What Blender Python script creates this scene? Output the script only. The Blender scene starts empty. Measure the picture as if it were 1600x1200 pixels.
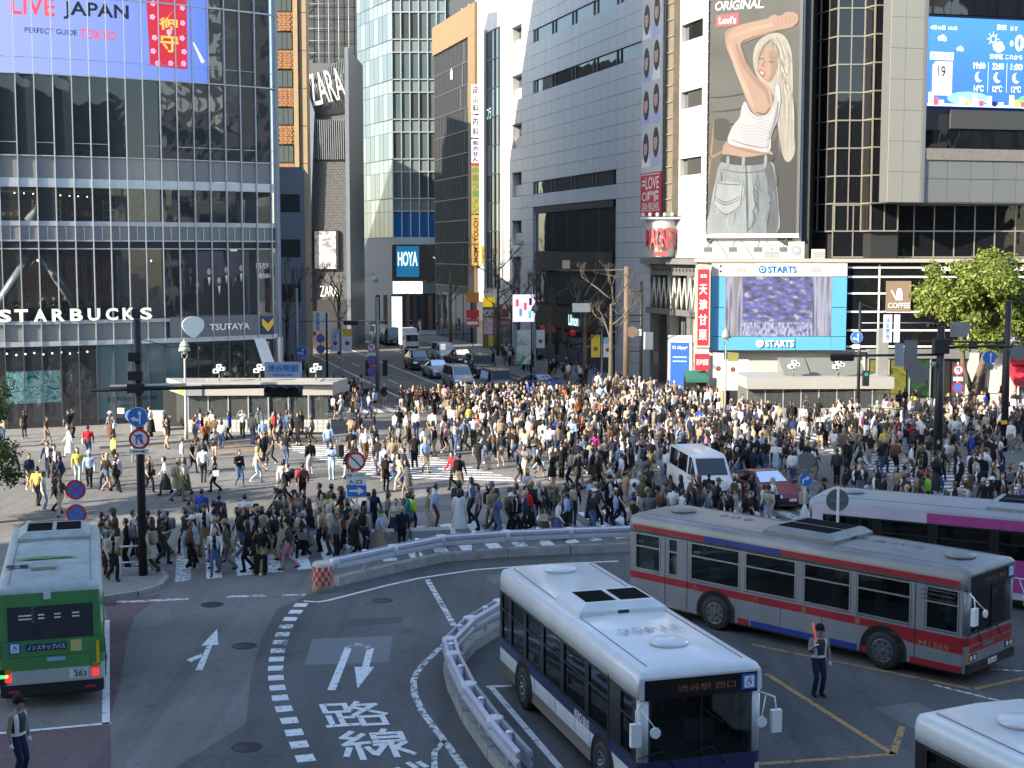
import bpy, math, random
from mathutils import Vector, Matrix, Euler
random.seed(7)
R = math.radians
scene = bpy.context.scene
col = scene.collection

# ---------------------------------------------------------------- camera
CAM_H = 10.4
cd = bpy.data.cameras.new('camera'); cam = bpy.data.objects.new('camera', cd); col.objects.link(cam)
cam.location = (0, 0, CAM_H); cam.rotation_euler = (R(90) - math.atan(205 / 2200), 0, 0)
cd.sensor_width = 36; cd.lens = 36 * 2200 / 1600; cd.clip_start = 0.5; cd.clip_end = 3000
scene.camera = cam
scene.render.resolution_x, scene.render.resolution_y = 1024, 768

# ---------------------------------------------------------------- sky, sun, exposure
SUN_AZ = 33.0      # degrees behind the picture plane, on the side of the glass building
SUN_EL = 25.0
sdir = Vector((-math.cos(R(SUN_AZ)) * math.cos(R(SUN_EL)), -math.sin(R(SUN_AZ)) * math.cos(R(SUN_EL)), math.sin(R(SUN_EL))))
w = bpy.data.worlds.new('World'); scene.world = w; w.use_nodes = True
nt = w.node_tree; nt.nodes.clear()
sky = nt.nodes.new('ShaderNodeTexSky'); sky.sky_type = 'NISHITA'; sky.sun_disc = False
sky.sun_elevation = R(SUN_EL); sky.sun_rotation = math.atan2(sdir.x, sdir.y)
sky.air_density = 1.0; sky.dust_density = 0.7; sky.ozone_density = 1.0
bg = nt.nodes.new('ShaderNodeBackground'); bg.inputs['Strength'].default_value = 0.13
wo = nt.nodes.new('ShaderNodeOutputWorld')
nt.links.new(sky.outputs[0], bg.inputs[0]); nt.links.new(bg.outputs[0], wo.inputs[0])
sl = bpy.data.lights.new('sun', 'SUN'); sl.energy = 3.4; sl.angle = R(0.5); sl.color = (1.0, 0.90, 0.74)
so = bpy.data.objects.new('sun', sl); col.objects.link(so); so.location = (-200, -130, 150)
so.rotation_euler = sdir.to_track_quat('Z', 'Y').to_euler()
vs = scene.view_settings
vs.view_transform = 'Standard'; vs.look = 'None'; vs.gamma = 1.0; vs.use_curve_mapping = False
vs.exposure = 1.95
scene.cycles.max_bounces = 6; scene.cycles.diffuse_bounces = 3; scene.cycles.glossy_bounces = 3
scene.cycles.transmission_bounces = 4; scene.cycles.transparent_max_bounces = 12
scene.cycles.caustics_reflective = False; scene.cycles.caustics_refractive = False
scene.cycles.use_denoising = True

# ---------------------------------------------------------------- materials
MATS = {}
def mat(name, rgb, rough=0.6, metal=0.0, spec=0.5, var=0.0, vscale=3.0, bump=0.0, bscale=20.0, emit=0.0, coat=0.0, stretch=None):
    if name in MATS: return MATS[name]
    m = bpy.data.materials.new(name); m.use_nodes = True; n = m.node_tree.nodes; l = m.node_tree.links
    b = n['Principled BSDF']
    b.inputs['Base Color'].default_value = (*rgb, 1); b.inputs['Roughness'].default_value = rough
    b.inputs['Metallic'].default_value = metal; b.inputs['Specular IOR Level'].default_value = spec
    if coat: b.inputs['Coat Weight'].default_value = coat; b.inputs['Coat Roughness'].default_value = 0.08
    if var or bump:
        tc = n.new('ShaderNodeTexCoord'); src = tc.outputs['Object']
        if stretch:
            mp = n.new('ShaderNodeMapping'); mp.inputs['Scale'].default_value = stretch
            l.new(src, mp.inputs[0]); src = mp.outputs[0]
    if var:
        no = n.new('ShaderNodeTexNoise'); no.inputs['Scale'].default_value = vscale; no.inputs['Detail'].default_value = 6
        no.inputs['Roughness'].default_value = 0.65; l.new(src, no.inputs['Vector'])
        mr = n.new('ShaderNodeMapRange'); mr.inputs[1].default_value = 0.3; mr.inputs[2].default_value = 0.7
        mr.inputs[3].default_value = 1 - var; mr.inputs[4].default_value = 1 + var; l.new(no.outputs[0], mr.inputs[0])
        mx = n.new('ShaderNodeMix'); mx.data_type = 'RGBA'; mx.blend_type = 'MULTIPLY'; mx.inputs[0].default_value = 1
        mx.inputs[6].default_value = (*rgb, 1); l.new(mr.outputs[0], mx.inputs[7]); l.new(mx.outputs[2], b.inputs['Base Color'])
        r2 = n.new('ShaderNodeMapRange'); r2.inputs[3].default_value = max(rough - .12, 0.02); r2.inputs[4].default_value = min(rough + .12, 1)
        l.new(no.outputs[0], r2.inputs[0]); l.new(r2.outputs[0], b.inputs['Roughness'])
    if bump:
        nb = n.new('ShaderNodeTexNoise'); nb.inputs['Scale'].default_value = bscale; nb.inputs['Detail'].default_value = 4; l.new(src, nb.inputs['Vector'])
        bp = n.new('ShaderNodeBump'); bp.inputs['Strength'].default_value = bump; bp.inputs['Distance'].default_value = 0.02
        l.new(nb.outputs[0], bp.inputs['Height']); l.new(bp.outputs[0], b.inputs['Normal'])
    if emit:
        b.inputs['Emission Color'].default_value = (*rgb, 1); b.inputs['Emission Strength'].default_value = emit
    MATS[name] = m
    return m

def glass_mat(name, tint, opac=0.0, rough=0.02, body=(0.02, 0.025, 0.03), ior=1.5, wob=0.0):
    """window glass: a see-through tint with a clear reflection; opac is the share of dark film"""
    if name in MATS: return MATS[name]
    m = bpy.data.materials.new(name); m.use_nodes = True; n = m.node_tree.nodes; l = m.node_tree.links
    n.clear()
    out = n.new('ShaderNodeOutputMaterial'); tr = n.new('ShaderNodeBsdfTransparent'); tr.inputs[0].default_value = (*tint, 1)
    df = n.new('ShaderNodeBsdfDiffuse'); df.inputs[0].default_value = (*body, 1)
    gl = n.new('ShaderNodeBsdfGlossy'); gl.inputs['Roughness'].default_value = rough; gl.inputs[0].default_value = (.95, .97, 1, 1)
    fr = n.new('ShaderNodeFresnel'); fr.inputs[0].default_value = ior
    a = n.new('ShaderNodeMixShader'); a.inputs[0].default_value = opac; l.new(tr.outputs[0], a.inputs[1]); l.new(df.outputs[0], a.inputs[2])
    c = n.new('ShaderNodeMixShader'); l.new(fr.outputs[0], c.inputs[0]); l.new(a.outputs[0], c.inputs[1]); l.new(gl.outputs[0], c.inputs[2])
    l.new(c.outputs[0], out.inputs[0])
    if wob:
        tc = n.new('ShaderNodeTexCoord'); no = n.new('ShaderNodeTexNoise'); no.inputs['Scale'].default_value = 0.7; no.inputs['Detail'].default_value = 1
        l.new(tc.outputs['Object'], no.inputs['Vector'])
        bp = n.new('ShaderNodeBump'); bp.inputs['Strength'].default_value = wob; bp.inputs['Distance'].default_value = 0.1
        l.new(no.outputs[0], bp.inputs['Height']); l.new(bp.outputs[0], gl.inputs['Normal']); l.new(bp.outputs[0], fr.inputs['Normal'])
    MATS[name] = m
    return m

# ---------------------------------------------------------------- mesh helpers
class MB:
    def __init__(s): s.v = []; s.f = []; s.m = []; s.sm = []
    def quad(s, a, b, c, d, m=0): return s.poly([a, b, c, d], m)
    def poly(s, pts, m=0, smooth=False):
        k = len(s.v); s.v += [tuple(p) for p in pts]; s.f.append(tuple(range(k, k + len(pts)))); s.m.append(m); s.sm.append(smooth); return s
    def box(s, x0, x1, y0, y1, z0, z1, m=0):
        k = len(s.v)
        s.v += [(x0, y0, z0), (x1, y0, z0), (x1, y1, z0), (x0, y1, z0), (x0, y0, z1), (x1, y0, z1), (x1, y1, z1), (x0, y1, z1)]
        for f in ((0, 3, 2, 1), (4, 5, 6, 7), (0, 1, 5, 4), (1, 2, 6, 5), (2, 3, 7, 6), (3, 0, 4, 7)):
            s.f.append(tuple(k + i for i in f)); s.m.append(m); s.sm.append(False)
        return s
    def prism(s, pts, z0, z1, m=0):                       # outline in xy, counter-clockwise
        n = len(pts); k = len(s.v)
        s.v += [(p[0], p[1], z0) for p in pts] + [(p[0], p[1], z1) for p in pts]
        s.f.append(tuple(k + i for i in range(n - 1, -1, -1))); s.f.append(tuple(k + n + i for i in range(n)))
        for i in range(n): j = (i + 1) % n; s.f.append((k + i, k + j, k + n + j, k + n + i))
        s.m += [m] * (n + 2); s.sm += [False] * (n + 2); return s
    def prismy(s, pts, y0, y1, m=0):                      # outline in xz
        n = len(pts); k = len(s.v)
        s.v += [(p[0], y0, p[1]) for p in pts] + [(p[0], y1, p[1]) for p in pts]
        s.f.append(tuple(k + i for i in range(n))); s.f.append(tuple(k + n + i for i in range(n - 1, -1, -1)))
        for i in range(n): j = (i + 1) % n; s.f.append((k + j, k + i, k + n + i, k + n + j))
        s.m += [m] * (n + 2); s.sm += [False] * (n + 2); return s
    def prismx(s, pts, x0, x1, m=0):                      # outline in yz
        n = len(pts); k = len(s.v)
        s.v += [(x0, p[0], p[1]) for p in pts] + [(x1, p[0], p[1]) for p in pts]
        s.f.append(tuple(k + i for i in range(n - 1, -1, -1))); s.f.append(tuple(k + n + i for i in range(n)))
        for i in range(n): j = (i + 1) % n; s.f.append((k + i, k + j, k + n + j, k + n + i))
        s.m += [m] * (n + 2); s.sm += [False] * (n + 2); return s
    def rings(s, rings, m=0, caps=True, smooth=True, closed=True):
        k = len(s.v); n = len(rings[0])
        for r in rings: s.v += [tuple(p) for p in r]
        for a in range(len(rings) - 1):
            for i in range(n if closed else n - 1):
                j = (i + 1) % n
                s.f.append((k + a * n + i, k + a * n + j, k + (a + 1) * n + j, k + (a + 1) * n + i)); s.m.append(m); s.sm.append(smooth)
        if caps:
            s.f.append(tuple(k + i for i in range(n - 1, -1, -1))); s.m.append(m); s.sm.append(False)
            e = k + (len(rings) - 1) * n; s.f.append(tuple(e + i for i in range(n))); s.m.append(m); s.sm.append(False)
        return s
    def cyl(s, p0, p1, r0, r1=None, n=8, m=0, caps=True): return s.tube([p0, p1], [r0, r0 if r1 is None else r1], n, m, caps)
    def tube(s, path, r, n=6, m=0, caps=True):
        P = [Vector(p) for p in path]; rs = r if isinstance(r, (list, tuple)) else [r] * len(P); rg = []
        prev = None
        for i, p in enumerate(P):
            t = (P[min(i + 1, len(P) - 1)] - P[max(i - 1, 0)]).normalized()
            if prev is None:
                u = t.cross(Vector((0, 0, 1)) if abs(t.z) < .9 else Vector((1, 0, 0))).normalized()
            else:
                u = (prev - t * prev.dot(t)).normalized()
            prev = u; q = t.cross(u)
            rg.append([p + (u * math.cos(2 * math.pi * k / n) + q * math.sin(2 * math.pi * k / n)) * rs[i] for k in range(n)])
        return s.rings(rg, m, caps)
    def lathe(s, prof, cx=0, cy=0, n=12, m=0, cz=0, caps=True):
        return s.rings([[(cx + r * math.cos(2 * math.pi * k / n), cy + r * math.sin(2 * math.pi * k / n), cz + z) for k in range(n)] for r, z in prof], m, caps)
    def disc(s, c, r, axis='y', th=0.02, n=24, m=0):      # a flat round plate facing -axis
        c = Vector(c); a = {'y': Vector((0, th, 0)), 'x': Vector((th, 0, 0)), 'z': Vector((0, 0, th))}[axis]
        pts = []
        for k in range(n):
            q = 2 * math.pi * k / n; x, z = r * math.cos(q), r * math.sin(q)
            pts.append(c + (Vector((x, 0, z)) if axis == 'y' else Vector((0, x, z)) if axis == 'x' else Vector((x, z, 0))))
        return s.rings([pts, [p + a for p in pts]], m, True, False)
    def xf(s, M, k=0):
        for i in range(k, len(s.v)): s.v[i] = tuple(M @ Vector(s.v[i]))
        return s
    def mesh(s, name, mats):
        me = bpy.data.meshes.new(name); me.from_pydata(s.v, [], s.f)
        for m in (mats if isinstance(mats, (list, tuple)) else [mats]): me.materials.append(m)
        if any(s.m): me.polygons.foreach_set('material_index', s.m)
        me.polygons.foreach_set('use_smooth', s.sm)
        me.update(); return me
    def build(s, name, mats, parent=None, loc=(0, 0, 0), rz=0.0, bevel=0.0):
        o = ob(name, s.mesh(name, mats), parent, loc, rz)
        if bevel:
            b = o.modifiers.new('soft', 'BEVEL'); b.width = bevel; b.segments = 2; b.limit_method = 'ANGLE'; b.angle_limit = R(40)
        return o

def ob(name, data, parent=None, loc=(0, 0, 0), rz=0.0, rot=None):
    o = bpy.data.objects.new(name, data); col.objects.link(o)
    if parent is not None: o.parent = parent
    o.location = loc; o.rotation_euler = rot if rot is not None else (0, 0, rz)
    return o
def tag(o, label=None, cat=None, group=None, kind=None):
    if label: o['label'] = label
    if cat: o['category'] = cat
    if group: o['group'] = group
    if kind: o['kind'] = kind
    return o
def thing(name, label, cat, loc=(0, 0, 0), rz=0.0, group=None):
    return tag(ob(name, None, None, loc, rz), label, cat, group)
def struct(name, o): o['kind'] = 'structure'; return o
def copy_tree(o, parent=None):
    c = o.copy(); col.objects.link(c); c.parent = parent
    for ch in list(o.children): copy_tree(ch, c)
    return c

# flat lettering, made once per text and fitted to a box of the wanted size
_tx = {}
def text_mesh(body, bold=0.0, depth=0.0, shear=0.0, spacing=1.0):
    k = (body, bold, depth, shear, spacing)
    if k not in _tx:
        cu = bpy.data.curves.new('lettering', 'FONT'); cu.body = body; cu.offset = bold; cu.extrude = depth; cu.shear = shear
        cu.space_character = spacing; cu.align_x = 'CENTER'; cu.resolution_u = 3
        o = bpy.data.objects.new('lettering', cu)
        me = bpy.data.meshes.new_from_object(o)
        bpy.data.objects.remove(o); bpy.data.curves.remove(cu); _tx[k] = me
    return _tx[k]
def text(name, body, w, h, m, parent, loc, rz=0.0, bold=0.0, depth=0.0, rot=None, shear=0.0, fmap=None, spacing=1.0):
    """lettering that fills w x h (metres), centred on loc, standing up and facing local -y"""
    me = text_mesh(body, bold, depth, shear, spacing).copy(); me.name = 'lettering'
    xs = [v.co.x for v in me.vertices]; ys = [v.co.y for v in me.vertices]
    x0, x1, y0, y1 = min(xs), max(xs), min(ys), max(ys)
    sx = w / (x1 - x0) if w else h / (y1 - y0); sy = h / (y1 - y0) if h else sx
    for v in me.vertices:
        v.co.x = (v.co.x - (x0 + x1) / 2) * sx; v.co.y = (v.co.y - (y0 + y1) / 2) * sy
        if fmap: v.co = fmap(v.co.x, v.co.y)
    me.materials.clear(); me.materials.append(m)
    return ob(name, me, parent, loc, rot=rot if rot is not None else (0 if fmap else R(90), 0, rz))
# ================================================================ GROUND, ROAD, PAVEMENTS, MARKINGS
def asphalt(name, base, warm=1.0):
    m = bpy.data.materials.new(name); m.use_nodes = True; n = m.node_tree.nodes; l = m.node_tree.links; b = n['Principled BSDF']
    tc = n.new('ShaderNodeTexCoord')
    def noise(sc, det, rough=.6, st=None):
        v = tc.outputs['Object']
        if st:
            mp = n.new('ShaderNodeMapping'); mp.inputs['Scale'].default_value = st; mp.inputs['Rotation'].default_value = (0, 0, R(16)); l.new(v, mp.inputs[0]); v = mp.outputs[0]
        q = n.new('ShaderNodeTexNoise'); q.inputs['Scale'].default_value = sc; q.inputs['Detail'].default_value = det; q.inputs['Roughness'].default_value = rough
        l.new(v, q.inputs['Vector']); return q.outputs[0]
    def ramp(src, a, bb, lo, hi):
        q = n.new('ShaderNodeMapRange'); q.inputs[1].default_value = a; q.inputs[2].default_value = bb; q.inputs[3].default_value = lo; q.inputs[4].default_value = hi; l.new(src, q.inputs[0]); return q.outputs[0]
    def mul(a, c):
        q = n.new('ShaderNodeMath'); q.operation = 'MULTIPLY'; l.new(a, q.inputs[0]); l.new(c, q.inputs[1]); return q.outputs[0]
    big = ramp(noise(0.12, 3), .35, .65, .80, 1.18)
    wear = ramp(noise(0.5, 5, .7, (1, .12, 1)), .35, .68, .84, 1.14)
    fine = ramp(noise(55, 2), .3, .7, .72, 1.28)
    stain = ramp(noise(0.8, 6, .75), .56, .72, 1.0, .58)
    vo = n.new('ShaderNodeTexVoronoi'); vo.feature = 'DISTANCE_TO_EDGE'; vo.inputs['Scale'].default_value = .16
    wv = n.new('ShaderNodeTexNoise'); wv.inputs['Scale'].default_value = 1.3; wv.inputs['Detail'].default_value = 5
    l.new(tc.outputs['Object'], wv.inputs['Vector'])
    ad = n.new('ShaderNodeVectorMath'); ad.operation = 'MULTIPLY_ADD'; ad.inputs[1].default_value = (1.6, 1.6, 0); l.new(wv.outputs['Color'], ad.inputs[0]); l.new(tc.outputs['Object'], ad.inputs[2])
    l.new(ad.outputs[0], vo.inputs['Vector'])
    crack = ramp(vo.outputs['Distance'], 0.0, 0.0035, .80, 1.0)
    mid = ramp(noise(7, 4, .8), .3, .7, .80, 1.20); track = ramp(noise(0.9, 2, .5, (1.6, .03, 1)), .55, .7, 1.0, .82)
    f = mul(mul(mul(mul(big, wear), mul(fine, stain)), crack), mul(mid, track))
    mx = n.new('ShaderNodeMix'); mx.data_type = 'RGBA'; mx.blend_type = 'MULTIPLY'; mx.inputs[0].default_value = 1; mx.inputs[6].default_value = (*base, 1)
    l.new(f, mx.inputs[7]); l.new(mx.outputs[2], b.inputs['Base Color']); b.inputs['Roughness'].default_value = .82; b.inputs['Specular IOR Level'].default_value = .35
    bp = n.new('ShaderNodeBump'); bp.inputs['Strength'].default_value = .25; bp.inputs['Distance'].default_value = .01; l.new(noise(55, 2), bp.inputs['Height']); l.new(bp.outputs[0], b.inputs['Normal'])
    return m
def worn_paint(name, rgb, keep=.58):
    m = bpy.data.materials.new(name); m.use_nodes = True; n = m.node_tree.nodes; l = m.node_tree.links; b = n['Principled BSDF']
    b.inputs['Base Color'].default_value = (*rgb, 1); b.inputs['Roughness'].default_value = .7
    tc = n.new('ShaderNodeTexCoord'); q = n.new('ShaderNodeTexNoise'); q.inputs['Scale'].default_value = 5; q.inputs['Detail'].default_value = 9; q.inputs['Roughness'].default_value = .75
    l.new(tc.outputs['Object'], q.inputs['Vector'])
    r = n.new('ShaderNodeMapRange'); r.inputs[1].default_value = keep; r.inputs[2].default_value = keep + .09; l.new(q.outputs[0], r.inputs[0])
    t = n.new('ShaderNodeBsdfTransparent'); x = n.new('ShaderNodeMixShader'); l.new(r.outputs[0], x.inputs[0]); l.new(b.outputs[0], x.inputs[1]); l.new(t.outputs[0], x.inputs[2])
    l.new(x.outputs[0], n['Material Output'].inputs[0])
    return m
ASPH = asphalt('asphalt', (0.165, 0.156, 0.142)); ASPH_DK = asphalt('dark_asphalt', (0.100, 0.098, 0.095)); ASPH_RED = asphalt('red_asphalt', (0.13, 0.085, 0.085))
PAVE = mat('pavement_tile', (0.20, 0.19, 0.17), .8, var=.18, vscale=2.5, bump=.2, bscale=30)
KERB = mat('kerb_concrete', (0.26, 0.25, 0.235), .85, var=.25, vscale=4, bump=.2)
WP = worn_paint('white_road_paint', (0.66, 0.66, 0.64), .555); WP2 = worn_paint('worn_white_paint', (0.58, 0.58, 0.56), .49); YP = worn_paint('yellow_road_paint', (0.36, 0.21, 0.075), .53)

ground = struct('ground', MB().poly([(-700, -300, -.05), (700, -300, -.05), (700, 1100, -.05), (-700, 1100, -.05)]).build('ground', mat('ground_grey', (.13, .13, .125), .9, var=.2, vscale=.2)))
road = struct('road', MB().poly([(-90, 2, 0), (90, 2, 0), (90, 60, 0), (60, 330, 0), (-110, 330, 0), (-90, 60, 0)]).build('road', ASPH))
# the bus station's own, darker asphalt
MB().poly([(-8.1, 24, .004), (-5.9, 30.4, .004), (-6.45, 34, .004), (-6.75, 37, .004), (-6.9, 40.5, .004), (-5.8, 43.2, .004), (-2.9, 46.6, .004), (1, 48.0, .004), (16, 50, .004), (50, 44, .004), (50, 6, .004), (-8.1, 6, .004)]).build('bus_station_surface', ASPH_DK, road)
MB().poly([(-8.89, 30.32, .005), (-8.14, 27.7, .005), (-6, 18, .005), (-16, 18, .005), (-16, 28, .005), (-10.69, 29.85, .005)]).build('red_lane_surface', ASPH_RED, road)
MB().poly([(-8.95, 30.4, .005), (-9.55, 33.6, .005), (-10.4, 37.2, .005), (-10.85, 39.7, .005), (-10.7, 42.3, .005), (-12.2, 41.4, .005), (-11.47, 39.2, .005)]).build('red_lane_surface', ASPH_RED, road)
MB().poly([(-5.41, 37.26, .006), (-3.25, 37.58, .006), (-3.14, 35.09, .006), (-5.25, 34.84, .006)]).build('asphalt_patch', mat('patch_grey', (.155, .16, .165), .85, var=.15, vscale=8), road)
MB().poly([(-12, 95, .005), (-3.2, 101, .005), (-4.0, 106, .005), (-11.4, 109, .005)]).build('red_lane_surface', ASPH_RED, road)
MB().poly([(-4.75, 39.3, .006), (-3.1, 39.6, .006), (-3.12, 38.9, .006), (-4.7, 38.5, .006)]).build('asphalt_patch', mat('patch_dark', (.06, .06, .062), .8, var=.3, vscale=5), road)
rg_ = random.Random(12); PT = [asphalt('patch_asphalt_%d' % i, c) for i, c in enumerate(((.088, .087, .085), (.108, .106, .102), (.15, .146, .138)))]
for i, (x, y, w_, h_, a_) in enumerate(((4.6, 33.5, 1.4, 4.5, -40), (8.6, 33.9, 2.6, 1.1, -40), (9.4, 30.2, 1.2, 3.2, 20), (6.0, 30.6, 2.2, 1.2, -70), (-3.4, 43.2, 1.9, 1.0, 30), (0.8, 44.6, 3.2, 1.2, 14), (-1.0, 41.5, 1.1, 3.6, 14), (-15, 60, 5, 1.6, 8), (-9, 66, 3, 2, 20), (-16.5, 67, 6, 1.1, 12), (-5, 56.5, 6, 1.4, 10), (2, 55.5, 5, 1.2, 4))):
    c_, s_ = math.cos(R(a_)), math.sin(R(a_)); q_ = [(-w_ / 2, -h_ / 2), (w_ / 2, -h_ / 2 + rg_.uniform(-.1, .1)), (w_ / 2 + rg_.uniform(-.1, .1), h_ / 2), (-w_ / 2, h_ / 2)]
    MB().poly([(x + u * c_ - v * s_, y + u * s_ + v * c_, .0065) for u, v in q_]).build('asphalt_patch', PT[i % 3] if y < 50 else PT[2 if i % 2 else 1], road)
def manhole(x, y, r=.33):
    b = MB(); b.lathe([(r, 0), (r, .008), (r * .86, .010), (r * .84, .007), (0.01, .007)], x, y, 20, 0, .004, False); b.build('manhole_cover', mat('cast_iron', (.035, .035, .037), .5, .6), road)
for x, y in ((-5.6, 28.9), (-8.9, 41.0), (-3.9, 41.5), (-7.1, 36.6)): manhole(x, y)

Z = .010
def sheet(name, pts, m=None, z=Z):
    return MB().poly([(p[0], p[1], z) for p in pts]).build(name, m or WP, road)
def strip(name, pts, wd, m=None, z=Z):
    b = MB(); L = []
    for i, p in enumerate(pts):
        a = Vector(pts[max(i - 1, 0)]); c = Vector(pts[min(i + 1, len(pts) - 1)]); t = (c - a).normalized(); nn = Vector((-t.y, t.x)) * wd / 2
        L.append((p[0] + nn.x, p[1] + nn.y, p[0] - nn.x, p[1] - nn.y))
    for a, c in zip(L, L[1:]): b.poly([(a[2], a[3], z), (c[2], c[3], z), (c[0], c[1], z), (a[0], a[1], z)])
    return b.build(name, m or WP, road)
dash = [(-6.26, 40.93), (-6.29, 40.15), (-6.32, 39.34), (-6.31, 38.52), (-6.28, 37.72), (-6.22, 36.94), (-6.14, 36.13), (-6.05, 35.35), (-5.94, 34.56), (-5.8, 33.76), (-5.63, 32.97), (-5.44, 32.2), (-5.22, 31.4), (-4.97, 30.59), (-4.74, 29.8), (-4.52, 29.05), (-4.27, 28.24), (-4.0, 27.4)]
for i, (x, y) in enumerate(dash):
    a = Vector(dash[max(i - 1, 0)]); c = Vector(dash[min(i + 1, len(dash) - 1)]); t = (c - a).normalized() * .21; q = Vector((t.y, -t.x)) * .38 / .42
    p = Vector((x, y)); sheet('lane_dash', [p - t - q, p - t + q, p + t + q, p + t - q], WP2 if 2 < i < 7 else WP)
# turning arrow, straight arrow
b = MB(); WP3 = worn_paint('faded_white_paint', (.5, .5, .49), .43)
def arr(pts): b.poly([(x, y, Z) for x, y in pts])
arr([(-4.41, 32.78), (-4.21, 32.78), (-4.23, 36.3), (-4.42, 36.45)])
b.build('turn_arrow', WP, road); b = MB()
arr([(-4.42, 36.45), (-4.23, 36.3), (-4.10, 36.52), (-4.18, 36.86)]); arr([(-4.18, 36.86), (-4.10, 36.52), (-3.9, 36.5), (-3.84, 36.82)]); arr([(-3.84, 36.82), (-3.9, 36.5), (-3.82, 36.2), (-3.64, 36.4)])
b.build('turn_arrow', WP3, road); b = MB()
arr([(-3.64, 36.4), (-3.82, 36.2), (-3.78, 34.67), (-3.60, 34.67)]); arr([(-3.97, 34.67), (-3.70, 32.91), (-3.47, 34.67)])
b.build('turn_arrow', WP, road)
b = MB(); arr([(-7.92, 34.4), (-7.74, 34.4), (-7.97, 36.63), (-8.10, 36.6)]); arr([(-8.26, 36.58), (-7.82, 36.68), (-8.18, 38.26)]); arr([(-8.35, 35.3), (-8.2, 35.1), (-7.98, 35.6), (-8.1, 35.85)]); b.build('straight_arrow', WP, road)
GLYPH = {'路': [[(.05, .95), (.42, .95), (.42, .63), (.05, .63), (.05, .95)], [(.25, .63), (.25, .07)], [(.25, .38), (.44, .38)], [(.07, .46), (.07, .05)], [(.0, .05), (.47, .08)], [(.64, 1.0), (.48, .72)], [(.62, .88), (.92, .88), (.50, .46)], [(.60, .74), (1.0, .46)], [(.57, .37), (.93, .37), (.93, .04), (.57, .04), (.57, .37)]],
         '線': [[(.22, 1.0), (.06, .80), (.26, .74)], [(.38, .88), (.06, .53), (.42, .57)], [(.25, .55), (.25, .0)], [(.10, .38), (.03, .14)], [(.38, .38), (.45, .16)], [(.74, 1.02), (.68, .90)], [(.54, .88), (.97, .88), (.97, .58), (.54, .58), (.54, .88)], [(.54, .73), (.97, .73)], [(.76, .58), (.76, .02)], [(.52, .46), (.66, .46), (.48, .12)], [(.97, .50), (.80, .34), (1.02, .08)]],
         'バ': [[(.35, .85), (.05, .05)], [(.55, .85), (.95, .05)], [(.76, 1.02), (.82, .88)], [(.92, 1.02), (.98, .88)]], 'ス': [[(.1, .88), (.85, .88), (.08, .05)], [(.55, .48), (.95, .05)]]}
def road_text(ch, c, rt, up, wd=.10):
    b = MB(); k = 0
    def P(x, y, z): return (c[0] + (x - .5) * rt[0] + (y - .5) * up[0], c[1] + (x - .5) * rt[1] + (y - .5) * up[1], z)
    for st_ in GLYPH[ch]:
        for (x0, y0), (x1, y1) in zip(st_, st_[1:]):
            d = Vector((x1 - x0, y1 - y0)); d.normalize(); e_ = d * wd * .45; n_ = Vector((-d.y, d.x)) * wd * .5; k += 1
            b.poly([P(x0 - e_.x - n_.x, y0 - e_.y - n_.y, Z + k * .0004), P(x1 + e_.x - n_.x, y1 + e_.y - n_.y, Z + k * .0004), P(x1 + e_.x + n_.x, y1 + e_.y + n_.y, Z + k * .0004), P(x0 - e_.x + n_.x, y0 - e_.y + n_.y, Z + k * .0004)])
    b.build('road_lettering', WP, road)
road_text('路', (-3.57, 31.02), (1.34, .20), (-.46, 1.62)); road_text('線', (-2.93, 29.07), (1.36, .22), (-.40, 1.62)); road_text('バ', (-2.25, 27.1), (1.32, .22), (-.38, 1.5)); road_text('ス', (-1.55, 25.2), (1.32, .22), (-.38, 1.5))
strip('edge_line', [(-1.59, 37.58), (-1.97, 36.11), (-2.27, 34.81), (-2.38, 34.1), (-2.40, 33.48), (-2.31, 32.48), (-2.04, 31.2), (-1.68, 30.01), (-1.36, 29.0), (-1.01, 27.79), (-.5, 26)], .16, WP2)
strip('edge_line', [(-6.24, 41.4), (-5.8, 41.3), (-5.52, 41.5), (-4.01, 43.31), (-2.98, 44.39), (-1.2, 45.6), (1.5, 46.5), (3.6, 46.9)], .13)
strip('lane_line', [(-2.70, 44.2), (-1.62, 38.6)], .17, WP2)
strip('edge_line', [(-1.44, 29.3), (-1.62, 28.6), (-1.55, 27.3)], .13, WP2)
strip('bay_line', [(-11.52, 39.2), (-8.98, 30.3)], .17)
strip('bay_line', [(-8.9, 30.42), (-10.69, 29.88), (-14, 28.9)], .13)
strip('bay_line', [(-.62, 33.05), (0.0, 33.12)], .15); strip('bay_line', [(-.50, 33.0), (1.55, 25.6)], .15)
strip('stop_line', [(-11.81, 41.28), (-9.75, 41.67)], .24, WP2); strip('stop_line', [(-8.65, 41.95), (-7.5, 42.1)], .24, WP2); strip('stop_line', [(-7.0, 42.15), (-6.3, 42.2)], .2, WP2)
for p in (((6.4, 36.7), (11.02, 32.85)), ((11.02, 32.85), (12.57, 33.74), (16, 35.8)), ((6.3, 34.1), (7.93, 28.46)), ((5.0, 27.9), (7.93, 28.46)), ((7.93, 28.46), (8.6, 30.2))): strip('yellow_line', p, .15, YP)
strip('faint_line', [(10.2, 33.2), (11.7, 31.6)], .1, WP2); strip('faint_line', [(12.0, 34.5), (14, 34.0)], .12, WP2)
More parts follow.
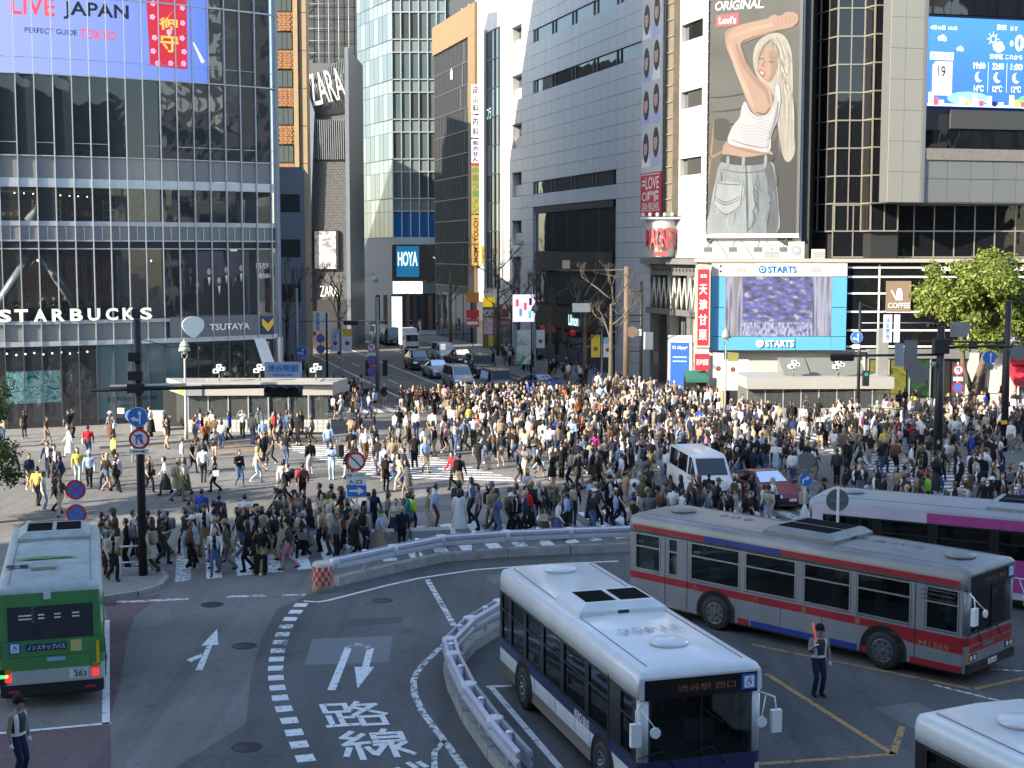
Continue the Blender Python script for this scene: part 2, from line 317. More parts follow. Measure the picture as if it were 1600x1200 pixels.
# zebra crossings of the scramble
def zebra(c0, walk, n, stripe, ln, wd=.46, pitch=.92, m=None):
    wk = Vector(walk).normalized(); sd = Vector(stripe).normalized()
    for i in range(n):
        c = Vector(c0) + wk * pitch * i; q = wk * wd / 2; h = sd * ln / 2
        sheet('crosswalk_stripe', [c - q - h, c + q - h, c + q + h, c - q + h] if wk.x * sd.y - wk.y * sd.x > 0 else [c + q - h, c - q - h, c - q + h, c + q + h], m or (WP if i % 3 else WP2))
zebra((-11.05, 46.6), (.90, .42), 26, (-.22, .975), 5.4, .5, 1.0)
zebra((-9.5, 75.5), (.50, -.86), 15, (.985, -.16), 7.0)
zebra((20.6, 60.5), (-.12, .99), 16, (.985, .17), 5.0)
zebra((5.0, 84), (.92, -.38), 16, (-.25, .96), 5.0)
zebra((-13.5, 92), (.96, .26), 14, (-.27, .96), 4.2)
strip('yellow_line', [(-15.5, 72.5), (-9.5, 77.5)], .5, YP); strip('yellow_line', [(-17, 74), (-11, 79)], .3, YP)
# street behind the crossing
SD = Vector((-.2756, .9613))
def along(p, t): return (p[0] + SD.x * t, p[1] + SD.y * t)
strip('lane_line', [along((-10.35, 108.9), -8), along((-10.35, 108.9), 75)], .18)
strip('lane_line', [along((-3.26, 102.06), 0), along((-3.26, 102.06), 60)], .18)
for t in range(0, 70, 9): strip('lane_dash', [along((-6.6, 103), t), along((-6.6, 103), t + 4)], .15); strip('lane_dash', [along((1.0, 103), t), along((1.0, 103), t + 4)], .15)
strip('lane_dash', [(-13.6, 112), (-15.4, 119)], .15)
for t in (6, 12.5): strip('yellow_line', [along((-5.3, 104), t), along((-6.1, 104), t + 4)], .35, YP)
zebra((-22, 163), (.96, .28), 12, (-.27, .96), 4.5, .6, 1.3)

def pavement(pts, h=.13):
    MB().prism(pts, -.02, h).build('pavement', PAVE)['kind'] = 'structure'
    b = MB(); L = []
    cx = sum(p[0] for p in pts) / len(pts); cy = sum(p[1] for p in pts) / len(pts)
    for a, c in zip(pts, pts[1:] + pts[:1]):
        A = Vector(a); t = Vector(c) - A; ln = t.length
        if ln < .3: continue
        t /= ln; nn = Vector((t.y, -t.x)) * .16                    # outline is counter-clockwise: outward
        b.prism([A, A + nn, A + t * ln + nn, A + t * ln], -.02, h + .012)
    b.build('kerb', KERB)['kind'] = 'structure'
pavement([(-40, 41.2), (-12.45, 41.5), (-11.5, 42.2), (-11.05, 43.0), (-11.1, 44.2), (-11.6, 45.2), (-40, 46)])
pavement([(-60, 70), (-34, 71.5), (-22, 74.5), (-15.5, 78.5), (-13.2, 84), (-14.6, 92), (-26, 132), (-60, 132)])
pavement([(6.8, 92), (9.5, 88), (14, 84.6), (26, 82.5), (60, 84), (60, 120), (14, 120), (-8, 175), (-13, 175)])
pavement([(-50, 140), (-33, 140), (-24.5, 151), (-29, 168), (-60, 168)])
pavement([(-60, 178), (-15, 178), (-2, 178), (-6, 200), (-60, 200)])
# gutters: a worn strip of steel grating by the bus bay
b = MB()
for i in range(14): b.box(-12.9 + i * .09, -12.86 + i * .09, 40.9, 41.25, .005, .02)
b.build('drain_grate', mat('grate_steel', (.12, .12, .12), .5, .8), road)
# ================================================================ CURVED GLASS BUILDING (front left)
STEEL = mat('steel_grey', (.40, .43, .47), .40, .35, var=.08, vscale=1.2); STEEL_LT = mat('pale_steel', (.48, .51, .54), .35, .4, var=.06)
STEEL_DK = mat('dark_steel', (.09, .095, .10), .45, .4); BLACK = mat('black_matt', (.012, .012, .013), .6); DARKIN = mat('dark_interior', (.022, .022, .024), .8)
GL_CLEAR = glass_mat('shop_glass', (.74, .78, .79), .20, body=(.12, .13, .135), wob=.06); GL_DARK = glass_mat('dark_glass', (.2, .22, .24), .82, body=(.045, .052, .058), wob=.14)
GL_FROST = glass_mat('grey_spandrel_glass', (.5, .5, .5), .86, .12, body=(.24, .255, .255), wob=.05); GL_TEAL = glass_mat('teal_spandrel_glass', (.5, .5, .5), .95, .15, body=(.10, .155, .165), wob=.05)
WHITE = mat('white_paint', (.78, .78, .76), .5); LETTER_CREAM = mat('cream_letter', (.80, .80, .68), .5, emit=.15); RED = mat('signal_red', (.55, .03, .04), .5); YELLOW = mat('sign_yellow', (.80, .47, .02), .5); NAVY = mat('navy_blue', (.015, .03, .13), .5)

QP = []
x, y, s = -30.49, 81.44, -1.03
while s < 21.2:
    if s < 16.5: t = 70 - 20 * max(s, 0) / 16.5
    else: t = max(50 - (s - 16.5) / .8 * 57.3, -16)
    QP.append((s, x, y, R(t))); x += .02 * math.sin(R(t)); y += .02 * math.cos(R(t)); s += .02
def qc(s, off=0.0, z=0.0):
    i = int(max(0, min(len(QP) - 1, round((s + 1.03) / .02)))); _, x, y, t = QP[i]
    return Vector((x + math.cos(t) * off, y - math.sin(t) * off, z))
def qrz(s): return R(90) - QP[int(max(0, min(len(QP) - 1, round((s + 1.03) / .02))))][3]
QB = Vector((-22.5, 86, 0))
qf = thing('glass_building', 'tall curved glass building with a huge blue screen over a coffee shop', 'building', QB)
def q(v): return Vector(v) - QB
BAY = 1.03; NB = 16; ZTOP = 58  # top raised out of view so its shadow covers the store wall
def qstrip(name, s0, s1, off, th, z0, z1, m, st=.5, parent=qf):
    n = max(1, int(math.ceil((s1 - s0) / st))); b = MB(); rg = []
    for i in range(n + 1):
        s = s0 + (s1 - s0) * i / n; a = q(qc(s, off)); c = q(qc(s, off - th))
        rg.append([(a.x, a.y, z0), (a.x, a.y, z1), (c.x, c.y, z1), (c.x, c.y, z0)])
    b.rings(rg, 0, True, False); return b.build(name, m, parent)
# solid core behind the glass, set back for open rooms; unseen back shaped for shadow
core = [qc(s, -6.5) - QB for s in [-1, 4, 8, 12, 16.0]]
tail = [(-27, 116), (-60, 112), (-60, 82)]
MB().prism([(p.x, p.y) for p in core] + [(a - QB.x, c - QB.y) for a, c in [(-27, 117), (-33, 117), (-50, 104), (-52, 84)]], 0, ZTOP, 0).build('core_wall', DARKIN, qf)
b = MB(); P4 = [(-27.05, 117.05), (-29.5, 126), (-33, 126), (-33, 117.05)]; hh = [54, 38, 38, 54]  # unseen sloped mass, added to cast the slanted shadow edge on the store
b.poly([(x_ - QB.x, y_ - QB.y, h_) for (x_, y_), h_ in zip(P4, hh)])
for i in range(4): j = (i + 1) % 4; b.poly([(P4[i][0] - QB.x, P4[i][1] - QB.y, 0), (P4[j][0] - QB.x, P4[j][1] - QB.y, 0), (P4[j][0] - QB.x, P4[j][1] - QB.y, hh[j]), (P4[i][0] - QB.x, P4[i][1] - QB.y, hh[i])])
b.build('added_shadow_wing', STEEL_DK, qf)
for z0, z1 in ((4.75, 6.1), (10.7, 12.0), (14.0, 14.7), (20.3, 20.7), (25.4, 26), (30, 30.6), (35, 35.6), (40, 40.6), (ZTOP - .6, ZTOP)):
    b = MB(); pts = [q(qc(s, -.35)) for s in [-1, 2, 5, 8, 11, 14, 16.4, 16.9, 17.2, 17.5]]
    b.prism([(p.x, p.y) for p in pts] + [(-26 - QB.x, 112 - QB.y), (-49 - QB.x, 103 - QB.y), (-51 - QB.x, 83 - QB.y)], z0, z1); b.build('floor_slab', mat('slab_concrete', (.34, .34, .33), .8, var=.1), qf)
# side wall along the back street (runs from the rounded corner)
e = qc(17.5, 0); sd = Vector((-.2756, .9613))
def side(name, t0, t1, z0, z1, m, off=0.0, th=.3):
    a = e + Vector((sd.x, sd.y, 0)) * t0; c = e + Vector((sd.x, sd.y, 0)) * t1; nn = Vector((sd.y, -sd.x, 0))
    p = [a + nn * off, c + nn * off, c + nn * (off - th), a + nn * (off - th)]
    return MB().prism([((v - QB).x, (v - QB).y) for v in p], z0, z1).build(name, m, qf)
for k in range(9):
    side('side_panel', k * 2.2 + .03, k * 2.2 + 2.17, 5.0, 24, GL_FROST); side('side_panel', k * 2.2 + .03, k * 2.2 + 2.17, 24.1, ZTOP, GL_DARK)
    side('side_pane', k * 2.2 + .03, k * 2.2 + 2.17, .3, 4.9, GL_DARK)
# glass panes bay by bay: rows of the facade
rows = [('pane', .45, 4.93, 'g'), ('spandrel_panel', 5.24, 6.22, GL_FROST), ('pane', 6.45, 10.60, GL_CLEAR), ('vent_slot', 10.68, 11.06, BLACK),
        ('cladding_panel', 11.17, 11.96, mat('grey_mesh_panel', (.20, .205, .205), .6, .2, var=.1)), ('pane', 12.26, 14.20, GL_CLEAR), ('spandrel_panel', 14.74, 15.98, GL_FROST),
        ('pane', 16.06, 20.66, GL_DARK), ('pane', 20.74, 25.2, GL_DARK), ('pane', 25.3, 30.0, GL_DARK), ('pane', 30.1, 35.0, GL_DARK), ('pane', 35.1, 40.0, GL_DARK), ('pane', 40.1, 45.9, GL_DARK)]
rm = {}
for j, (nm, z0, z1, mm) in enumerate(rows):
    for i in range(-1, NB):
        if 20.7 < z0 < 30 and i < 12: continue
        m = mm
        if mm == 'g': m = GL_CLEAR if (i < 5 or 10 <= i < 16) else GL_TEAL
        if nm == 'pane' and 12 < z0 < 13 and i in (2, 9): m = GL_DARK
        if nm == 'spandrel_panel' and 5 < z0 < 6 and i >= 9: continue
        k = (j, m.name)
        if k not in rm: rm[k] = MB().box(-BAY / 2 + .03, BAY / 2 - .03, -.012, .012, z0, z1).mesh(nm, m)
        sm = i * BAY + BAY / 2; p = q(qc(sm, 0)); a = qc(i * BAY); c = qc((i + 1) * BAY)
        mid = (a + c) / 2 - QB
        ob(nm, rm[k], qf, (mid.x, mid.y, 0), rot=(random.gauss(0, .003) if nm == 'pane' else 0, 0, math.atan2(c.y - a.y, c.x - a.x) + (random.gauss(0, .006) if nm == 'pane' else 0)))
# glass of the rounded corner
for z0, z1, m in ((6.45, 10.6, GL_CLEAR), (12.26, 14.2, GL_CLEAR), (14.74, 20.6, GL_FROST), (20.7, 30, GL_FROST), (30, 45.9, GL_DARK)):
    qstrip('corner_glass', 16.55, 17.5, 0, .03, z0, z1, m, .2)
mul = MB().box(-.026, .026, -.17, .03, 5.0, 45.9).mesh('mullion', STEEL); mul0 = MB().box(-.03, .03, -.08, .03, .2, 5.0).mesh('mullion', STEEL_DK)
for i in range(-1, NB + 1):
    p = q(qc(i * BAY)); ob('mullion', mul, qf, (p.x, p.y, 0), qrz(i * BAY)); ob('mullion', mul0, qf, (p.x, p.y, 0), qrz(i * BAY))
for s_ in (16.9, 17.3): p = q(qc(s_)); ob('mullion', mul, qf, (p.x, p.y, 0), qrz(s_))
for z0, z1, o_, m in ((4.93, 5.22, .10, STEEL_LT), (6.22, 6.43, .12, STEEL), (10.60, 10.67, .09, STEEL), (11.07, 11.16, .1, STEEL), (11.97, 12.25, .06, STEEL), (14.21, 14.73, .06, STEEL_LT), (15.99, 16.05, .12, STEEL), (16.76, 16.80, .05, STEEL), (20.66, 20.73, .12, STEEL), (21.6, 21.63, .06, STEEL), (25.2, 25.3, .1, STEEL), (30.0, 30.1, .1, STEEL), (35, 35.1, .1, STEEL), (40, 40.1, .1, STEEL)):
    qstrip('transom', -1, 17.5, o_, .2 + o_, z0, z1, m)
for i in range(-1, NB):   # thin rails in the middle of each grey panel
    p = q(qc((i + .5) * BAY, .03)); MB().box(-.025, .025, -.02, .02, 11.18, 11.95).build('panel_rail', STEEL_LT, qf, (p.x, p.y, 0), qrz((i + .5) * BAY))
    if i % 2 and i > 0: p = q(qc((i + .5) * BAY, -.08)); MB().box(-.5, .5, -.01, .01, 16.9, 20.6).build('blind', mat('roller_blind', (.02, .021, .024), .7), qf, (p.x, p.y, 0), qrz((i + .5) * BAY))
    elif i in (0, 8, 10, 2): p = q(qc((i + .5) * BAY, -.10)); MB().box(-.5, .05 if i != 8 else .4, -.01, .01, 16.1, 16.85).build('paper', mat('pale_paper', (.5, .52, .42), .7), qf, (p.x, p.y, 0), qrz((i + .5) * BAY))
# big diagonal braces seen through the glass
def brace(s0, z0, s1, z1, r=.32, off=-1.1):
    a = q(qc(s0, off, z0)); c = q(qc(s1, off, z1)); MB().cyl(a, c, r, n=8).build('brace', STEEL, qf)
for s0, z0, s1, z1 in ((-1.0, 6.3, 2.0, 10.7), (2.0, 10.7, 4.9, 6.3), (9.0, 6.3, 10.5, 10.7), (10.5, 10.7, 13.2, 6.3), (1.6, 12.2, 3.2, 14.4), (8.2, 12.2, 9.8, 14.4), (13, 12.2, 14.5, 14.4), (6.8, 4.8, 6.2, 6.2), (9.2, 5.0, 10.2, 6.2)): brace(s0, z0, s1, z1)
for s_ in (7.2, 15.9): a = q(qc(s_, -1.4)); MB().box(a.x - .35, a.x + .35, a.y - .35, a.y + .35, .1, 14.6).build('column', STEEL, qf)
# leaning pillar of the corner over the pavement
b = MB(); pa = [q(qc(15.1, .1, 5.0)), q(qc(15.9, .1, 5.0)), q(qc(17.0, .9, .3)), q(qc(16.3, .9, .3))]
bb = [v - Vector((.3, -.9, 0)) for v in pa]; b.poly([pa[3], pa[2], pa[1], pa[0]]); b.poly(bb); 
for i in range(4): j = (i + 1) % 4; b.poly([pa[i], pa[j], bb[j], bb[i]])
b.build('leaning_pillar', STEEL_LT, qf)
qstrip('corner_pier', 16.7, 17.5, .25, .8, .1, 5.0, STEEL_LT, .2)
# coffee floor: back curtain, warm lights, red panel
CURT = mat('brown_slat', (.24, .13, .06), .7); WARM = mat('warm_bulb', (1, .75, .42), .5, emit=9)
for k in range(46):
    s_ = -.8 + k * .23
    if 1.0 < s_ < 9.2 and k % 7: p = q(qc(s_, -4.4)); MB().box(-.06, .06, -.03, .03, 6.3, 10.2).build('slat', CURT, qf, (p.x, p.y, 0), qrz(s_))
qstrip('back_wall', -1, 16.4, -5.2, .2, 6.2, 10.7, mat('coffee_wall', (.13, .11, .10), .8), .8)
qstrip('counter', -1, 9.6, -.55, .5, 6.1, 7.15, mat('counter_dark', (.05, .04, .035), .5), .8)
for s_, o_, z_ in [(2.1 + .22 * k, -1.8 - .1 * k, 9.95 - .09 * k) for k in range(5)] + [(8.6, -3, 9.9), (9.6, -3.4, 9.9), (11.4, -2, 10.2)]:
    p = q(qc(s_, o_)); MB().lathe([(.01, -.05), (.05, 0), (.01, .05)], p.x, p.y, 8, 0, z_).build('bulb', WARM, qf)
for s_, o_, z_ in [(.9 + .55 * k, -2.6, 13.95 - .02 * k) for k in range(9)]:
    p = q(qc(s_, o_)); MB().lathe([(.01, -.03), (.035, 0), (.01, .03)], p.x, p.y, 6, 0, z_).build('bulb', WARM, qf)
p = q(qc(7.85, -.9)); MB().box(-.28, .28, -.02, .02, 7.9, 10.1).build('red_panel', mat('coral_panel', (.62, .07, .06), .6), qf, (p.x, p.y, 0), qrz(7.8))
qstrip('back_wall', -1, 16.4, -4.2, .2, 12.1, 14.2, mat('cafe_wall', (.12, .115, .12), .8), .8)
# lettering bent along the facade
def qtext(name, body, s0, s1, z0, z1, m, off, bold=0.0, depth=0.0, shear=0, spacing=1.0):
    sc, zc = (s0 + s1) / 2, (z0 + z1) / 2
    return text(name, body, s1 - s0, z1 - z0, m, qf, (0, 0, 0), bold=bold, depth=depth, shear=shear, spacing=spacing, fmap=lambda x, yy: q(qc(sc + x, off, zc + yy)))
for k, ch in enumerate('STARBUCKS'):
    c = [.05, .96, 2.0, 3.02, 4.03, 5.03, 6.07, 7.06, 8.1][k]
    qtext('sign_letter', ch, c - .36, c + .36, 6.38, 7.12, LETTER_CREAM, .20, .035); qtext('sign_letter_edge', ch, c - .39, c + .39, 6.35, 7.15, mat('letter_edge', (.05, .10, .05), .5), .185, .05)
qstrip('sign_board', 9.55, 17.0, .13, .2, 5.23, 6.5, mat('sign_grey', (.15, .16, .175), .5, .2, var=.05), .4)
for s_ in (11.33, 12.36, 13.39, 14.42, 15.45, 16.48): p = q(qc(s_, .14)); MB().box(-.012, .012, -.01, .01, 5.24, 6.49).build('board_joint', STEEL_DK, qf, (p.x, p.y, 0), qrz(s_))
qtext('sign_lettering', 'TSUTAYA', 12.05, 14.75, 5.60, 6.02, WHITE, .22, .03, .0)
b = MB(); pts = []                       # the pale speech-balloon emblem
for k in range(40):
    a = 2 * math.pi * k / 40; r = .70; xx = r * math.cos(a); zz = .52 * math.sin(a)
    if zz < 0: xx *= (1 - .55 * (-zz / .52) ** 2.2); zz *= 1.55
    pts.append(q(qc(11.05 - .05 + xx, .26, 6.0 + zz)))
bk = [v + (q(qc(11, .12)) - q(qc(11, .26))) for v in pts]; b.rings([pts, bk], 0, True, False); b.build('balloon_emblem', mat('emblem_pale', (.60, .68, .66), .5), qf)
qstrip('emblem_board', 15.55, 16.45, .24, .1, 5.28, 6.38, NAVY, .3)
b = MB()
for sg in (1, -1): b.poly([q(qc(16.0 + sg * .40, .26, 6.28)), q(qc(16.0 + sg * .40, .26, 5.86)), q(qc(16.0, .26, 5.40)), q(qc(16.0, .26, 5.92))])
b.build('chevron_emblem', mat('chevron_gold', (.85, .55, .04), .5), qf)
qtext('cafe_lettering', 'Ti me', 8.55, 9.9, 13.55, 13.95, WHITE, -.12, .01); qtext('cafe_lettering', 'based', 10.2, 11.7, 13.5, 13.9, WHITE, -.12, .01); qtext('cafe_lettering', 'CAFE', 12.6, 14.2, 13.45, 13.85, WHITE, -.12, .01)
# posters behind the second-floor glass: dark picture of seven suited people (plain stand-ins)
PST = mat('poster_dark', (.055, .05, .07), .5); qstrip('poster', 10.55, 14.9, .03, .02, 6.5, 10.5, PST, .5)
SKIN_P = mat('poster_skin', (.55, .36, .28), .6); SUIT_P = mat('poster_suit', (.012, .012, .016), .6); HAIR_P = mat('poster_hair', (.06, .035, .02), .6)
for k, (s_, z_) in enumerate(((10.95, 9.35), (11.35, 8.5), (12.15, 9.3), (12.8, 8.75), (13.3, 9.4), (14.0, 8.8), (14.3, 9.5))):
    o_ = .036 + .005 * k
    def ell(cs, cz, rx, rz_, oo, m):
        MB().poly([q(qc(cs + rx * math.cos(a), oo, cz + rz_ * math.sin(a))) for a in [2 * math.pi * i / 16 for i in range(16)]]).build('poster_print', m, qf)
    MB().poly([q(qc(s_ + dx, o_, zz)) for dx, zz in ((-.42, 6.6), (.42, 6.6), (.36, z_ - .55), (.12, z_ - .38), (-.12, z_ - .38), (-.36, z_ - .55))]).build('poster_print', SUIT_P, qf)
    MB().poly([q(qc(s_ + dx, o_ + .002, zz)) for dx, zz in ((0, z_ - .95), (.09, z_ - .40), (-.09, z_ - .40))]).build('poster_print', WHITE, qf)
    ell(s_, z_ + .06, .17, .22, o_ + .001, HAIR_P); ell(s_, z_ - .05, .13, .2, o_ + .003, SKIN_P)
qtext('poster_lettering', 'BTS POP-UP', 15.35, 16.6, 9.4, 9.75, WHITE, .05, .02); qtext('poster_lettering', 'ARIRANG', 15.45, 16.5, 8.8, 9.1, WHITE, .05, .02)
qstrip('red_display', 16.3, 17.3, -.5, .1, 6.6, 9.6, mat('red_display', (.35, .06, .05), .6), .3)
# blue LED screen behind the mullions
def led_mat(name, ca, cb, strength, axis=0, lo=0.0, hi=1.0):
    m = bpy.data.materials.new(name); m.use_nodes = True; n = m.node_tree.nodes; l = m.node_tree.links; b_ = n['Principled BSDF']
    tc = n.new('ShaderNodeTexCoord'); sx = n.new('ShaderNodeSeparateXYZ'); l.new(tc.outputs['Object'], sx.inputs[0])
    mr = n.new('ShaderNodeMapRange'); mr.inputs[1].default_value = lo; mr.inputs[2].default_value = hi; l.new(sx.outputs[axis], mr.inputs[0])
    mx = n.new('ShaderNodeMix'); mx.data_type = 'RGBA'; mx.inputs[6].default_value = (*ca, 1); mx.inputs[7].default_value = (*cb, 1); l.new(mr.outputs[0], mx.inputs[0])
    b_.inputs['Base Color'].default_value = (.02, .02, .02, 1); l.new(mx.outputs[2], b_.inputs['Emission Color']); b_.inputs['Emission Strength'].default_value = strength; b_.inputs['Roughness'].default_value = .35
    return m
SCR = led_mat('blue_led_screen', (.28, .34, .72), (.045, .13, .52), .42, 0, -7, 6)
qstrip('led_screen', -1.03, 12.36, -.02, .15, 20.76, 30, SCR, .3)
LEDR = mat('led_red', (.75, .08, .10), .5, emit=.28); LEDK = mat('led_black', (.02, .02, .03), .5); LEDW = mat('led_white', (.9, .9, .95), .5, emit=.3); LEDG = mat('led_gold', (.9, .45, .08), .5, emit=.3)
qtext('screen_lettering', 'LIVE', .95, 3.35, 24.0, 25.05, LEDR, .02, .02); qtext('screen_lettering', 'JAPAN', 3.8, 7.55, 23.9, 24.95, LEDK, .02, .02)
qtext('screen_lettering', 'PERFECT GUIDE', 1.65, 4.55, 23.0, 23.3, LEDK, .02, .01); qtext('screen_lettering', 'TOKYO', 4.7, 6.75, 22.85, 23.4, LEDR, .02, .02)
CHARM = mat('charm_red', (.42, .015, .03), .5, emit=.35)
MB().poly([q(qc(s_, .02, z_)) for s_, z_ in ((8.75, 21.55), (9.7, 21.5), (11.05, 21.45), (11.1, 25.6), (9.9, 25.6), (8.6, 25.6))]).build('screen_charm', CHARM, qf)
qtext('screen_lettering', '御', 9.35, 10.5, 23.7, 25.0, LEDG, .035, .02); qtext('screen_lettering', '守', 9.4, 10.5, 22.4, 23.5, LEDG, .035, .02)
PINK = mat('led_pink', (.85, .35, .55), .5, emit=.3)
for s_, z_ in ((8.95, 24.4), (9.05, 23.2), (8.95, 22.4), (9.2, 21.7), (9.95, 23.6), (10.0, 21.75), (10.8, 24.2), (10.75, 23.3), (10.85, 22.5), (10.8, 21.8), (10.8, 25.1), (9.0, 25.2)):
    b = MB()
    for k in range(5):
        a = 2 * math.pi * k / 5; b.poly([q(qc(s_ + .10 * math.cos(a) + .075 * math.cos(t), .03, z_ + .10 * math.sin(a) + .075 * math.sin(t))) for t in [2 * math.pi * i / 8 for i in range(8)]])
    b.build('screen_flower', PINK, qf)
MB().poly([q(qc(s_, .02, z_)) for s_, z_ in ((11.4, 23.1), (11.5, 23.1), (12.15, 22.0), (11.95, 21.9))]).build('screen_tassel', LEDW, qf)
# ground floor: video wall with a generic portrait, teal hoarding, spot lamps
qstrip('back_wall', -1, 5.4, -2.6, .2, .2, 4.8, mat('shop_dark', (.035, .033, .04), .8), .6)
def art_mat(name, cols, scale, strength):
    m = bpy.data.materials.new(name); m.use_nodes = True; n = m.node_tree.nodes; l = m.node_tree.links; b_ = n['Principled BSDF']
    tc = n.new('ShaderNodeTexCoord'); no = n.new('ShaderNodeTexNoise'); no.inputs['Scale'].default_value = scale; no.inputs['Detail'].default_value = 5; no.inputs['Distortion'].default_value = 1.2; l.new(tc.outputs['Object'], no.inputs['Vector'])
    cr = n.new('ShaderNodeValToRGB'); cr.color_ramp.elements[0].position = .32; cr.color_ramp.elements[1].position = .68
    for i, c in enumerate(cols):
        e_ = cr.color_ramp.elements[0] if i == 0 else cr.color_ramp.elements[-1] if i == len(cols) - 1 else cr.color_ramp.elements.new(.32 + .36 * i / (len(cols) - 1))
        e_.color = (*c, 1)
    l.new(no.outputs[0], cr.inputs[0]); l.new(cr.outputs[0], b_.inputs['Base Color']); l.new(cr.outputs[0], b_.inputs['Emission Color']); b_.inputs['Emission Strength'].default_value = strength
    return m
qstrip('video_wall', .0, 3.1, -.5, .06, 1.55, 3.45, art_mat('video_art', [(.01, .05, .06), (.05, .30, .33), (.35, .62, .66), (.03, .15, .18), (.6, .75, .78)], 1.6, .25), .5)
FACE = art_mat('face_art', [(.03, .03, .035), (.12, .10, .12), (.26, .22, .24), (.06, .05, .06)], 2.2, .08)
MB().poly([q(qc(4.15 + .72 * math.cos(a), -.35, 2.65 + 1.25 * math.sin(a))) for a in [2 * math.pi * i / 24 for i in range(24)]]).build('portrait_panel', FACE, qf)
qtext('shop_lettering', 'BTS POP-UP : ARIRANG', 5.75, 8.7, 1.5, 1.75, BLACK, .03, .012); qtext('shop_lettering', 'MARCH 20 - APRIL 12', 6.4, 8.2, 1.15, 1.27, BLACK, .03)
for k in range(11):
    p = q(qc(-.4 + k * .52, -1.2)); MB().lathe([(.01, -.05), (.055, 0), (.01, .05)], p.x, p.y, 8, 0, 4.42 + .05 * math.sin(k * 2.1)).build('spot_lamp', mat('spot_light', (1, .93, .8), .5, emit=5), qf)
qstrip('plinth', -1, 17.2, .06, .3, .05, .45, mat('plinth_black', (.03, .03, .032), .5), .6)
p = q(qc(8.15, -.15)); MB().box(-.5, .5, -.03, .03, 2.1, 4.7).build('door_panel', GL_DARK, qf, (p.x, p.y, 0), qrz(8.1))
p = q(qc(13.2, -.8)); MB().box(-.5, .5, -.03, .03, 2.7, 4.7).build('green_panel', mat('leaf_green', (.03, .14, .035), .6), qf, (p.x, p.y, 0), qrz(13.2))
qtext('shop_lettering', 'KS', 13.0, 13.35, 2.75, 2.95, WHITE, .03, .02); qtext('shop_lettering', 'POP-UP : ARIRANG', 10.4, 12.0, 2.8, 3.0, mat('dim_letter', (.2, .2, .2), .5), -.1)
qstrip('back_wall', 9.8, 16.4, -2.2, .2, .2, 4.8, mat('shop_dark', (.035, .033, .04), .8), .6)

# furniture and fittings that show through the glass of the two open floors
rq = random.Random(4)
for k in range(9):
    p = q(qc(.3 + k * 1.7, -2.2)); MB().box(-.35, .35, -.35, .35, 6.1, 6.85).box(-.02, .02, -.02, .02, 6.85, 7.0).build('table', CURT, qf, (p.x, p.y, 0), rq.random())
for k in range(7):
    p = q(qc(.6 + k * 2.2, -2.9)); b = MB()
    for j in range(4): b.box(-.8, .8, -.15, .15, 12.1 + j * .45, 12.14 + j * .45)
    b.box(-.82, -.78, -.15, .15, 12.0, 13.6); b.box(.78, .82, -.15, .15, 12.0, 13.6); b.build('shelf', WHITE if k % 2 else CURT, qf, (p.x, p.y, 0), qrz(k * 2.2))
    for j in range(6): cc = rq.choice([(.5, .1, .08), (.1, .2, .4), (.6, .55, .4), (.1, .1, .1), (.5, .4, .1)]); bx_ = q(qc(.0 + k * 2.2 + j * .22, -2.9)); MB().box(-.08, .08, -.1, .1, 12.62, 12.62 + rq.uniform(.15, .34)).build('goods_box', mat('goods_%d' % int(cc[0] * 100 + cc[2] * 10), cc, .6), qf, (bx_.x, bx_.y, 0), qrz(k * 2.2))
# ================================================================ THE OTHER BUILDINGS
def grid(parent, x0, x1, z0, z1, nx, nz, gm, fm, y=0.0, bar=.05, deep=.08, each=True, pick=None, names=('pane', 'mullion')):
    """nx by nz panes with bars between them; every pane an object of its own, or (far off) all in one"""
    dx, dz = (x1 - x0) / nx, (z1 - z0) / nz; gm = gm if isinstance(gm, list) else [gm]
    if each:
        ms = [MB().box(bar / 2, dx - bar / 2, 0, .02, bar / 2, dz - bar / 2).mesh(names[0], m) for m in gm]
        for i in range(nx):
            for j in range(nz): ob(names[0], ms[pick(i, j) if pick else 0], parent, (x0 + i * dx, y, z0 + j * dz))
    else:
        b = MB()
        for i in range(nx):
            for j in range(nz): b.box(x0 + i * dx + bar / 2, x0 + (i + 1) * dx - bar / 2, y, y + .02, z0 + j * dz + bar / 2, z0 + (j + 1) * dz - bar / 2, pick(i, j) if pick else 0)
        tag(b.build(names[0], gm, parent), kind='stuff')
    if bar:
        vm = MB().box(-bar / 2, bar / 2, -deep, .03, z0, z1).mesh(names[1], fm); hm = MB().box(x0, x1, -deep * .8, .03, -bar / 2, bar / 2).mesh('transom', fm)
        for i in range(nx + 1): ob(names[1], vm, parent, (x0 + i * dx, y, 0))
        for j in range(nz + 1): ob('transom', hm, parent, (0, y, z0 + j * dz))
CREAM = mat('cream_cladding', (.455, .46, .455), .5, var=.12, vscale=.35, stretch=(1, 1, .2)); JOINT = mat('joint_dark', (.10, .10, .10), .8)
GREYCL = mat('grey_cladding', (.17, .175, .175), .5, .1, var=.07, vscale=.5, stretch=(1, 1, .25)); BEIGECL = mat('beige_cladding', (.27, .262, .225), .5, var=.05, vscale=.5, stretch=(1, 1, .25))
GL_BLACK = glass_mat('black_glass', (.1, .1, .1), .97, body=(.008, .009, .011), wob=.16); GL_SKY = glass_mat('pale_green_glass', (.3, .4, .4), .9, body=(.095, .12, .12), ior=1.55, wob=.08)
GL_BLUE = glass_mat('blue_panel_glass', (.1, .2, .4), .95, body=(.01, .10, .30), wob=.05); GL_SMOKE = glass_mat('smoked_glass', (.15, .15, .15), .95, body=(.06, .06, .06), wob=.10)
BRICK = mat('orange_brick', (.30, .15, .07), .8, var=.25, vscale=3, bump=.4, bscale=9); BRICKCR = mat('brick_cream', (.34, .25, .15), .8, var=.08)
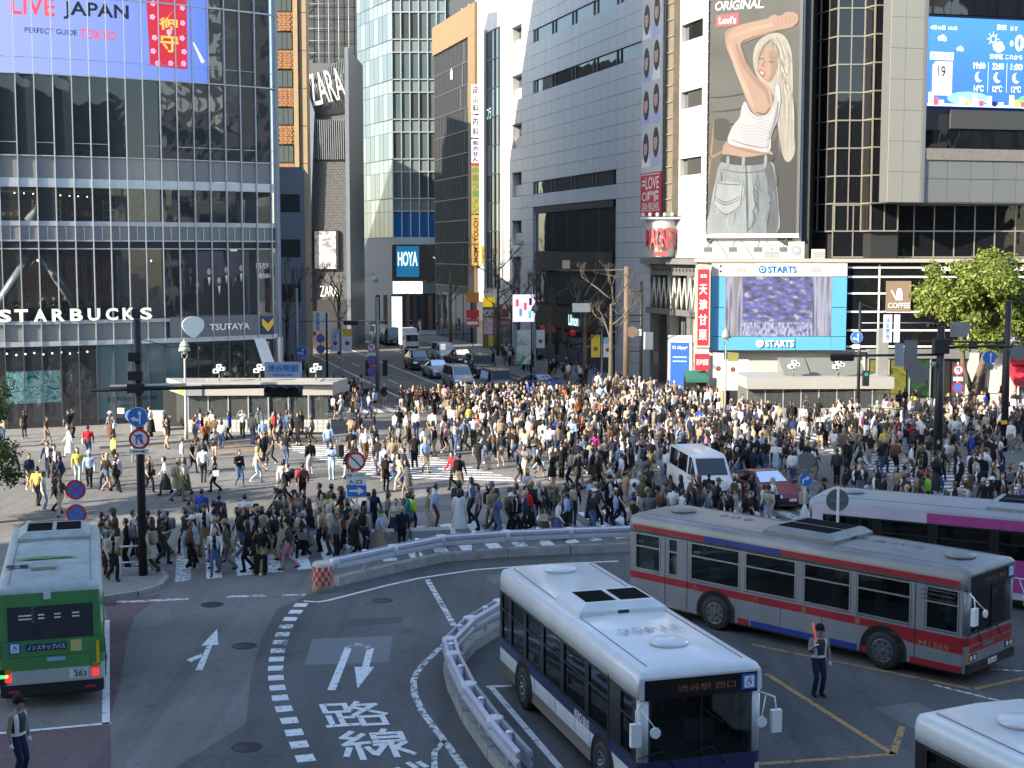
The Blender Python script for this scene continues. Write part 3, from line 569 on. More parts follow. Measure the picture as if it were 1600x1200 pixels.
ORANGE = mat('orange_frame', (.19, .12, .055), .6, var=.15, vscale=2); BLUEGREY = mat('blue_grey_panel', (.17, .20, .25), .5, .2, var=.08, vscale=.4)

# ---- blue-grey block behind the glass building
t = thing('grey_office_block', 'plain blue-grey office block squeezed behind the curved glass building', 'building', (-24.5, 126, 0), R(6))
MB().box(0, 5.9, 0, 12, 0, 18).build('wall', BLUEGREY, t); MB().box(5.9, 6.0, .2, 11.8, 2, 17.6).build('side_cladding', GREYCL, t)
for z in (6, 10, 14): MB().box(3.9, 5.6, -.03, 0, z, z + 1.6).build('window', GL_DARK, t)
# ---- brick building
t = thing('brick_building', 'orange brick tower with dark square windows between glass building and pale signs', 'building', (-23.55, 139, 0), R(4))
MB().box(0, 3.55, .35, 4, 0, 46).build('wall', BRICKCR, t)
for k in range(11):
    z = 1.0 + k * 3.62
    MB().box(.3, 2.25, 0, .35, z + 1.85, z + 3.62).build('brick_band', BRICK, t)
    MB().box(.3, 2.25, .20, .34, z, z + 1.85).build('window_recess', BLACK, t)
    f = MB().box(.75, 2.2, .12, .18, z + .08, z + 1.75).build('window', mat('window_bronze', (.05, .045, .04), .5), t)
    for i in range(3): MB().box(.8 + i * .47, 1.22 + i * .47, .09, .115, z + .16, z + 1.67).build('pane', GL_SKY, f)
MB().box(2.3, 2.75, -.12, .34, 0, 46).build('pilaster', BRICKCR, t); MB().box(2.85, 3.55, .1, .34, 0, 46).build('pilaster', BRICKCR, t)
for k in range(11): MB().box(2.85, 3.55, .07, .1, 1.0 + k * 3.62, 1.06 + k * 3.62).build('joint', JOINT, t)
# brick courses, proud of the bands, on the parts one can see
b = MB()
for k in range(5, 10):
    z = 1.0 + k * 3.62 + 1.9
    for r_ in range(7):
        for c in range(4): b.box(.33 + c * .44 + (.2 if r_ % 2 else 0) * .5, .72 + c * .44 + (.2 if r_ % 2 else 0) * .5, -.03 - .02 * ((c * 7 + r_ * 3 + k) % 3), 0.0, z + r_ * .24, z + r_ * .24 + .2)
tag(b.build('brick', BRICK, t), kind='stuff')
# ---- building under scaffolding
t = thing('scaffolded_building', 'dark tower wrapped in scaffolding behind the slanted clothes shop', 'building', (-34.0, 215, 0))
MB().box(0, 12, 0, 10, 0, 60).build('wall', mat('scaffold_net', (.045, .05, .055), .8, var=.25, vscale=.6), t); MB().box(1.7, 4.4, -2.2, -.2, 30, 39).build('block', mat('taupe_wall', (.10, .095, .085), .8), t); MB().box(4.4, 5.0, -2.2, -.2, 30, 38.5).build('block_side', CREAM, t)
SC = mat('scaffold_steel', (.25, .27, .28), .5, .5)
for i in range(8): MB().cyl((.6 + i * 1.5, -.5, 22), (.6 + i * 1.5, -.5, 58), .055, n=5).build('scaffold_pole', SC, t)
for j in range(18): MB().cyl((0, -.5, 24 + j * 1.8), (12, -.5, 24 + j * 1.8), .05, n=5).build('scaffold_rail', SC, t)
for j in range(9): MB().cyl((1 + (j % 2) * 3, -.55, 24 + j * 3.4), (4 - (j % 2) * 3, -.55, 27.4 + j * 3.4), .05, n=5).build('scaffold_brace', SC, t)
# ---- slanted clothes shop
ZG = mat('shop_cladding', (.105, .108, .115), .6, .15, var=.10, vscale=1.5); ZF = mat('shop_frame', (.19, .215, .25), .45, .3, var=.05); ZS = mat('shop_louvre', (.28, .30, .32), .4, .4)
t = thing('clothes_shop', 'grey clothes shop with a slanted louvred sign face and big white letters', 'building', (-22.6, 151, 0))
MB().box(0.9, 5.0, 1.2, 14, 0, 30.5).build('wall', ZG, t)
MB().prismy([(0, 2), (.55, 2), (1.7, 25.2), (.55, 28.9), (0, 29.1)], 0, 2).build('frame_fin', ZF, t)
MB().box(5.0, 5.4, -.6, 14, 0, 31.9).build('frame_slab', ZF, t)
face = MB(); a = [(.55, .3, 28.6), (5.0, .3, 30.9), (5.0, 1.05, 25.3), (1.6, 1.05, 24.8)]
face.poly([a[3], a[2], a[1], a[0]]); face.build('sign_face', ZG, t)
for k in range(24):
    f0 = k / 24; x0 = .6 + 4.35 * f0; MB().cyl((x0, .28 - .0, 28.62 + 2.25 * f0), (max(x0, 1.62 + 3.35 * f0), 1.02, 24.82 + .48 * f0), .035, n=4).build('louvre', ZS, t)
text('sign_lettering', 'ZARA', 3.7, 3.3, WHITE, t, (2.95, .12, 27.9), bold=.0, rot=(R(98), R(-14), 0))
for k in range(17):
    x0 = 1.25 + k * .225; MB().prismx([(.2, 24.5 - .02 * k), (1.1, 24.6), (1.1, 20.6), (.55, 20.3)], x0, x0 + .1).build('fin', ZS, t)
MB().box(.9, 4.98, .9, 1.2, 3.5, 20.2).build('brick_face', mat('dark_brick_tile', (.10, .10, .102), .7, var=.3, vscale=6, bump=.3, bscale=12), t)
b = MB()
for j in range(58):
    for i in range(11): b.box(.95 + i * .365 + (.18 if j % 2 else 0), 1.28 + i * .365 + (.18 if j % 2 else 0), .86 + .01 * ((i + j) % 3), .9, 3.6 + j * .285, 3.82 + j * .285)
tag(b.build('brick', mat('dark_brick_tile', (.10, .10, .102), .7), t), kind='stuff')
MB().box(-.35, .35, -.5, .5, 8.8, 15.2).build('blade_sign', BLACK, t)
for k, ch in enumerate('ZARA'): text('sign_lettering', ch, .42, .75, WHITE, t, (0, -.52, 14.1 - k * .95), rot=(R(90), 0, 0))
pf = MB().box(1.3, 4.0, .55, .86, 8.6, 12.8).build('poster_case', BLACK, t); MB().box(1.45, 3.75, .52, .55, 8.7, 12.7).build('poster', art_mat('grey_poster', [(.12, .12, .12), (.4, .4, .4), (.62, .62, .62)], 1.1, .02), pf)
text('sign_lettering', 'ZARA', 1.9, 1.15, WHITE, t, (2.95, .45, 6.3), bold=.0)
MB().box(.9, 5.0, .6, .9, .2, 5.4).build('shop_window', GL_SMOKE, t)
# ---- pale green glass tower
t = thing('glass_tower', 'pale green glass tower at the end of the street with a blue shop front', 'building', (-15.75, 188, 0))
MB().prism([(.1, .1), (14, .1), (14, 20), (-5.6, 20), (-5.9, 12.2)], 0, 60).build('core_wall', mat('tower_inner', (.07, .085, .085), .7), t)
FR = mat('tower_frame', (.33, .38, .38), .4, .4); GL_SP = glass_mat('tower_spandrel', (.3, .3, .3), .92, .08, body=(.16, .185, .185), wob=.04)
for k in range(10):
    z = 12.4 + k * 5.17
    grid(t, 0, 7.02, z, z + 3.5, 6, 1, [GL_SKY, GL_SMOKE], FR, 0, .14, .25, True, lambda i, j, k=k: 1 if (i * 3 + k * 5) % 7 in (0, 3) or k % 4 == 2 and i > 3 else 0)
    grid(t, 0, 7.02, z + 3.5, z + 5.17, 6, 1, GL_SP, FR, .02, .12, .2, True, None, ('spandrel_panel', 'mullion'))
# its other face turns away to the side street
LA = math.atan2(-12.1, 5.9); lr = LA
lf = ob('side_face', None, t, (-5.9, 12.1, 0), lr)
for k in range(10):
    z = 12.4 + k * 5.17
    for i in range(8):
        x0 = i * 1.68
        MB().box(x0 + .05, x0 + 1.63, 0, .03, z + .05, z + 3.45).build('pane', GL_SKY if (i + k) % 3 else GL_SP, lf); MB().box(x0 + .05, x0 + 1.63, 0, .03, z + 3.5, z + 5.1).build('spandrel_panel', GL_SP if i > 2 else GL_SKY, lf)
MB().box(-.1, 13.5, -.05, .05, 0, 12.3).build('lower_wall', ZG, lf); MB().box(-.1, 7.2, -.3, .1, 11.5, 12.4).build('ledge', FR, t)
for i in range(4): MB().box(.1 + i * 1.75, 1.75 + i * 1.75, -.05, 0.05, 12.5, 15.6).build('blue_pane', GL_BLUE, t)
MB().box(-.2, 7.4, -.1, .1, 6.7, 11.4).build('shop_window', GL_SMOKE, t); MB().box(.4, 3.4, -.16, -.12, 7.2, 11.3).build('blue_banner', mat('shop_blue', (.01, .16, .32), .5, emit=.15), t)
text('sign_lettering', 'HOYA', 2.6, 1.9, mat('mint_letter', (.55, .85, .78), .5, emit=.5), t, (1.9, -.25, 9.6), bold=.02)
MB().poly([(5.2, -.25, 9.9), (6.3, -.25, 9.3), (7.3, -.25, 9.75), (6.35, -.25, 9.0)]).build('wing_mark', mat('lamp_white', (.9, .92, .85), .5, emit=.7), t)
for i in range(6): MB().box(-.1 + i * 1.0, .82 + i * 1.0, -.2, -.1, 5.0, 6.6).build('light_box', mat('lit_cream', (.9, .86, .66), .5, emit=.55) if i not in (4, 5) else GL_SP, t)
MB().lathe([(.35, 0), (.35, .1)], 4.4, -.3, 14, 0, 6.7).build('round_lamp', RED, t)
for i in range(12): MB().box(-2.4 + i * 1.0, -1.85 + i * 1.0, -.14, -.04, .2, 4.8).build('shop_pier', [BLACK, mat('bronze', (.12, .08, .05), .5, .5), GL_SMOKE][i % 3], t)
MB().box(-.3, 1.1, -.15, -.1, .3, 4.6).build('shop_opening', mat('shop_lit', (.75, .82, .82), .5, emit=.35), t); MB().box(1.3, 12.5, -.02, .05, .2, 5.0).build('shop_back', DARKIN, t)
text('sign_lettering', '1 CLaSs', 2.3, .5, WHITE, t, (7.3, -.3, 3.4))
# ---- dark glass building with an orange crown, on the far side of the street
DRZ = R(-72.7)
t = thing('dark_glass_building', 'dark glass building with an orange crown and a tall strip of signs', 'building', (-9.6, 177, 0), DRZ)
MB().box(0, 19.1, .1, 14, 0, 37.9).build('wall', mat('dark_wall', (.04, .042, .045), .7), t)
grid(t, .2, 16.4, 6.5, 34.6, 22, 11, [GL_SMOKE, GL_SP, mat('office_blind', (.30, .32, .30), .7)], STEEL_DK, .05, .1, .12, False, lambda i, j: 1 if i > 15 and (i * 5 + j * 3) % 4 == 0 else 0)
MB().box(-.1, 19.2, -.25, .1, 34.6, 38).build('crown', ORANGE, t); MB().box(16.4, 19.2, -.25, .1, 5.5, 34.58).build('pilaster', ORANGE, t)
for i in range(5): MB().box(.3 + i * 3.3, 3.3 + i * 3.3, -.05, .1, .2, 5.6).build('shop_window', GL_SMOKE, t)
for i in range(5): MB().cyl((2 + i * 3.2, 3, 38), (2 + i * 3.2, 3, 40.2), .1, n=5).build('roof_mast', STEEL, t)
text('sign_emblem', '✿', 1.2, 1.3, WHITE, t, (8.6, -.1, 31.4))
# the strip of signs stands out from the wall and faces down the street
s_ = thing('vertical_sign', 'tall vertical strip of clinic and burger signs on the dark glass building', 'sign', (-4.05, 158.2, 0))
parts = [('皮\nふ\n科', 29.0, 25.7, (.62, .60, .57), (.03, .03, .03)), ('内\n科', 25.6, 23.1, (.64, .63, .66), (.03, .03, .05)), ('処\n方\nせ\nん', 23.0, 20.3, (.50, .47, .60), (.03, .03, .06)), ('中\n国\nラ\nー\nメ\nン', 20.1, 14.7, (.24, .20, .05), (.05, .16, .04))]
for bd, z1, z0, c, k in parts:
    MB().box(-.47, .47, -.15, .15, z0 + .04, z1 - .04).build('sign_box', mat('sign_%d' % int(z1), c, .5), s_)
    chs = bd.split('\n'); hh = (z1 - z0 - .3) / len(chs)
    for i, ch in enumerate(chs): text('sign_lettering', ch, .62, min(hh * .85, .8), mat('ink_%d' % int(z1), k, .6), s_, (0, -.17, z1 - .15 - hh * (i + .5)), bold=.02)
MB().box(-.47, .47, -.15, .15, 9.0, 14.6).build('sign_box', mat('burger_orange', (.38, .21, .05), .5), s_)
text('sign_lettering', "MOM'S TOUCH", 4.9, .52, BLACK, s_, (0, -.17, 11.8), bold=.02, rot=(R(90), R(-90), 0))
MB().box(-.47, .47, -.15, .15, 20.15, 20.28).build('sign_trim', RED, s_)
# ---- beige building with one tall window
t = thing('beige_building', 'narrow beige building with one tall dark window next to the white panelled block', 'building', (-3.96, 158.8, 0), DRZ)
MB().box(0, 13.2, .1, 14, 0, 44).build('wall', CREAM, t)
grid(t, 4.2, 10.2, 6.6, 34, 4, 9, [GL_SMOKE, GL_SP, GL_SKY], STEEL_DK, .02, .12, .1, False, lambda i, j: (2 if (i + j) % 3 == 0 else 1) if j in (2, 4, 6) else 0)
MB().box(4.0, 4.2, -.3, .1, 6, 34.3).build('window_jamb', CREAM, t); MB().box(10.2, 10.5, -.3, .1, 6, 34.3).build('window_jamb', CREAM, t)
MB().box(0.2, 13, -.05, .1, .2, 5.0).build('shop_window', GL_SMOKE, t)
text('sign_lettering', 'フラ', 1.5, 1.2, mat('mint_letter', (.55, .85, .78), .5), t, (5.3, -.1, 25.3))
yb = thing('burger_sign', 'bright yellow burger sign board hung above the street trees', 'sign', (-2.1, 156.5, 0))
MB().box(-1.35, 1.35, -.12, .12, 9.05, 11.2).build('sign_box', mat('sun_yellow', (.85, .52, .02), .5, emit=.15), yb); text('sign_lettering', 'BURGER&CHICKEN', 2.5, .5, WHITE, yb, (0, -.14, 9.35), bold=.01)
for k in range(12): MB().box(-1.25 + k * .21, -1.16 + k * .21, -.14, -.12, 9.8, 11.1).build('rib', mat('rib_yellow', (.75, .42, .02), .5), yb)
yb = thing('burger_sign', 'small yellow burger sign over a shop door, lower than the big yellow board', 'sign', (-1.65, 152.5, 0))
MB().box(-1.5, 1.5, -.12, .12, 4.6, 5.6).build('sign_box', mat('sun_yellow', (.85, .52, .02), .5), yb); text('sign_lettering', "MOM'S TOUCH", 2.9, .8, WHITE, yb, (-.1, -.2, 3.95), bold=.02)
MB().box(-1.5, 1.6, .12, .5, .2, 4.5).build('shop_front', mat('wood_front', (.22, .13, .05), .6), yb); MB().box(-1.4, -.1, .05, .12, 1.6, 3.4).build('poster', art_mat('cross_poster', [(.5, .45, .45), (.5, .2, .25), (.6, .6, .62)], 2, .02), yb); MB().box(-.9, .6, .0, .05, .3, 1.5).build('menu_board', mat('menu_yellow', (.6, .55, .05), .5), yb)
rs = thing('red_hanging_sign', 'small red and white hanging signs beside the wooden burger shop front', 'sign', (-4.3, 154, 0))
for i, (z0, z1, c) in enumerate(((3.3, 4.2, (.55, .03, .04)), (2.3, 3.2, (.5, .08, .08)), (5.0, 6.1, (.55, .20, .03)))): MB().box(-.7, .7, -.08, .08, z0, z1).build('sign_box', mat('hang_%d' % i, c, .5), rs)
MB().box(-.6, .6, -.1, -.08, 2.6, 2.9).build('white_band', WHITE, rs); MB().cyl((0, .1, .1), (0, .1, 6.2), .05, n=6).build('post', STEEL_DK, rs)

# ---- white panelled block (long wall along the street)
PU, PZ, Z0 = 1.85, 1.218, 10.01
mg = thing('panelled_store', 'big store clad in pale square panels with a ribbon window and tall ads', 'building', (-.14, 146.5, 0), DRZ)
MB().box(4.4, 47.6, .35, 13, 9.6, 44.2).build('wall', JOINT, mg); MB().box(0, 4.4, .9, 13, 0, 44.2).build('wall', mat('recess_wall', (.45, .43, .38), .6), mg); MB().box(28.7, 36.4, .4, 13, 0, 9.6).build('wall', GREYCL, mg); MB().box(4.4, 7.85, .4, 13, 0, 9.6).build('wall', JOINT, mg)
pan = MB().box(.015, PU - .015, 0, .34, .015, PZ - .015).mesh('cladding_panel', CREAM); rest = MB()
strips = {5: (7.2, 28.7), 13: (7.2, 36.2), 17: (7.2, 36.2), 21: (7.2, 36.2)}
for c in range(26):
    for k in range(-8, 28):
        u = c * PU; z = Z0 + k * PZ; uc = u + PU / 2
        if uc > 47.6: continue
        if k < 0 and not (4.4 < uc < 7.9 or 28.6 < uc < 36.4): continue
        if k < 4 and 7.8 < uc < 28.7: continue
        if k in strips and strips[k][0] < uc < strips[k][1]: continue
        if k in (5, 9, 13, 17) and 43.4 < uc < 46.9: continue
        if uc < 4.4:
            if k % 4 in (1, 2) and uc < 4.4: 
                if k < 0 or True: continue
            rest.box(u + .015, min(u + PU, 4.4) - .015, 0, .9, z + .015, z + PZ - .015); continue
        if uc > 21 and 0 <= k < 18 or (uc > 28 and k < 0): ob('cladding_panel', pan, mg, (u, 0, z))
        else: rest.box(u + .015, u + PU - .015, 0, .34, z + .015, z + PZ - .015)
tag(rest.build('cladding_panel', CREAM, mg), kind='stuff')
for k in range(7):
    z = Z0 + (k * 4 + 1) * PZ; f = MB().box(.2, 4.3, .82, .9, z, z + 2 * PZ).build('window', GL_SMOKE, mg); MB().box(.3, 2.2, .5, .82, z + .1, z + 1.2).build('balcony_unit', mat('aircon_beige', (.45, .43, .37), .6), f); MB().tube([(2.8, .7, z + .2), (2.8, .6, z + 1.9)], .06, 6).build('pipe', WHITE, f)
for k, (a, c) in strips.items():
    z = Z0 + k * PZ; xs = a; i = 0; ws = [1.1, 4.6, .9, 4.6, .9, 4.6, .9, 4.6, .9, 5.5, .9]
    while xs < c - .3:
        w_ = min(ws[i % len(ws)], c - xs); MB().box(xs + .05, xs + w_ - .05, .16, .2, z + .06, z + PZ - .06).build('pane', (GL_SKY if k >= 17 or (k == 13 and i < 2) else GL_BLACK) if k != 5 else GL_SMOKE, mg)
        MB().box(xs - .05, xs + .05, .06, .34, z + .02, z + PZ - .02).build('mullion', STEEL_DK, mg); xs += w_; i += 1
for k in (5, 9, 13, 17): MB().box(43.45, 46.85, .2, .26, Z0 + k * PZ + .03, Z0 + (k + 1) * PZ - .03).build('window', GL_SMOKE if k != 13 else GL_BLACK, mg)
# showroom below
MB().box(7.85, 28.7, 2.2, 2.4, 0, 14.8).build('back_wall', mat('showroom_wall', (.16, .17, .17), .7), mg)
MB().box(7.85, 28.7, .3, 2.2, 10.2, 10.5).build('floor_slab', BLACK, mg)
for i in range(5): MB().box(8.0 + i * 4.14, 12.05 + i * 4.14, .3, .33, 10.55, 14.2).build('pane', GL_CLEAR, mg)
MB().box(7.85, 28.7, .1, .5, 14.25, 14.86).build('lintel', BLACK, mg); MB().box(7.85, 28.7, .05, .5, 8.7, 10.5).build('fascia', BLACK, mg)
for i in range(5): MB().box(8.0 + i * 4.14, 12.05 + i * 4.14, .25, .3, 5.6, 8.65).build('pane', GL_SMOKE, mg)
MB().box(7.85, 28.7, .05, .5, 3.4, 5.5).build('fascia', BLACK, mg)
for i in range(7): MB().box(8.0 + i * 2.95, 10.8 + i * 2.95, .3, .34, .2, 3.35).build('shop_window', GL_SMOKE, mg)
for x_, z_, w_, h_ in ((14.5, 13.1, .9, .9), (14.6, 12.0, .7, .7), (25.8, 13.4, 1.5, 1.1)): MB().box(x_, x_ + w_, .6, .65, z_, z_ + h_).build('lit_sign', mat('lamp_white', (.9, .92, .85), .5, emit=.7), mg)
for x_ in (10, 13, 20, 24): MB().cyl((x_, 1.4, 10.5), (x_, 1.4, 12.2), .2, .12, 8).build('mannequin', [WHITE, BLACK, CURT][int(x_) % 3], mg)
text('sign_lettering', 'Lilmon', 2.6, 1.0, mat('mint_letter', (.55, .85, .78), .5), mg, (19.5, -.1, 4.3), bold=.02)
for x_ in (12.0, 14.5, 20.5): MB().lathe([(.01, -.3), (.26, -.18), (.26, .18), (.01, .3)], x_, -.5, 12, 0, 3.2).build('red_lantern', mat('lantern_red', (.5, .03, .03), .5, emit=.06), mg)
# steel truss gate at the corner
GS = mat('gate_steel', (.16, .165, .165), .5, .3, var=.08)
MB().box(36.4, 47.5, 3.2, 3.4, 0, 9.5).build('back_wall', mat('gate_back', (.12, .12, .115), .8), mg)
MB().box(36.2, 47.8, -.5, 2.8, 9.55, 9.98).build('canopy', GREYCL, mg); MB().box(36.4, 47.5, .1, .6, 8.7, 9.5).build('gate_beam', GS, mg)
for x_ in [36.9 + .62 * i for i in range(17)]: MB().disc((x_, .08, 9.1), .12, 'y', .03, 10).build('beam_hole', BLACK, mg)
for x_, w_ in ((36.4, .7), (40.3, .55), (43.9, .7), (46.9, .7)): MB().box(x_, x_ + w_, .05, .8, 0, 8.7).build('gate_column', GS, mg)
for i in range(11):
    x_ = 37.1 + i * .95; MB().tube([(x_, -.05, 8.5), (x_ + .48, -.05, 6.2), (x_ + .95, -.05, 8.5)], .085, 6).build('truss_web', mat('truss_pale', (.38, .39, .36), .5, .3), mg)
MB().box(36.4, 47.5, -.1, .05, 5.7, 6.15).build('gate_rail', GS, mg)
MB().box(40.6, 44.2, 1.0, 1.2, 3.2, 5.7).build('grey_panel', GREYCL, mg)
# poster stand with blue advertisement at the gate
t = thing('blue_advert', 'blue payment advertisement in a white frame at the store entrance', 'poster', (12.05, 100.9, 0), R(-12))
MB().box(-.85, .85, 0, .25, 0, 4.5).build('frame', mat('frame_pale', (.55, .55, .52), .5), t); MB().box(-.68, .68, -.03, 0, .35, 4.0).build('poster', mat('pay_blue', (.02, .08, .42), .4, emit=.12), t); text('poster_lettering', 'X1 Alipay+', 1.1, .3, WHITE, t, (0, -.05, 3.6), bold=.01)
for j in range(2): MB().box(-.5, .5, -.045, -.04, 2.9 - j * .3, 2.98 - j * .3).build('poster_line', mat('pale_blue_ink', (.35, .5, .8), .5), t)
for i in range(5): MB().box(-.45 + i * .19, -.32 + i * .19, -.045, -.04, .7, .83).build('poster_icon', [RED, YELLOW, WHITE, mat('icon_green', (.05, .4, .1), .5), WHITE][i], t)
# tall banner of portraits on the wall
BANW = mat('banner_white', (.55, .54, .53), .6); BANR = mat('banner_red', (.55, .035, .05), .6)
t = thing('portrait_banner', 'tall white and red banner with pairs of portraits hung on the panelled store', 'banner', (-.14, 146.5, 0), DRZ)
MB().box(36.75, 40.75, -.75, -.65, 16.55, 44).build('portrait_sheet', BANW, t); MB().box(36.75, 40.75, -.75, -.65, 13.3, 16.5).build('red_sheet', BANR, t)
for x_ in (36.55, 40.95): MB().tube([(x_, -.6, 13), (x_, -.6, 44)], .05, 5).build('frame_pole', SC, t)
for x_ in (41.3, 41.9): MB().tube([(x_, -.3, 12.8), (x_, -.3, 44)], .06, 5).build('frame_pole', mat('rust_pole', (.22, .16, .11), .7), t)
MB().box(41.0, 42.3, -.5, 0, 13, 44).build('side_web', mat('frame_brown', (.15, .125, .09), .8, var=.2, vscale=2), t)
for j in range(26): MB().cyl((36.5, -.62, 13.2 + j * 1.2), (42.3, -.62, 13.2 + j * 1.2), .03, n=4).build('frame_rail', SC, t)
PH = mat('portrait_hair', (.05, .03, .025), .6); PSK = mat('portrait_skin', (.58, .36, .28), .6); PBL = mat('portrait_blouse', (.38, .45, .68), .6)
def pell(cx, cz, rx, rz_, y, m): MB().poly([(cx + rx * math.cos(a_), y, cz + rz_ * math.sin(a_)) for a_ in [2 * math.pi * i / 18 for i in range(18)]]).build('portrait_print', m, t)
for r_ in range(8):
    z = 17.0 + r_ * 3.25
    for i in range(2):
        cx = 37.75 + i * 1.95; dz = .35 * i
        MB().poly([(cx - .85, -.755, z), (cx + .85, -.755, z), (cx + .55, -.755, z + .95), (cx - .55, -.755, z + .95)]).build('portrait_print', PBL if (r_ + i) % 3 else WHITE, t)
        pell(cx, z + 1.45 + dz, .58, 1.15, -.757, PH); pell(cx - .08, z + 1.5 + dz, .37, .62, -.760, PSK); pell(cx - .1, z + 2.0 + dz, .36, .22, -.762, PH); pell(cx - .1, z + 1.22 + dz, .12, .035, -.763, mat('lip_red', (.45, .06, .07), .6))
        for e_ in (-.2, .06): pell(cx - .02 + e_, z + 1.58 + dz, .06, .04, -.763, BLACK)
text('banner_lettering', '=LOVE', 3.3, .95, WHITE, t, (38.75, -.77, 15.75), bold=.015); text('banner_lettering', '○瞳情', 3.3, .85, WHITE, t, (38.75, -.77, 14.75), bold=.02); text('banner_lettering', '2026 RELEASE', 3.3, .5, WHITE, t, (38.75, -.77, 14.0), bold=.015)
for z0, z1 in ((13.62, 13.68), (16.38, 16.44)): MB().box(36.9, 40.6, -.765, -.76, z0, z1).build('banner_line', WHITE, t)
t = thing('curved_red_sign', 'red letters on a round cream drum above the truss gate', 'sign', (11.35, 107.2, 0), R(-8))
MB().rings([[(r_ * math.cos(a_), r_ * math.sin(a_), z) for a_ in [math.pi + math.pi * i / 14 for i in range(15)]] for r_, z in ((1.0, 10.1), (1.25, 11.2), (1.25, 13.0))], 0, False, True, False).build('drum', CREAM, t)
LRED = mat('letter_red', (.40, .07, .07), .5)
for i, ch in enumerate('MAGNET'):
    a_ = R(218 + 104 * (i + .5) / 6); text('sign_letter', ch, .46, 1.25 + .35 * math.sin(math.pi * (i + .5) / 6), LRED, t, (1.42 * math.cos(a_), 1.42 * math.sin(a_), 11.5), rz=a_ + R(90), bold=.02, depth=.05)
MB().box(-.5, .5, -1.5, -1.4, 10.15, 10.5).build('name_plate', LRED, t); MB().box(-1.6, 1.6, -1.4, .4, 12.9, 13.06).build('gallery', STEEL, t)
for i in range(6): MB().lathe([(.02, 0), (.16, .05), (.12, .3), (.02, .34)], -1.4 + i * .55, -1.3, 8, 0, 13.06).build('spot_lamp', STEEL, t)

# ---- corner face with the denim billboard
t = thing('billboard', 'huge denim advertisement of a woman in white top and jeans raising her arm', 'billboard', (14.0, 101.0, 0), R(-19.9))
ADBG = art_mat('ad_backdrop', [(.018, .02, .018), (.036, .038, .034), (.055, .055, .05)], .10, 0.0)
MB().box(-.05, 6.3, -.5, -.38, 11.75, 40).build('ad_sheet', ADBG, t)
def adp(px, py, d): return Vector((-.15 + (px - 1105) / 140 * 6.4, -.5 - .0025 * d, 11.8 + (362 - py) / 362 * 16.15))
def curve3(P, closed=True, us=(0, .25, .5, .75)):
    Q = []; n = len(P)
    for i in range(n if closed else n - 1):
        g = (lambda k: P[k % n]) if closed else (lambda k: P[max(0, min(n - 1, k))])
        p0, p1, p2, p3 = [Vector(g(i + k - 1)) for k in range(4)]
        for u in us: Q.append(.5 * ((2 * p1) + (p2 - p0) * u + (2 * p0 - 5 * p1 + 4 * p2 - p3) * u * u + (3 * p1 - p0 - 3 * p2 + p3) * u ** 3))
    return Q + ([] if closed else [Vector(P[-1])])
def ad(pts, m, d): MB().poly([tuple(v) for v in curve3([adp(x_, y_, d) for x_, y_ in pts])][::-1]).build('ad_print', m, t)
def stroke(pts, w0, w1, m, d):
    C = curve3([adp(x_, y_, d) for x_, y_ in pts], False); L, Rr = [], []
    for i, p in enumerate(C):
        tg = (C[min(i + 1, len(C) - 1)] - C[max(i - 1, 0)]).normalized(); nn = Vector((-tg.z, 0, tg.x)); u = i / (len(C) - 1); wd = (w0 + (w1 - w0) * u) * math.sin(math.pi * min(.98, max(.06, u))) ** .5 * .0457 / 2
        L.append(p + nn * wd); Rr.append(p - nn * wd)
    b = MB()
    for i in range(len(C) - 1): b.poly([L[i], L[i + 1], Rr[i + 1], Rr[i]])
    b.build('ad_print', m, t)
def shade(name, a_, c_, sc): return mat(name, a_, .6, var=c_, vscale=sc, stretch=(1, 1, .4))
SKc = (.185, .118, .085); ASK = shade('ad_skin', SKc, .12, .5); ASK2 = shade('ad_skin_mid', (.135, .080, .056), .12, .7); ASK3 = shade('ad_skin_shade', (.075, .042, .03), .1, .7); ASKH = shade('ad_skin_light', (.23, .155, .115), .1, .7)
AH = [shade('ad_hair_%d' % i, c, .15, 1) for i, c in enumerate(((.19, .175, .15), (.235, .22, .195), (.14, .125, .105), (.085, .075, .062), (.28, .265, .24)))]
AWH = shade('ad_white', (.23, .23, .245), .06, .8); AW2 = shade('ad_white_shade', (.19, .19, .21), .08, 1); AW3 = shade('ad_white_deep', (.09, .09, .105), .08, 1)
AD1 = shade('ad_denim', (.125, .145, .16), .30, .7); AD2 = shade('ad_denim_mid', (.08, .098, .112), .35, .7); AD3 = shade('ad_denim_dark', (.035, .045, .054), .3, .7); AD4 = shade('ad_denim_pale', (.17, .19, .20), .25, .7); ABK = shade('ad_dark', (.010, .011, .010), .2, .5)
for k in range(9): stroke([(1106, 150 + k * 22), (1150, 148 + k * 22), (1244, 132 + k * 20)], 2.2, 2.2, ABK if k > 4 else shade('ad_wall_line', (.03, .032, .03), .2, 1), 0)
ad([(1106, 200), (1124, 205), (1128, 262), (1118, 362), (1106, 362)], shade('ad_chair', (.040, .036, .028), .2, .4), 1)
ad([(1118, 185), (1140, 186), (1139, 212), (1119, 214)], ABK, 2); stroke([(1108, 246), (1124, 238), (1142, 229)], 5, 4, shade('ad_wood', (.13, .085, .045), .2, 1), 2); stroke([(1117, 186), (1114, 230), (1108, 290)], 3, 3, shade('ad_wood', (.13, .085, .045), .2, 1), 2)
ad([(1204, 246), (1226, 190), (1243, 170), (1244, 362), (1212, 362)], shade('ad_shadow', (.012, .013, .013), .2, .4), 2)
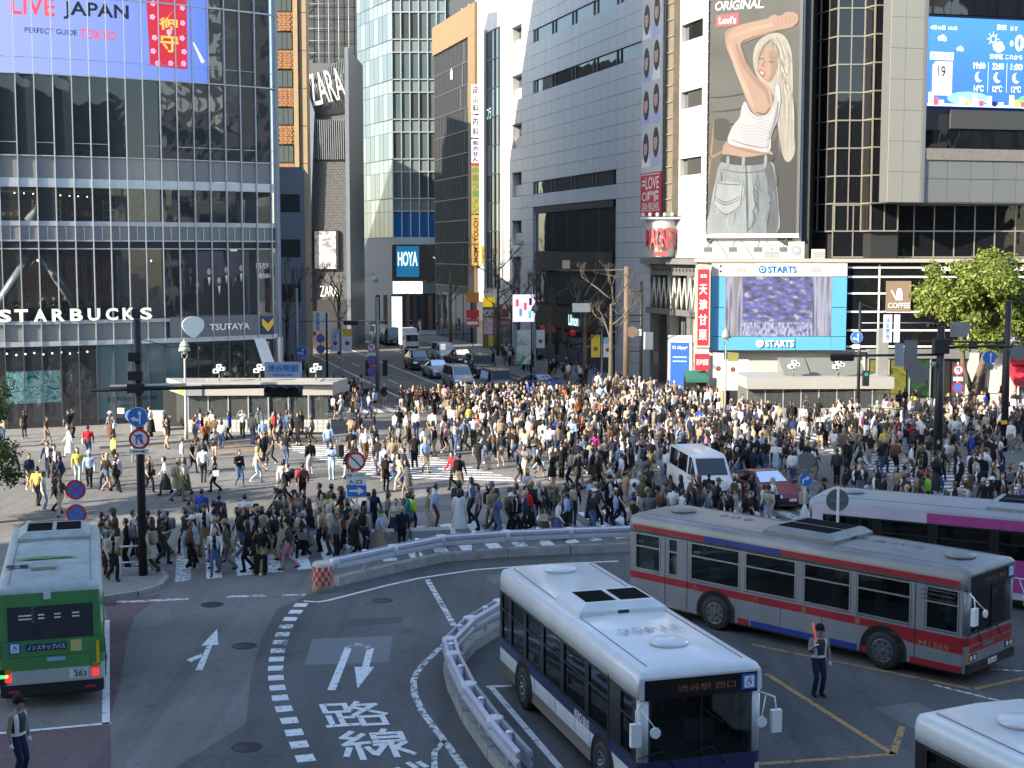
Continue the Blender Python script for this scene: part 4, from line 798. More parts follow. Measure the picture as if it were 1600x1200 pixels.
# hair falls behind the shoulder
ad([(1176, 94), (1181, 70), (1199, 56), (1220, 58), (1233, 82), (1237, 130), (1236, 180), (1242, 232), (1234, 252), (1224, 244), (1216, 200), (1208, 150), (1184, 122)], AH[0], 3)
rh = random.Random(9)
for k in range(44):
    x0 = rh.uniform(1198, 1226); y0 = 60 + abs(x0 - 1208) * .5; x1 = rh.uniform(1218, 1241); e_ = rh.uniform(190, 252)
    stroke([(x0, y0), (x0 + 9 + rh.uniform(-2, 4), 92), (min(x1, 1237) - 1, 150), (x1, e_)], rh.uniform(.8, 2.0), .5, AH[rh.choice([0, 1, 1, 2, 2, 3, 4])], 4 + k % 3)
ad([(1181, 93), (1186, 78), (1199, 72), (1210, 82), (1213, 103), (1208, 122), (1199, 130), (1190, 121), (1184, 108)], ASK, 8)
ad([(1200, 84), (1210, 84), (1213, 103), (1208, 122), (1200, 129), (1204, 110)], ASK2, 9)
for k in range(16): u = k / 15; stroke([(1203 - 3 * u, 66), (1190 - 6 * u + 4, 76 + 3 * u), (1179 + 3 * u, 100 + 16 * u)], 1.4, .8, AH[k % 5], 10 + k % 2)
for k in range(14): u = k / 13; stroke([(1203, 66), (1212 + 3 * u, 80), (1213 + 6 * u, 112), (1208 + 9 * u, 146)], 1.5, .8, AH[(k * 3) % 5], 10 + k % 2)
stroke([(1184, 92), (1189, 93.5), (1193, 92.5)], 1.6, 1.2, ABK, 13); stroke([(1199, 97), (1204, 99), (1209, 98)], 1.6, 1.2, ABK, 13); stroke([(1184, 87), (1189, 86), (1194, 88)], 1.0, .8, AH[3], 13); stroke([(1200, 91), (1205, 91), (1210, 94)], 1.0, .8, AH[3], 13)
stroke([(1195, 95), (1191, 103), (1194, 107)], 1.2, 1.8, ASK3, 13); ad([(1184.5, 111), (1189, 110), (1195, 115), (1192, 121), (1187, 118)], mat('ad_lip', (.17, .035, .038), .6), 13); ad([(1187, 113), (1191, 113), (1193, 116), (1190, 117.5)], AWH, 14); stroke([(1193, 124), (1198, 126), (1203, 124)], 1.2, .8, ASK2, 13)
# raised arm
ad([(1133, 60), (1136, 47), (1160, 39), (1200, 32), (1230, 27), (1240, 33), (1236, 47), (1206, 52), (1170, 61), (1157, 70), (1168, 98), (1186, 124), (1203, 140), (1207, 164), (1197, 182), (1178, 176), (1165, 150), (1149, 106), (1137, 78)], ASK, 15)
stroke([(1150, 68), (1160, 96), (1178, 122), (1196, 142), (1203, 164)], 9, 7, ASK2, 16); stroke([(1157, 71), (1167, 98), (1185, 124)], 3.5, 2.5, ASK3, 17); stroke([(1140, 58), (1168, 49), (1205, 42), (1230, 37)], 6, 4, ASKH, 16); stroke([(1139, 68), (1150, 102), (1166, 140), (1178, 168)], 6, 8, ASKH, 16); stroke([(1158, 68), (1180, 60), (1210, 52)], 3, 2, ASK2, 17); stroke([(1182, 175), (1196, 178), (1204, 166)], 4, 3, ASK3, 17); stroke([(1134, 60), (1138, 49), (1148, 44)], 2, 2, ASK2, 17)
ad([(1196, 36), (1206, 27), (1216, 30), (1226, 24), (1241, 28), (1243, 40), (1232, 47), (1212, 45)], ASK, 18)
for k in range(5): stroke([(1210 + k * 6, 29 + (k % 2)), (1214 + k * 6, 36), (1213 + k * 6, 43)], 1.3, .8, ASK2, 19)
ad([(1138, 219), (1170, 229), (1204, 235), (1205, 244), (1168, 246), (1133, 241)], ASK, 15); stroke([(1140, 224), (1170, 234), (1203, 240)], 4, 4, ASK2, 16)
# top
ad([(1160, 166), (1166, 158), (1174, 174), (1188, 182), (1203, 175), (1210, 152), (1211, 135), (1217, 138), (1219, 160), (1215, 186), (1206, 206), (1203, 236), (1172, 231), (1140, 221), (1146, 197), (1157, 182)], AWH, 20)
stroke([(1212, 150), (1213, 180), (1204, 208), (1200, 234)], 9, 6, AW2, 21); stroke([(1216, 160), (1211, 190), (1203, 215)], 4, 3, AW3, 22)
for k in range(9): stroke([(1150 + k * 2, 190 + k * 4.6), (1172 + k, 196 + k * 4.4), (1190 + k, 192 + k * 4.6), (1206, 186 + k * 4.6)], 1.6, 2.4, AW2, 21 + k % 2)
stroke([(1163, 162), (1172, 178), (1188, 186), (1204, 178), (1211, 154)], 2.2, 2.0, AW2, 22); stroke([(1144, 216), (1172, 226), (1202, 231)], 1.6, 1.6, AW3, 22)
# belt and jeans
ad([(1131, 250), (1168, 256), (1207, 252), (1214, 280), (1219, 320), (1217, 362), (1166, 363), (1108, 362), (1112, 330), (1120, 284)], AD1, 20)
ad([(1176, 256), (1206, 254), (1214, 286), (1219, 330), (1216, 362), (1180, 362), (1182, 310)], AD2, 21); ad([(1196, 258), (1206, 254), (1214, 286), (1219, 330), (1216, 362), (1202, 362), (1206, 310)], AD3, 22)
ad([(1134, 239), (1168, 244), (1205, 240), (1207, 252), (1168, 257), (1131, 251)], ABK, 23)
rh = random.Random(2)
for k in range(40):
    x0 = rh.uniform(1118, 1214); y0 = rh.uniform(262, 330); stroke([(x0, y0), (x0 + rh.uniform(-8, 8), y0 + 16), (x0 + rh.uniform(-10, 12), y0 + rh.uniform(24, 40))], rh.uniform(1, 5), rh.uniform(.5, 3), rh.choice([AD1, AD2, AD2, AD4, AD4]) if x0 < 1178 else rh.choice([AD2, AD3, AD3]), 23 + k % 4)
ad([(1123, 284), (1163, 287), (1160, 320), (1138, 333), (1119, 317)], AD4, 27)
for q4 in ([(1123, 284), (1143, 286), (1163, 287)], [(1163, 287), (1162, 306), (1160, 320)], [(1160, 320), (1138, 333), (1119, 317)], [(1119, 317), (1121, 300), (1123, 284)], [(1120, 304), (1138, 314), (1161, 304)], [(1120, 308), (1138, 318), (1161, 308)]): stroke(q4, 1.5, 1.5, AD3, 28)
stroke([(1168, 257), (1170, 300), (1172, 362)], 3, 4, AD3, 28); stroke([(1173, 257), (1175, 300), (1178, 362)], 1.2, 1.2, AD4, 28); stroke([(1131, 262), (1166, 268), (1206, 264)], 1.3, 1.3, AD3, 28)
for x_ in (1140, 1164, 1198): stroke([(x_, 241), (x_, 250), (x_ - 1, 262)], 5, 5, AD1, 29)
text('ad_lettering', 'ORIGINAL.', 3.4, .62, WHITE, t, (2.1, -.53, 27.55), bold=.01, shear=.2)
MB().poly([(.5, -.53, 26.1), (2.05, -.53, 26.2), (2.05, -.53, 27.0), (.5, -.53, 26.9)]).build('red_tab', mat('tab_red', (.62, .04, .05), .5), t); text('ad_lettering', "Levi's", 1.2, .5, WHITE, t, (1.28, -.55, 26.55), bold=.02)
MB().box(-.25, -.05, -.62, -.3, 11.6, 40).build('frame_edge', SC, t); MB().box(6.3, 6.5, -.62, -.3, 11.6, 40).build('frame_edge', STEEL_DK, t); MB().box(-.3, 6.5, -.75, -.3, 11.45, 11.72).build('frame_ledge', WHITE, t)
for i in range(4): MB().tube([(.4 + i * 1.75, -.5, 11.5), (.4 + i * 1.75, -1.5, 11.1), (.4 + i * 1.75, -1.9, 10.75)], .04, 5).build('lamp_arm', STEEL_DK, t); MB().box(.15 + i * 1.75, .65 + i * 1.75, -2.1, -1.7, 10.45, 10.8).build('flood_lamp', STEEL_DK, t)
for i in range(40): MB().box(-.22, -.02, -.66, -.62, 11.8 + i * .7, 11.86 + i * .7).build('frame_rung', WHITE, t)
t = thing('corner_wall', 'pale panelled corner wall below and behind the denim billboard', 'building', (14.0, 101.0, 0), R(-19.9))
MB().box(-.05, 6.6, -.3, 10, 9.7, 44).build('wall', CREAM, t); MB().box(6.6, 7.1, 0, 10, 9.7, 44).build('dark_pier', BLACK, t)
for z in (10.6,): MB().box(0, 6.5, -.33, -.3, z, z + .02).build('joint', JOINT, t)

# ---- dark glass tower on the right with its grey screen block
t = thing('black_glass_tower', 'black glass tower with stepped bays beside the denim billboard', 'building', (22.4, 98.5, 0))
MB().prism([(-1.0, 2.6), (.2, .25), (1.95, .25), (2.35, -.85), (4.2, -.85), (4.6, .3), (20, .3), (20, 22), (-1, 22)], 9.9, 46).build('wall', BLACK, t)
BR = mat('bronze_bar', (.30, .27, .22), .4, .5)
def bay(p0, p1, z0, z1, nx, nz, m):
    v = Vector(p1) - Vector(p0); f = ob('bay', None, t, (p0[0], p0[1], 0), math.atan2(v.y, v.x)); w_ = v.length
    dx, dz = w_ / nx, (z1 - z0) / nz; pm = MB().box(.04, dx - .04, 0, .03, .04, dz - .04).mesh('pane', m); hm = MB().box(0, w_, -.07, .02, -.05, .05).mesh('transom', BR); vm = MB().box(-.04, .04, -.06, .02, z0, z1).mesh('mullion', BR)
    for i in range(nx):
        for j in range(nz): ob('pane', pm, f, (i * dx, 0, z0 + j * dz))
    for i in range(nx + 1): ob('mullion', vm, f, (i * dx, 0, 0))
    for j in range(nz + 1): ob('transom', hm, f, (0, 0, z0 + j * dz))
bay((-1.15, 2.9), (0, 0), 11.9, 40.4, 3, 15, GL_BLACK); bay((0, 0), (1.85, 0), 11.9, 40.4, 2, 15, GL_BLACK); bay((1.85, 0), (2.25, -1.1), 11.9, 40.4, 1, 15, GL_BLACK); bay((2.25, -1.1), (4.1, -1.1), 11.9, 40.4, 2, 15, GL_BLACK)
bay((-.1, 0.02), (14.0, .02), 10.1, 13.7, 10, 2, GL_BLACK)
t = thing('screen_block', 'grey clad block carrying a blue weather screen, hung in front of the black tower', 'building', (25.7, 95.0, 0), R(13.9))
MB().box(-.65, 2.0, .06, 1.1, 13.8, 46).build('column', JOINT, t); MB().box(2.0, 14, .35, 3, 13.8, 46).build('wall', BLACK, t); MB().box(-.65, 14, .06, 2.5, 13.72, 13.8).build('soffit', STEEL_DK, t)
for j in range(16):
    for x0, x1 in ((-.65, .45), (.45, 1.78)): MB().box(x0 + .012, x1 - .012, 0, .06, 13.78 + j * 2.03, 15.79 + j * 2.03).build('cladding_panel', BEIGECL, t)
MB().box(1.8, 2.05, -.05, .3, 13.78, 46).build('corner_trim', GREYCL, t)
for i in range(6):
    for z0, z1, m in ((13.82, 15.35, GREYCL), (15.38, 16.6, GREYCL), (17.45, 18.65, GL_BLACK), (26.3, 28.5, GL_BLACK)): MB().box(2.1 + i * 1.75, 3.82 + i * 1.75, .08 if m is GREYCL else .2, .3, z0, z1).build('cladding_panel' if m is GREYCL else 'pane', m, t)
MB().box(2.05, 13, .0, .3, 16.63, 17.4).build('stone_band', mat('stone_band', (.20, .185, .16), .8, var=.2, vscale=3), t)
MB().box(4.0, 11, .1, .3, 18.75, 20.0).build('speaker_panel', mat('speaker_dark', (.05, .052, .05), .7), t)
LB = led_mat('weather_blue', (.02, .10, .62), (.03, .17, .75), .75, 2, 20, 26)
scr = MB().box(2.1, 12.5, .02, .3, 20.2, 26.05).build('led_screen', LB, t)
LW = mat('screen_white', (.80, .84, .92), .5, emit=.42); LK = mat('screen_ink', (.02, .02, .03), .5); LPK = mat('screen_mauve', (.42, .30, .38), .5, emit=.5)
def ls(pts, m, d=0): MB().poly([(x_, -.004 - .004 * d, z_) for x_, z_ in pts]).build('screen_print', m, scr)
def lell(cx, cz, rx, rz_, m, d=0, n=20): ls([(cx + rx * math.cos(2 * math.pi * i / n), cz + rz_ * math.sin(2 * math.pi * i / n)) for i in range(n)], m, d)
def lt(body, w_, h_, x_, z_, m=LW, bold=.0): text('screen_lettering', body, w_, h_, m, scr, (x_, -.02, z_), bold=bold)
lt('4月16日 16:15', 2.0, .28, 3.2, 25.35, bold=.01); lt('東京', .75, .36, 7.55, 25.55, bold=.01); lt('あす', .6, .28, 8.5, 25.5)
lt('渋谷区 これから', 2.5, .34, 7.95, 23.6, bold=.005); lt('0%', 1.6, 1.1, 9.4, 24.55, bold=.03); lt('現在の気温', 1.6, .36, 3.1, 23.5, LK, .01)
ls([(2.25, 23.25), (4.0, 23.25), (4.0, 23.75), (2.25, 23.75)], LW); ls([(2.45, 20.9), (3.95, 20.9), (3.95, 23.15), (2.7, 23.15), (2.45, 22.9)], LPK); ls([(2.7, 22.0), (3.85, 22.0), (3.85, 23.0), (2.7, 23.0)], LW, 1); text('screen_lettering', '19', .62, .75, LK, scr, (3.12, -.03, 22.48), bold=.02); text('screen_lettering', '℃', .26, .28, LK, scr, (3.62, -.03, 22.75))
for i in range(5):
    for j in range(2): ls([(2.72 + i * .23, 21.6 - j * .34), (2.86 + i * .23, 21.6 - j * .34), (2.86 + i * .23, 21.8 - j * .34), (2.72 + i * .23, 21.8 - j * .34)], LW, 1)
for i, (tm, tp) in enumerate((('19:00', '14℃'), ('22:00', '12℃'), ('1:00', '12℃'), ('4:00', '11℃'))):
    x_ = 5.95 + i * 1.42; lt(tm, .88, .42, x_, 22.95, bold=.01); lt(tp, .72, .42, x_, 21.45, bold=.01); lell(x_, 22.2, .30, .34, LW); lell(x_ + .16, 22.28, .26, .3, LB, 1); ls([(x_ + .68, 21.2), (x_ + .70, 21.2), (x_ + .70, 23.2), (x_ + .68, 23.2)], LW)
lell(6.95, 24.75, .26, .28, LW, 0); lell(6.95, 24.75, .18, .2, LB, 1)
for k in range(8): a_ = k * math.pi / 4; ls([(6.95 + .34 * math.cos(a_ - .1), 24.75 + .36 * math.sin(a_ - .1)), (6.95 + .5 * math.cos(a_), 24.75 + .52 * math.sin(a_)), (6.95 + .34 * math.cos(a_ + .1), 24.75 + .36 * math.sin(a_ + .1))], LW)
for cx, cz, rr in ((7.2, 24.2, .24), (7.45, 24.35, .26), (7.62, 24.18, .2), (7.4, 24.1, .25), (2.95, 24.65, .16), (3.15, 24.72, .18), (3.3, 24.62, .15)): lell(cx, cz, rr, rr, LW, 2)
for cx, cz in ((4.35, 24.0), (4.5, 24.08), (4.6, 23.98)): lell(cx, cz, .14, .14, mat('screen_cyan', (.3, .6, .95), .5, emit=.6), 1)
lell(8.35, 24.5, .13, .2, mat('screen_cyan', (.3, .6, .95), .5, emit=.6), 1)
lell(5.2, 20.75, 1.6, .45, mat('screen_hill', (.15, .45, .8), .5, emit=.5), 1); lell(10.5, 20.6, 1.6, .6, mat('screen_green', (.1, .5, .12), .5, emit=.5), 1); ls([(2.15, 20.22), (12.4, 20.22), (12.4, 20.36), (2.15, 20.36)], LW, 4)
for i, (x_, h_, c) in enumerate(((2.2, .85, 'w'), (2.6, .5, 'r'), (3.0, .35, 'w'), (4.5, .6, 'w'), (4.9, .45, 'o'), (5.5, .75, 'w'), (6.0, .4, 'r'), (6.6, .7, 'w'), (7.0, .35, 'k'), (7.5, .3, 'w'), (8.3, .8, 'w'), (8.7, .5, 'o'), (9.2, .4, 'r'), (9.7, .35, 'w'), (10.4, .6, 'k'))):
    ls([(x_, 20.25), (x_ + .36, 20.25), (x_ + .36, 20.25 + h_), (x_, 20.25 + h_)], {'w': LW, 'r': LEDR, 'o': LEDG, 'k': LK}[c], 5)

# ---- podium with the sky-blue framed screen and the black shop front
t = thing('podium_building', 'low white and black podium building under the black tower', 'building', (13.4, 95.6, 0))
MB().box(0, 30, .1, 14, 3.7, 9.75).build('wall', CREAM, t); MB().box(0, 30, .5, 14, 0, 3.7).build('wall', mat('lower_cream', (.50, .47, .40), .6, var=.08, vscale=.5), t); MB().box(-.3, 30, -.5, 6, 9.76, 10.0).build('roof_ledge', mat('ledge_pale', (.36, .345, .31), .6), t)
MB().box(9.25, 30, -.05, .1, 3.9, 9.7).build('black_front', mat('gloss_black', (.012, .012, .013), .25), t)
for z in (9.35, 8.72, 7.6, 6.36, 5.1, 4.0): MB().box(9.3, 30, -.14, -.05, z, z + .12).build('white_bar', WHITE, t)
for x_ in (11.4, 17.5, 23): MB().box(x_, x_ + .1, -.13, -.05, 4.0, 9.6).build('white_post', WHITE, t)
for i in range(10):
    for z0, z1 in ((8.88, 9.32), (7.75, 8.68), (6.5, 7.56), (5.25, 6.32), (4.15, 5.06)): MB().box(9.35 + i * 2.03, 11.3 + i * 2.03, -.08, -.055, z0, z1).build('pane', GL_BLACK, t)
MB().box(14.3, 22, -.5, -.2, 9.2, 9.35).build('light_rail', WHITE, t)
cs = MB().box(11.9, 13.6, -.18, -.14, 6.45, 8.5).build('cafe_panel', mat('kraft_brown', (.22, .16, .10), .6), t); text('sign_lettering', 'COFFEE', 1.5, .36, WHITE, t, (12.8, -.22, 6.85), bold=.02)
b = MB(); b.poly([(12.55, -.21, 7.2), (13.05, -.21, 7.2), (13.0, -.21, 7.8), (12.6, -.21, 7.8)]); b.poly([(12.62, -.21, 7.85), (12.98, -.21, 7.85), (12.9, -.21, 8.0), (12.7, -.21, 8.0)]); b.poly([(12.2, -.21, 7.9), (12.3, -.21, 7.9), (12.58, -.21, 7.4), (12.55, -.21, 7.25)]); b.build('pot_emblem', WHITE, t)
for x_, w_, h_ in ((3.6, 1.1, .55), (5.35, 1.0, 1.15), (6.9, .85, .65)):
    u = thing('rooftop_unit', {3.6: 'low slatted air unit on the podium ledge under the billboard', 5.35: 'tall air conditioner with round fan on the podium ledge', 6.9: 'small slatted air unit on the podium ledge nearest the black tower'}[x_], 'air conditioner', (13.4 + x_, 95.5, 10.0), group='air units on the podium ledge')
    MB().box(0, w_, 0, .5, 0, h_).build('case', mat('aircon_beige', (.45, .43, .37), .6), u)
    if h_ > 1: MB().disc((w_ * .42, -.02, h_ * .5), .34, 'y', .02, 20).build('fan_grille', STEEL, u); MB().disc((w_ * .42, -.03, h_ * .5), .1, 'y', .01, 12).build('fan_hub', WHITE, u)
    else:
        for k in range(5): MB().box(.05, w_ - .05, -.02, 0, .08 + k * .09, .12 + k * .09).build('slat', STEEL, u)
# screen in a sky-blue frame
t = thing('blue_framed_screen', 'outdoor video screen in a sky-blue frame with white lettering above and below', 'screen', (13.4, 95.3, 0))
SKYB = mat('sky_blue', (.09, .32, .52), .5); CREAMW = mat('board_white', (.52, .50, .46), .5)
for x0, x1 in ((.06, .98), (8.22, 9.2)):
    for z0, z1 in ((3.83, 4.74), (4.78, 6.7), (6.74, 8.78)): MB().box(x0, x1, -.1, .3, z0, z1).build('frame_panel', SKYB, t)
for i in range(3): MB().box(1.0 + i * 2.41, 3.38 + i * 2.41, -.1, .3, 3.83, 4.74).build('frame_panel', SKYB, t)
MB().box(.06, 9.2, -.12, .3, 8.82, 9.76).build('top_board', CREAMW, t); MB().box(3.05, 6.05, -.15, -.12, 8.9, 9.7).build('name_board', WHITE, t)
for x0 in (1.15, 6.2): MB().box(x0, x0 + 1.75, -.14, -.12, 8.92, 9.68).build('board_panel', CREAMW, t); MB().box(x0 + .55, x0 + 1.2, -.155, -.14, 9.1, 9.4).build('speaker_grille', mat('grille_grey', (.35, .33, .30), .6), t)
for z in (9.1, 9.45): MB().box(.6, .72, -.14, -.12, z, z + .12).build('socket', BLACK, t)
SBL = mat('logo_blue', (.01, .13, .32), .5)
def starts(x_, z_, m, m2):
    MB().disc((x_ - 1.08, -.18, z_), .26, 'y', .02, 24).build('ring_emblem', m, t); MB().disc((x_ - 1.08, -.185, z_), .15, 'y', .01, 20).build('ring_inner', m2, t); MB().disc((x_ - 1.08, -.19, z_), .10, 'y', .01, 20).build('ring_core', m, t)
    text('sign_lettering', 'STARTS', 1.95, .46, m, t, (x_ + .25, -.18, z_), bold=.03)
starts(4.55, 9.28, SBL, WHITE); starts(4.45, 4.28, WHITE, SKYB)
def glitch():
    m = bpy.data.materials.new('screen_picture'); m.use_nodes = True; n = m.node_tree.nodes; l = m.node_tree.links; b_ = n['Principled BSDF']
    tc = n.new('ShaderNodeTexCoord'); sx = n.new('ShaderNodeSeparateXYZ'); l.new(tc.outputs['Object'], sx.inputs[0])
    def nz(sc, st):
        mp = n.new('ShaderNodeMapping'); mp.inputs['Scale'].default_value = st; l.new(tc.outputs['Object'], mp.inputs[0]); q_ = n.new('ShaderNodeTexNoise'); q_.inputs['Scale'].default_value = sc; q_.inputs['Detail'].default_value = 5; l.new(mp.outputs[0], q_.inputs['Vector']); return q_.outputs[0]
    def rp(src, cs_):
        r_ = n.new('ShaderNodeValToRGB'); l.new(src, r_.inputs[0])
        for i, (p_, c) in enumerate(cs_):
            e_ = r_.color_ramp.elements[i] if i < 2 else r_.color_ramp.elements.new(p_)
            e_.position = p_; e_.color = (*c, 1)
        return r_.outputs[0]
    side_ = rp(nz(3.0, (1.6, 1, .06)), [(.3, (.05, .05, .09)), (.42, (.30, .30, .42)), (.52, (.5, .5, .55)), (.6, (.14, .13, .25)), (.68, (.4, .3, .08))])
    mid = rp(nz(2.6, (.7, 1, 1.3)), [(.34, (.03, .03, .05)), (.46, (.10, .10, .22)), (.56, (.14, .14, .55)), (.63, (.42, .36, .14)), (.70, (.6, .6, .7))])
    low = rp(nz(2.2, (3.2, 1, 1.2)), [(.36, (.05, .05, .12)), (.5, (.35, .36, .55)), (.6, (.6, .62, .75)), (.7, (.10, .10, .6))])
    def step(src, a, c): mr = n.new('ShaderNodeMapRange'); mr.inputs[1].default_value = a; mr.inputs[2].default_value = c; l.new(src, mr.inputs[0]); return mr.outputs[0]
    def mixc(f_, a, c): mx = n.new('ShaderNodeMix'); mx.data_type = 'RGBA'; l.new(f_, mx.inputs[0]); l.new(a, mx.inputs[6]); l.new(c, mx.inputs[7]); return mx.outputs[2]
    body = mixc(step(sx.outputs[2], 5.75, 5.7), mid, low)
    def am(src, c):  # distance from the screen's middle
        q_ = n.new('ShaderNodeMath'); q_.operation = 'SUBTRACT'; l.new(src, q_.inputs[0]); q_.inputs[1].default_value = c; r_ = n.new('ShaderNodeMath'); r_.operation = 'ABSOLUTE'; l.new(q_.outputs[0], r_.inputs[0]); return r_.outputs[0]
    c_ = mixc(step(am(sx.outputs[0], 4.55), 2.35, 2.4), body, side_)
    l.new(c_, b_.inputs['Emission Color']); b_.inputs['Emission Strength'].default_value = .30; b_.inputs['Base Color'].default_value = (.03, .03, .04, 1); return m
MB().box(1.0, 8.2, -.06, .3, 4.78, 8.8).build('video_panel', glitch(), t)
# ---- red chestnut shop signs at the podium's corner
t = thing('red_vertical_sign', 'tall red sign with white Japanese characters beside the blue framed screen', 'sign', (12.85, 94.9, 0))
SRED = mat('shop_red', (.58, .03, .05), .45)
MB().box(-.48, .48, -.12, .2, 4.05, 9.6).build('sign_box', mat('sign_edge', (.5, .40, .32), .6), t); MB().box(-.36, .36, -.15, -.12, 4.2, 9.3).build('red_face', SRED, t)
for i, ch in enumerate('天津甘栗'): text('sign_lettering', ch, .55, .72, WHITE, t, (0, -.17, 7.95 - i * 1.02), bold=.025)
text('sign_lettering', '名物', .45, .26, WHITE, t, (0, -.17, 8.85), bold=.02)
MB().box(-.45, .45, 0, .5, 0, 4.0).build('pillar', CREAM, t)
t = thing('red_shop_sign', 'small red chestnut shop sign over the green awning', 'sign', (12.75, 94.2, 0))
MB().box(-.48, .48, -.1, .1, 2.55, 3.65).build('sign_box', SRED, t); text('sign_lettering', '天津甘栗', .82, .42, WHITE, t, (0, -.12, 3.1), bold=.02)
t = thing('green_awning', 'small green awning sheltering the chestnut stall', 'awning', (12.35, 93.4, 0))
MB().prismx([(0, 2.0), (0, 1.8), (1.3, 2.3), (1.3, 2.5)], -.75, .75).build('canopy', mat('awning_green', (.02, .12, .08), .7), t); MB().box(-.7, .7, 1.0, 1.3, 0, 1.0).build('counter', CREAM, t); MB().box(-.75, .75, 1.25, 1.35, 0, 2.4).build('stall_back', BLACK, t)
t = thing('white_tent_roof', 'pale slanted stall roof behind the street lamp banners', 'stall', (14.6, 92.6, 0))
MB().prismx([(-.6, 1.55), (-.6, 1.4), (1.2, 3.1), (1.2, 3.3)], -1.0, 1.2).build('canopy', CREAM, t); MB().box(-.9, -.5, .8, 1.2, 0, 2.5).build('pillar', mat('sand_pillar', (.45, .38, .26), .7), t); MB().box(-.5, 1.2, 1.1, 1.25, 0, 2.6).build('stall_back', DARKIN, t)
# ---- ground-floor shop fronts right of the canopy
t = thing('toy_shop_front', 'yellow and green shop front behind the subway canopy', 'shop front', (24.0, 94.6, 0))
MB().box(0, 5.6, .2, .8, .15, 3.7).build('back', BLACK, t)
for x0, x1, c in ((.1, 1.5, (.11, .105, .02)), (1.55, 2.6, (.095, .09, .015)), (2.7, 4.3, (.01, .04, .012))): MB().box(x0, x1, .12, .2, .3, 3.3).build('window_poster', art_mat('shop_poster_%d' % int(x0 * 10), [c, tuple(v * 1.5 for v in c), tuple(v * .3 for v in c)], 1.2, 0.0), t)
for i in range(4): MB().box(.0 + i * 1.4, .07 + i * 1.4, .05, .12, .15, 3.5).build('window_bar', STEEL, t)
MB().box(.0, 4.4, .0, .1, .15, .6).build('sill', GREYCL, t)
for x_ in (6.6, 8.2): MB().prismy([(x_, 0), (x_ + .75, 0), (x_ + .85, 3.7), (x_ + .25, 3.7)], -.1, .7).build('pillar', CREAM, t)
MB().box(4.6, 12, .3, .8, .1, 3.7).build('shop_window', GL_SMOKE, t); MB().box(.0, 12, .0, .7, 3.3, 3.9).build('fascia', GREYCL, t)
t = thing('red_awning_shop', 'red shop front with a red awning under the green tree', 'shop front', (33.2, 92.8, 0))
MB().box(0, 6, .6, 1.2, .1, 5).build('back', CREAM, t); MB().box(-.1, 6, .3, .6, 3.0, 4.3).build('fascia', SRED, t); MB().prismx([(.5, 2.95), (-1.0, 2.1), (-1.0, 1.75), (.5, 2.6)], -.3, 6).build('awning', SRED, t)
text('sign_lettering', 'ROZ', 1.3, .5, WHITE, t, (.9, .27, 3.6), bold=.01); MB().box(-.1, .0, -.7, -.6, .1, 2.2).build('post', SRED, t); MB().box(.1, .9, -.4, -.35, .5, 1.9).build('menu_board', WHITE, t); text('sign_lettering', '営業中', .5, .9, BLACK, t, (.5, -.42, 1.2), bold=.01)
MB().box(1.2, 5.5, .5, .6, .1, 2.7).build('shop_window', GL_SMOKE, t)

# ---- buildings round the rest of the square: they shade the bus station and show in the windows
def block(label, loc, rz, sx, sy, h, m, floors):
    t = thing('office_block', label, 'building', loc, rz)
    MB().box(-sx / 2, sx / 2, -sy / 2, sy / 2, 0, h).build('wall', m, t)
    dz = h / floors
    for s_ in (0, 1):
        b = MB(); n = max(3, int((sx if s_ == 0 else sy) / 3)); L = (sx if s_ == 0 else sy) / n
        for i in range(n):
            for j in range(floors):
                for sg in (1, -1):
                    if s_ == 0: y0 = sg * (sy / 2 + .02); b.poly([(-sx / 2 + i * L + .4, y0, j * dz + 1), (-sx / 2 + (i + 1) * L - .4, y0, j * dz + 1), (-sx / 2 + (i + 1) * L - .4, y0, (j + 1) * dz - .5), (-sx / 2 + i * L + .4, y0, (j + 1) * dz - .5)])
                    else: x0 = sg * (sx / 2 + .02); b.poly([(x0, -sy / 2 + i * L + .4, j * dz + 1), (x0, -sy / 2 + (i + 1) * L - .4, j * dz + 1), (x0, -sy / 2 + (i + 1) * L - .4, (j + 1) * dz - .5), (x0, -sy / 2 + i * L + .4, (j + 1) * dz - .5)])
        b.build('window_band', GL_SMOKE, t)
block('station tower that shades the bus station', (-58, -21.7, 0), 0, 38, 67, 76, mat('station_grey', (.30, .29, .27), .7), 15)
block('long station building behind the viewpoint', (25, -42, 0), 0, 110, 24, 34, mat('station_dark', (.16, .16, .16), .7), 8)
block('office tower across the square from the station', (86, 38, 0), R(12), 34, 60, 44, mat('office_grey', (.2, .2, .2), .7), 11)
block('office slab behind the clothes shop', (-56, 160, 0), R(8), 36, 20, 36, mat('office_pale', (.35, .34, .31), .7), 9)
# ================================================================ VEHICLES
TYRE = mat('tyre_rubber', (.014, .014, .015), .75); RIM = mat('wheel_rim', (.20, .20, .21), .35, .8); CHROME = mat('chrome', (.6, .6, .62), .12, 1.0); RUBBER = mat('black_plastic', (.015, .015, .016), .5)
GL_BUS = glass_mat('bus_window', (.46, .54, .52), .22, body=(.015, .02, .02), wob=.02); GL_WIND = glass_mat('windscreen', (.62, .68, .68), .05, wob=.0); GL_CAR = glass_mat('car_window', (.25, .28, .3), .7, body=(.01, .012, .015))
LAMP = mat('headlamp', (.75, .78, .8), .08, .3); TAIL = mat('tail_lamp', (.6, .02, .02), .2, emit=.6); AMBER = mat('amber_lamp', (.7, .25, .02), .2); SEAT = mat('bus_seat', (.04, .07, .12), .8); ORAIL = mat('orange_rail', (.6, .16, .03), .5); BINT = mat('bus_interior', (.30, .30, .28), .8); PLATE = mat('number_plate', (.68, .70, .66), .5)
def paint(n, c, m=0.0): return mat(n, c, .36, m, var=.10, vscale=1.3, coat=.35, stretch=(1, 1, .35))
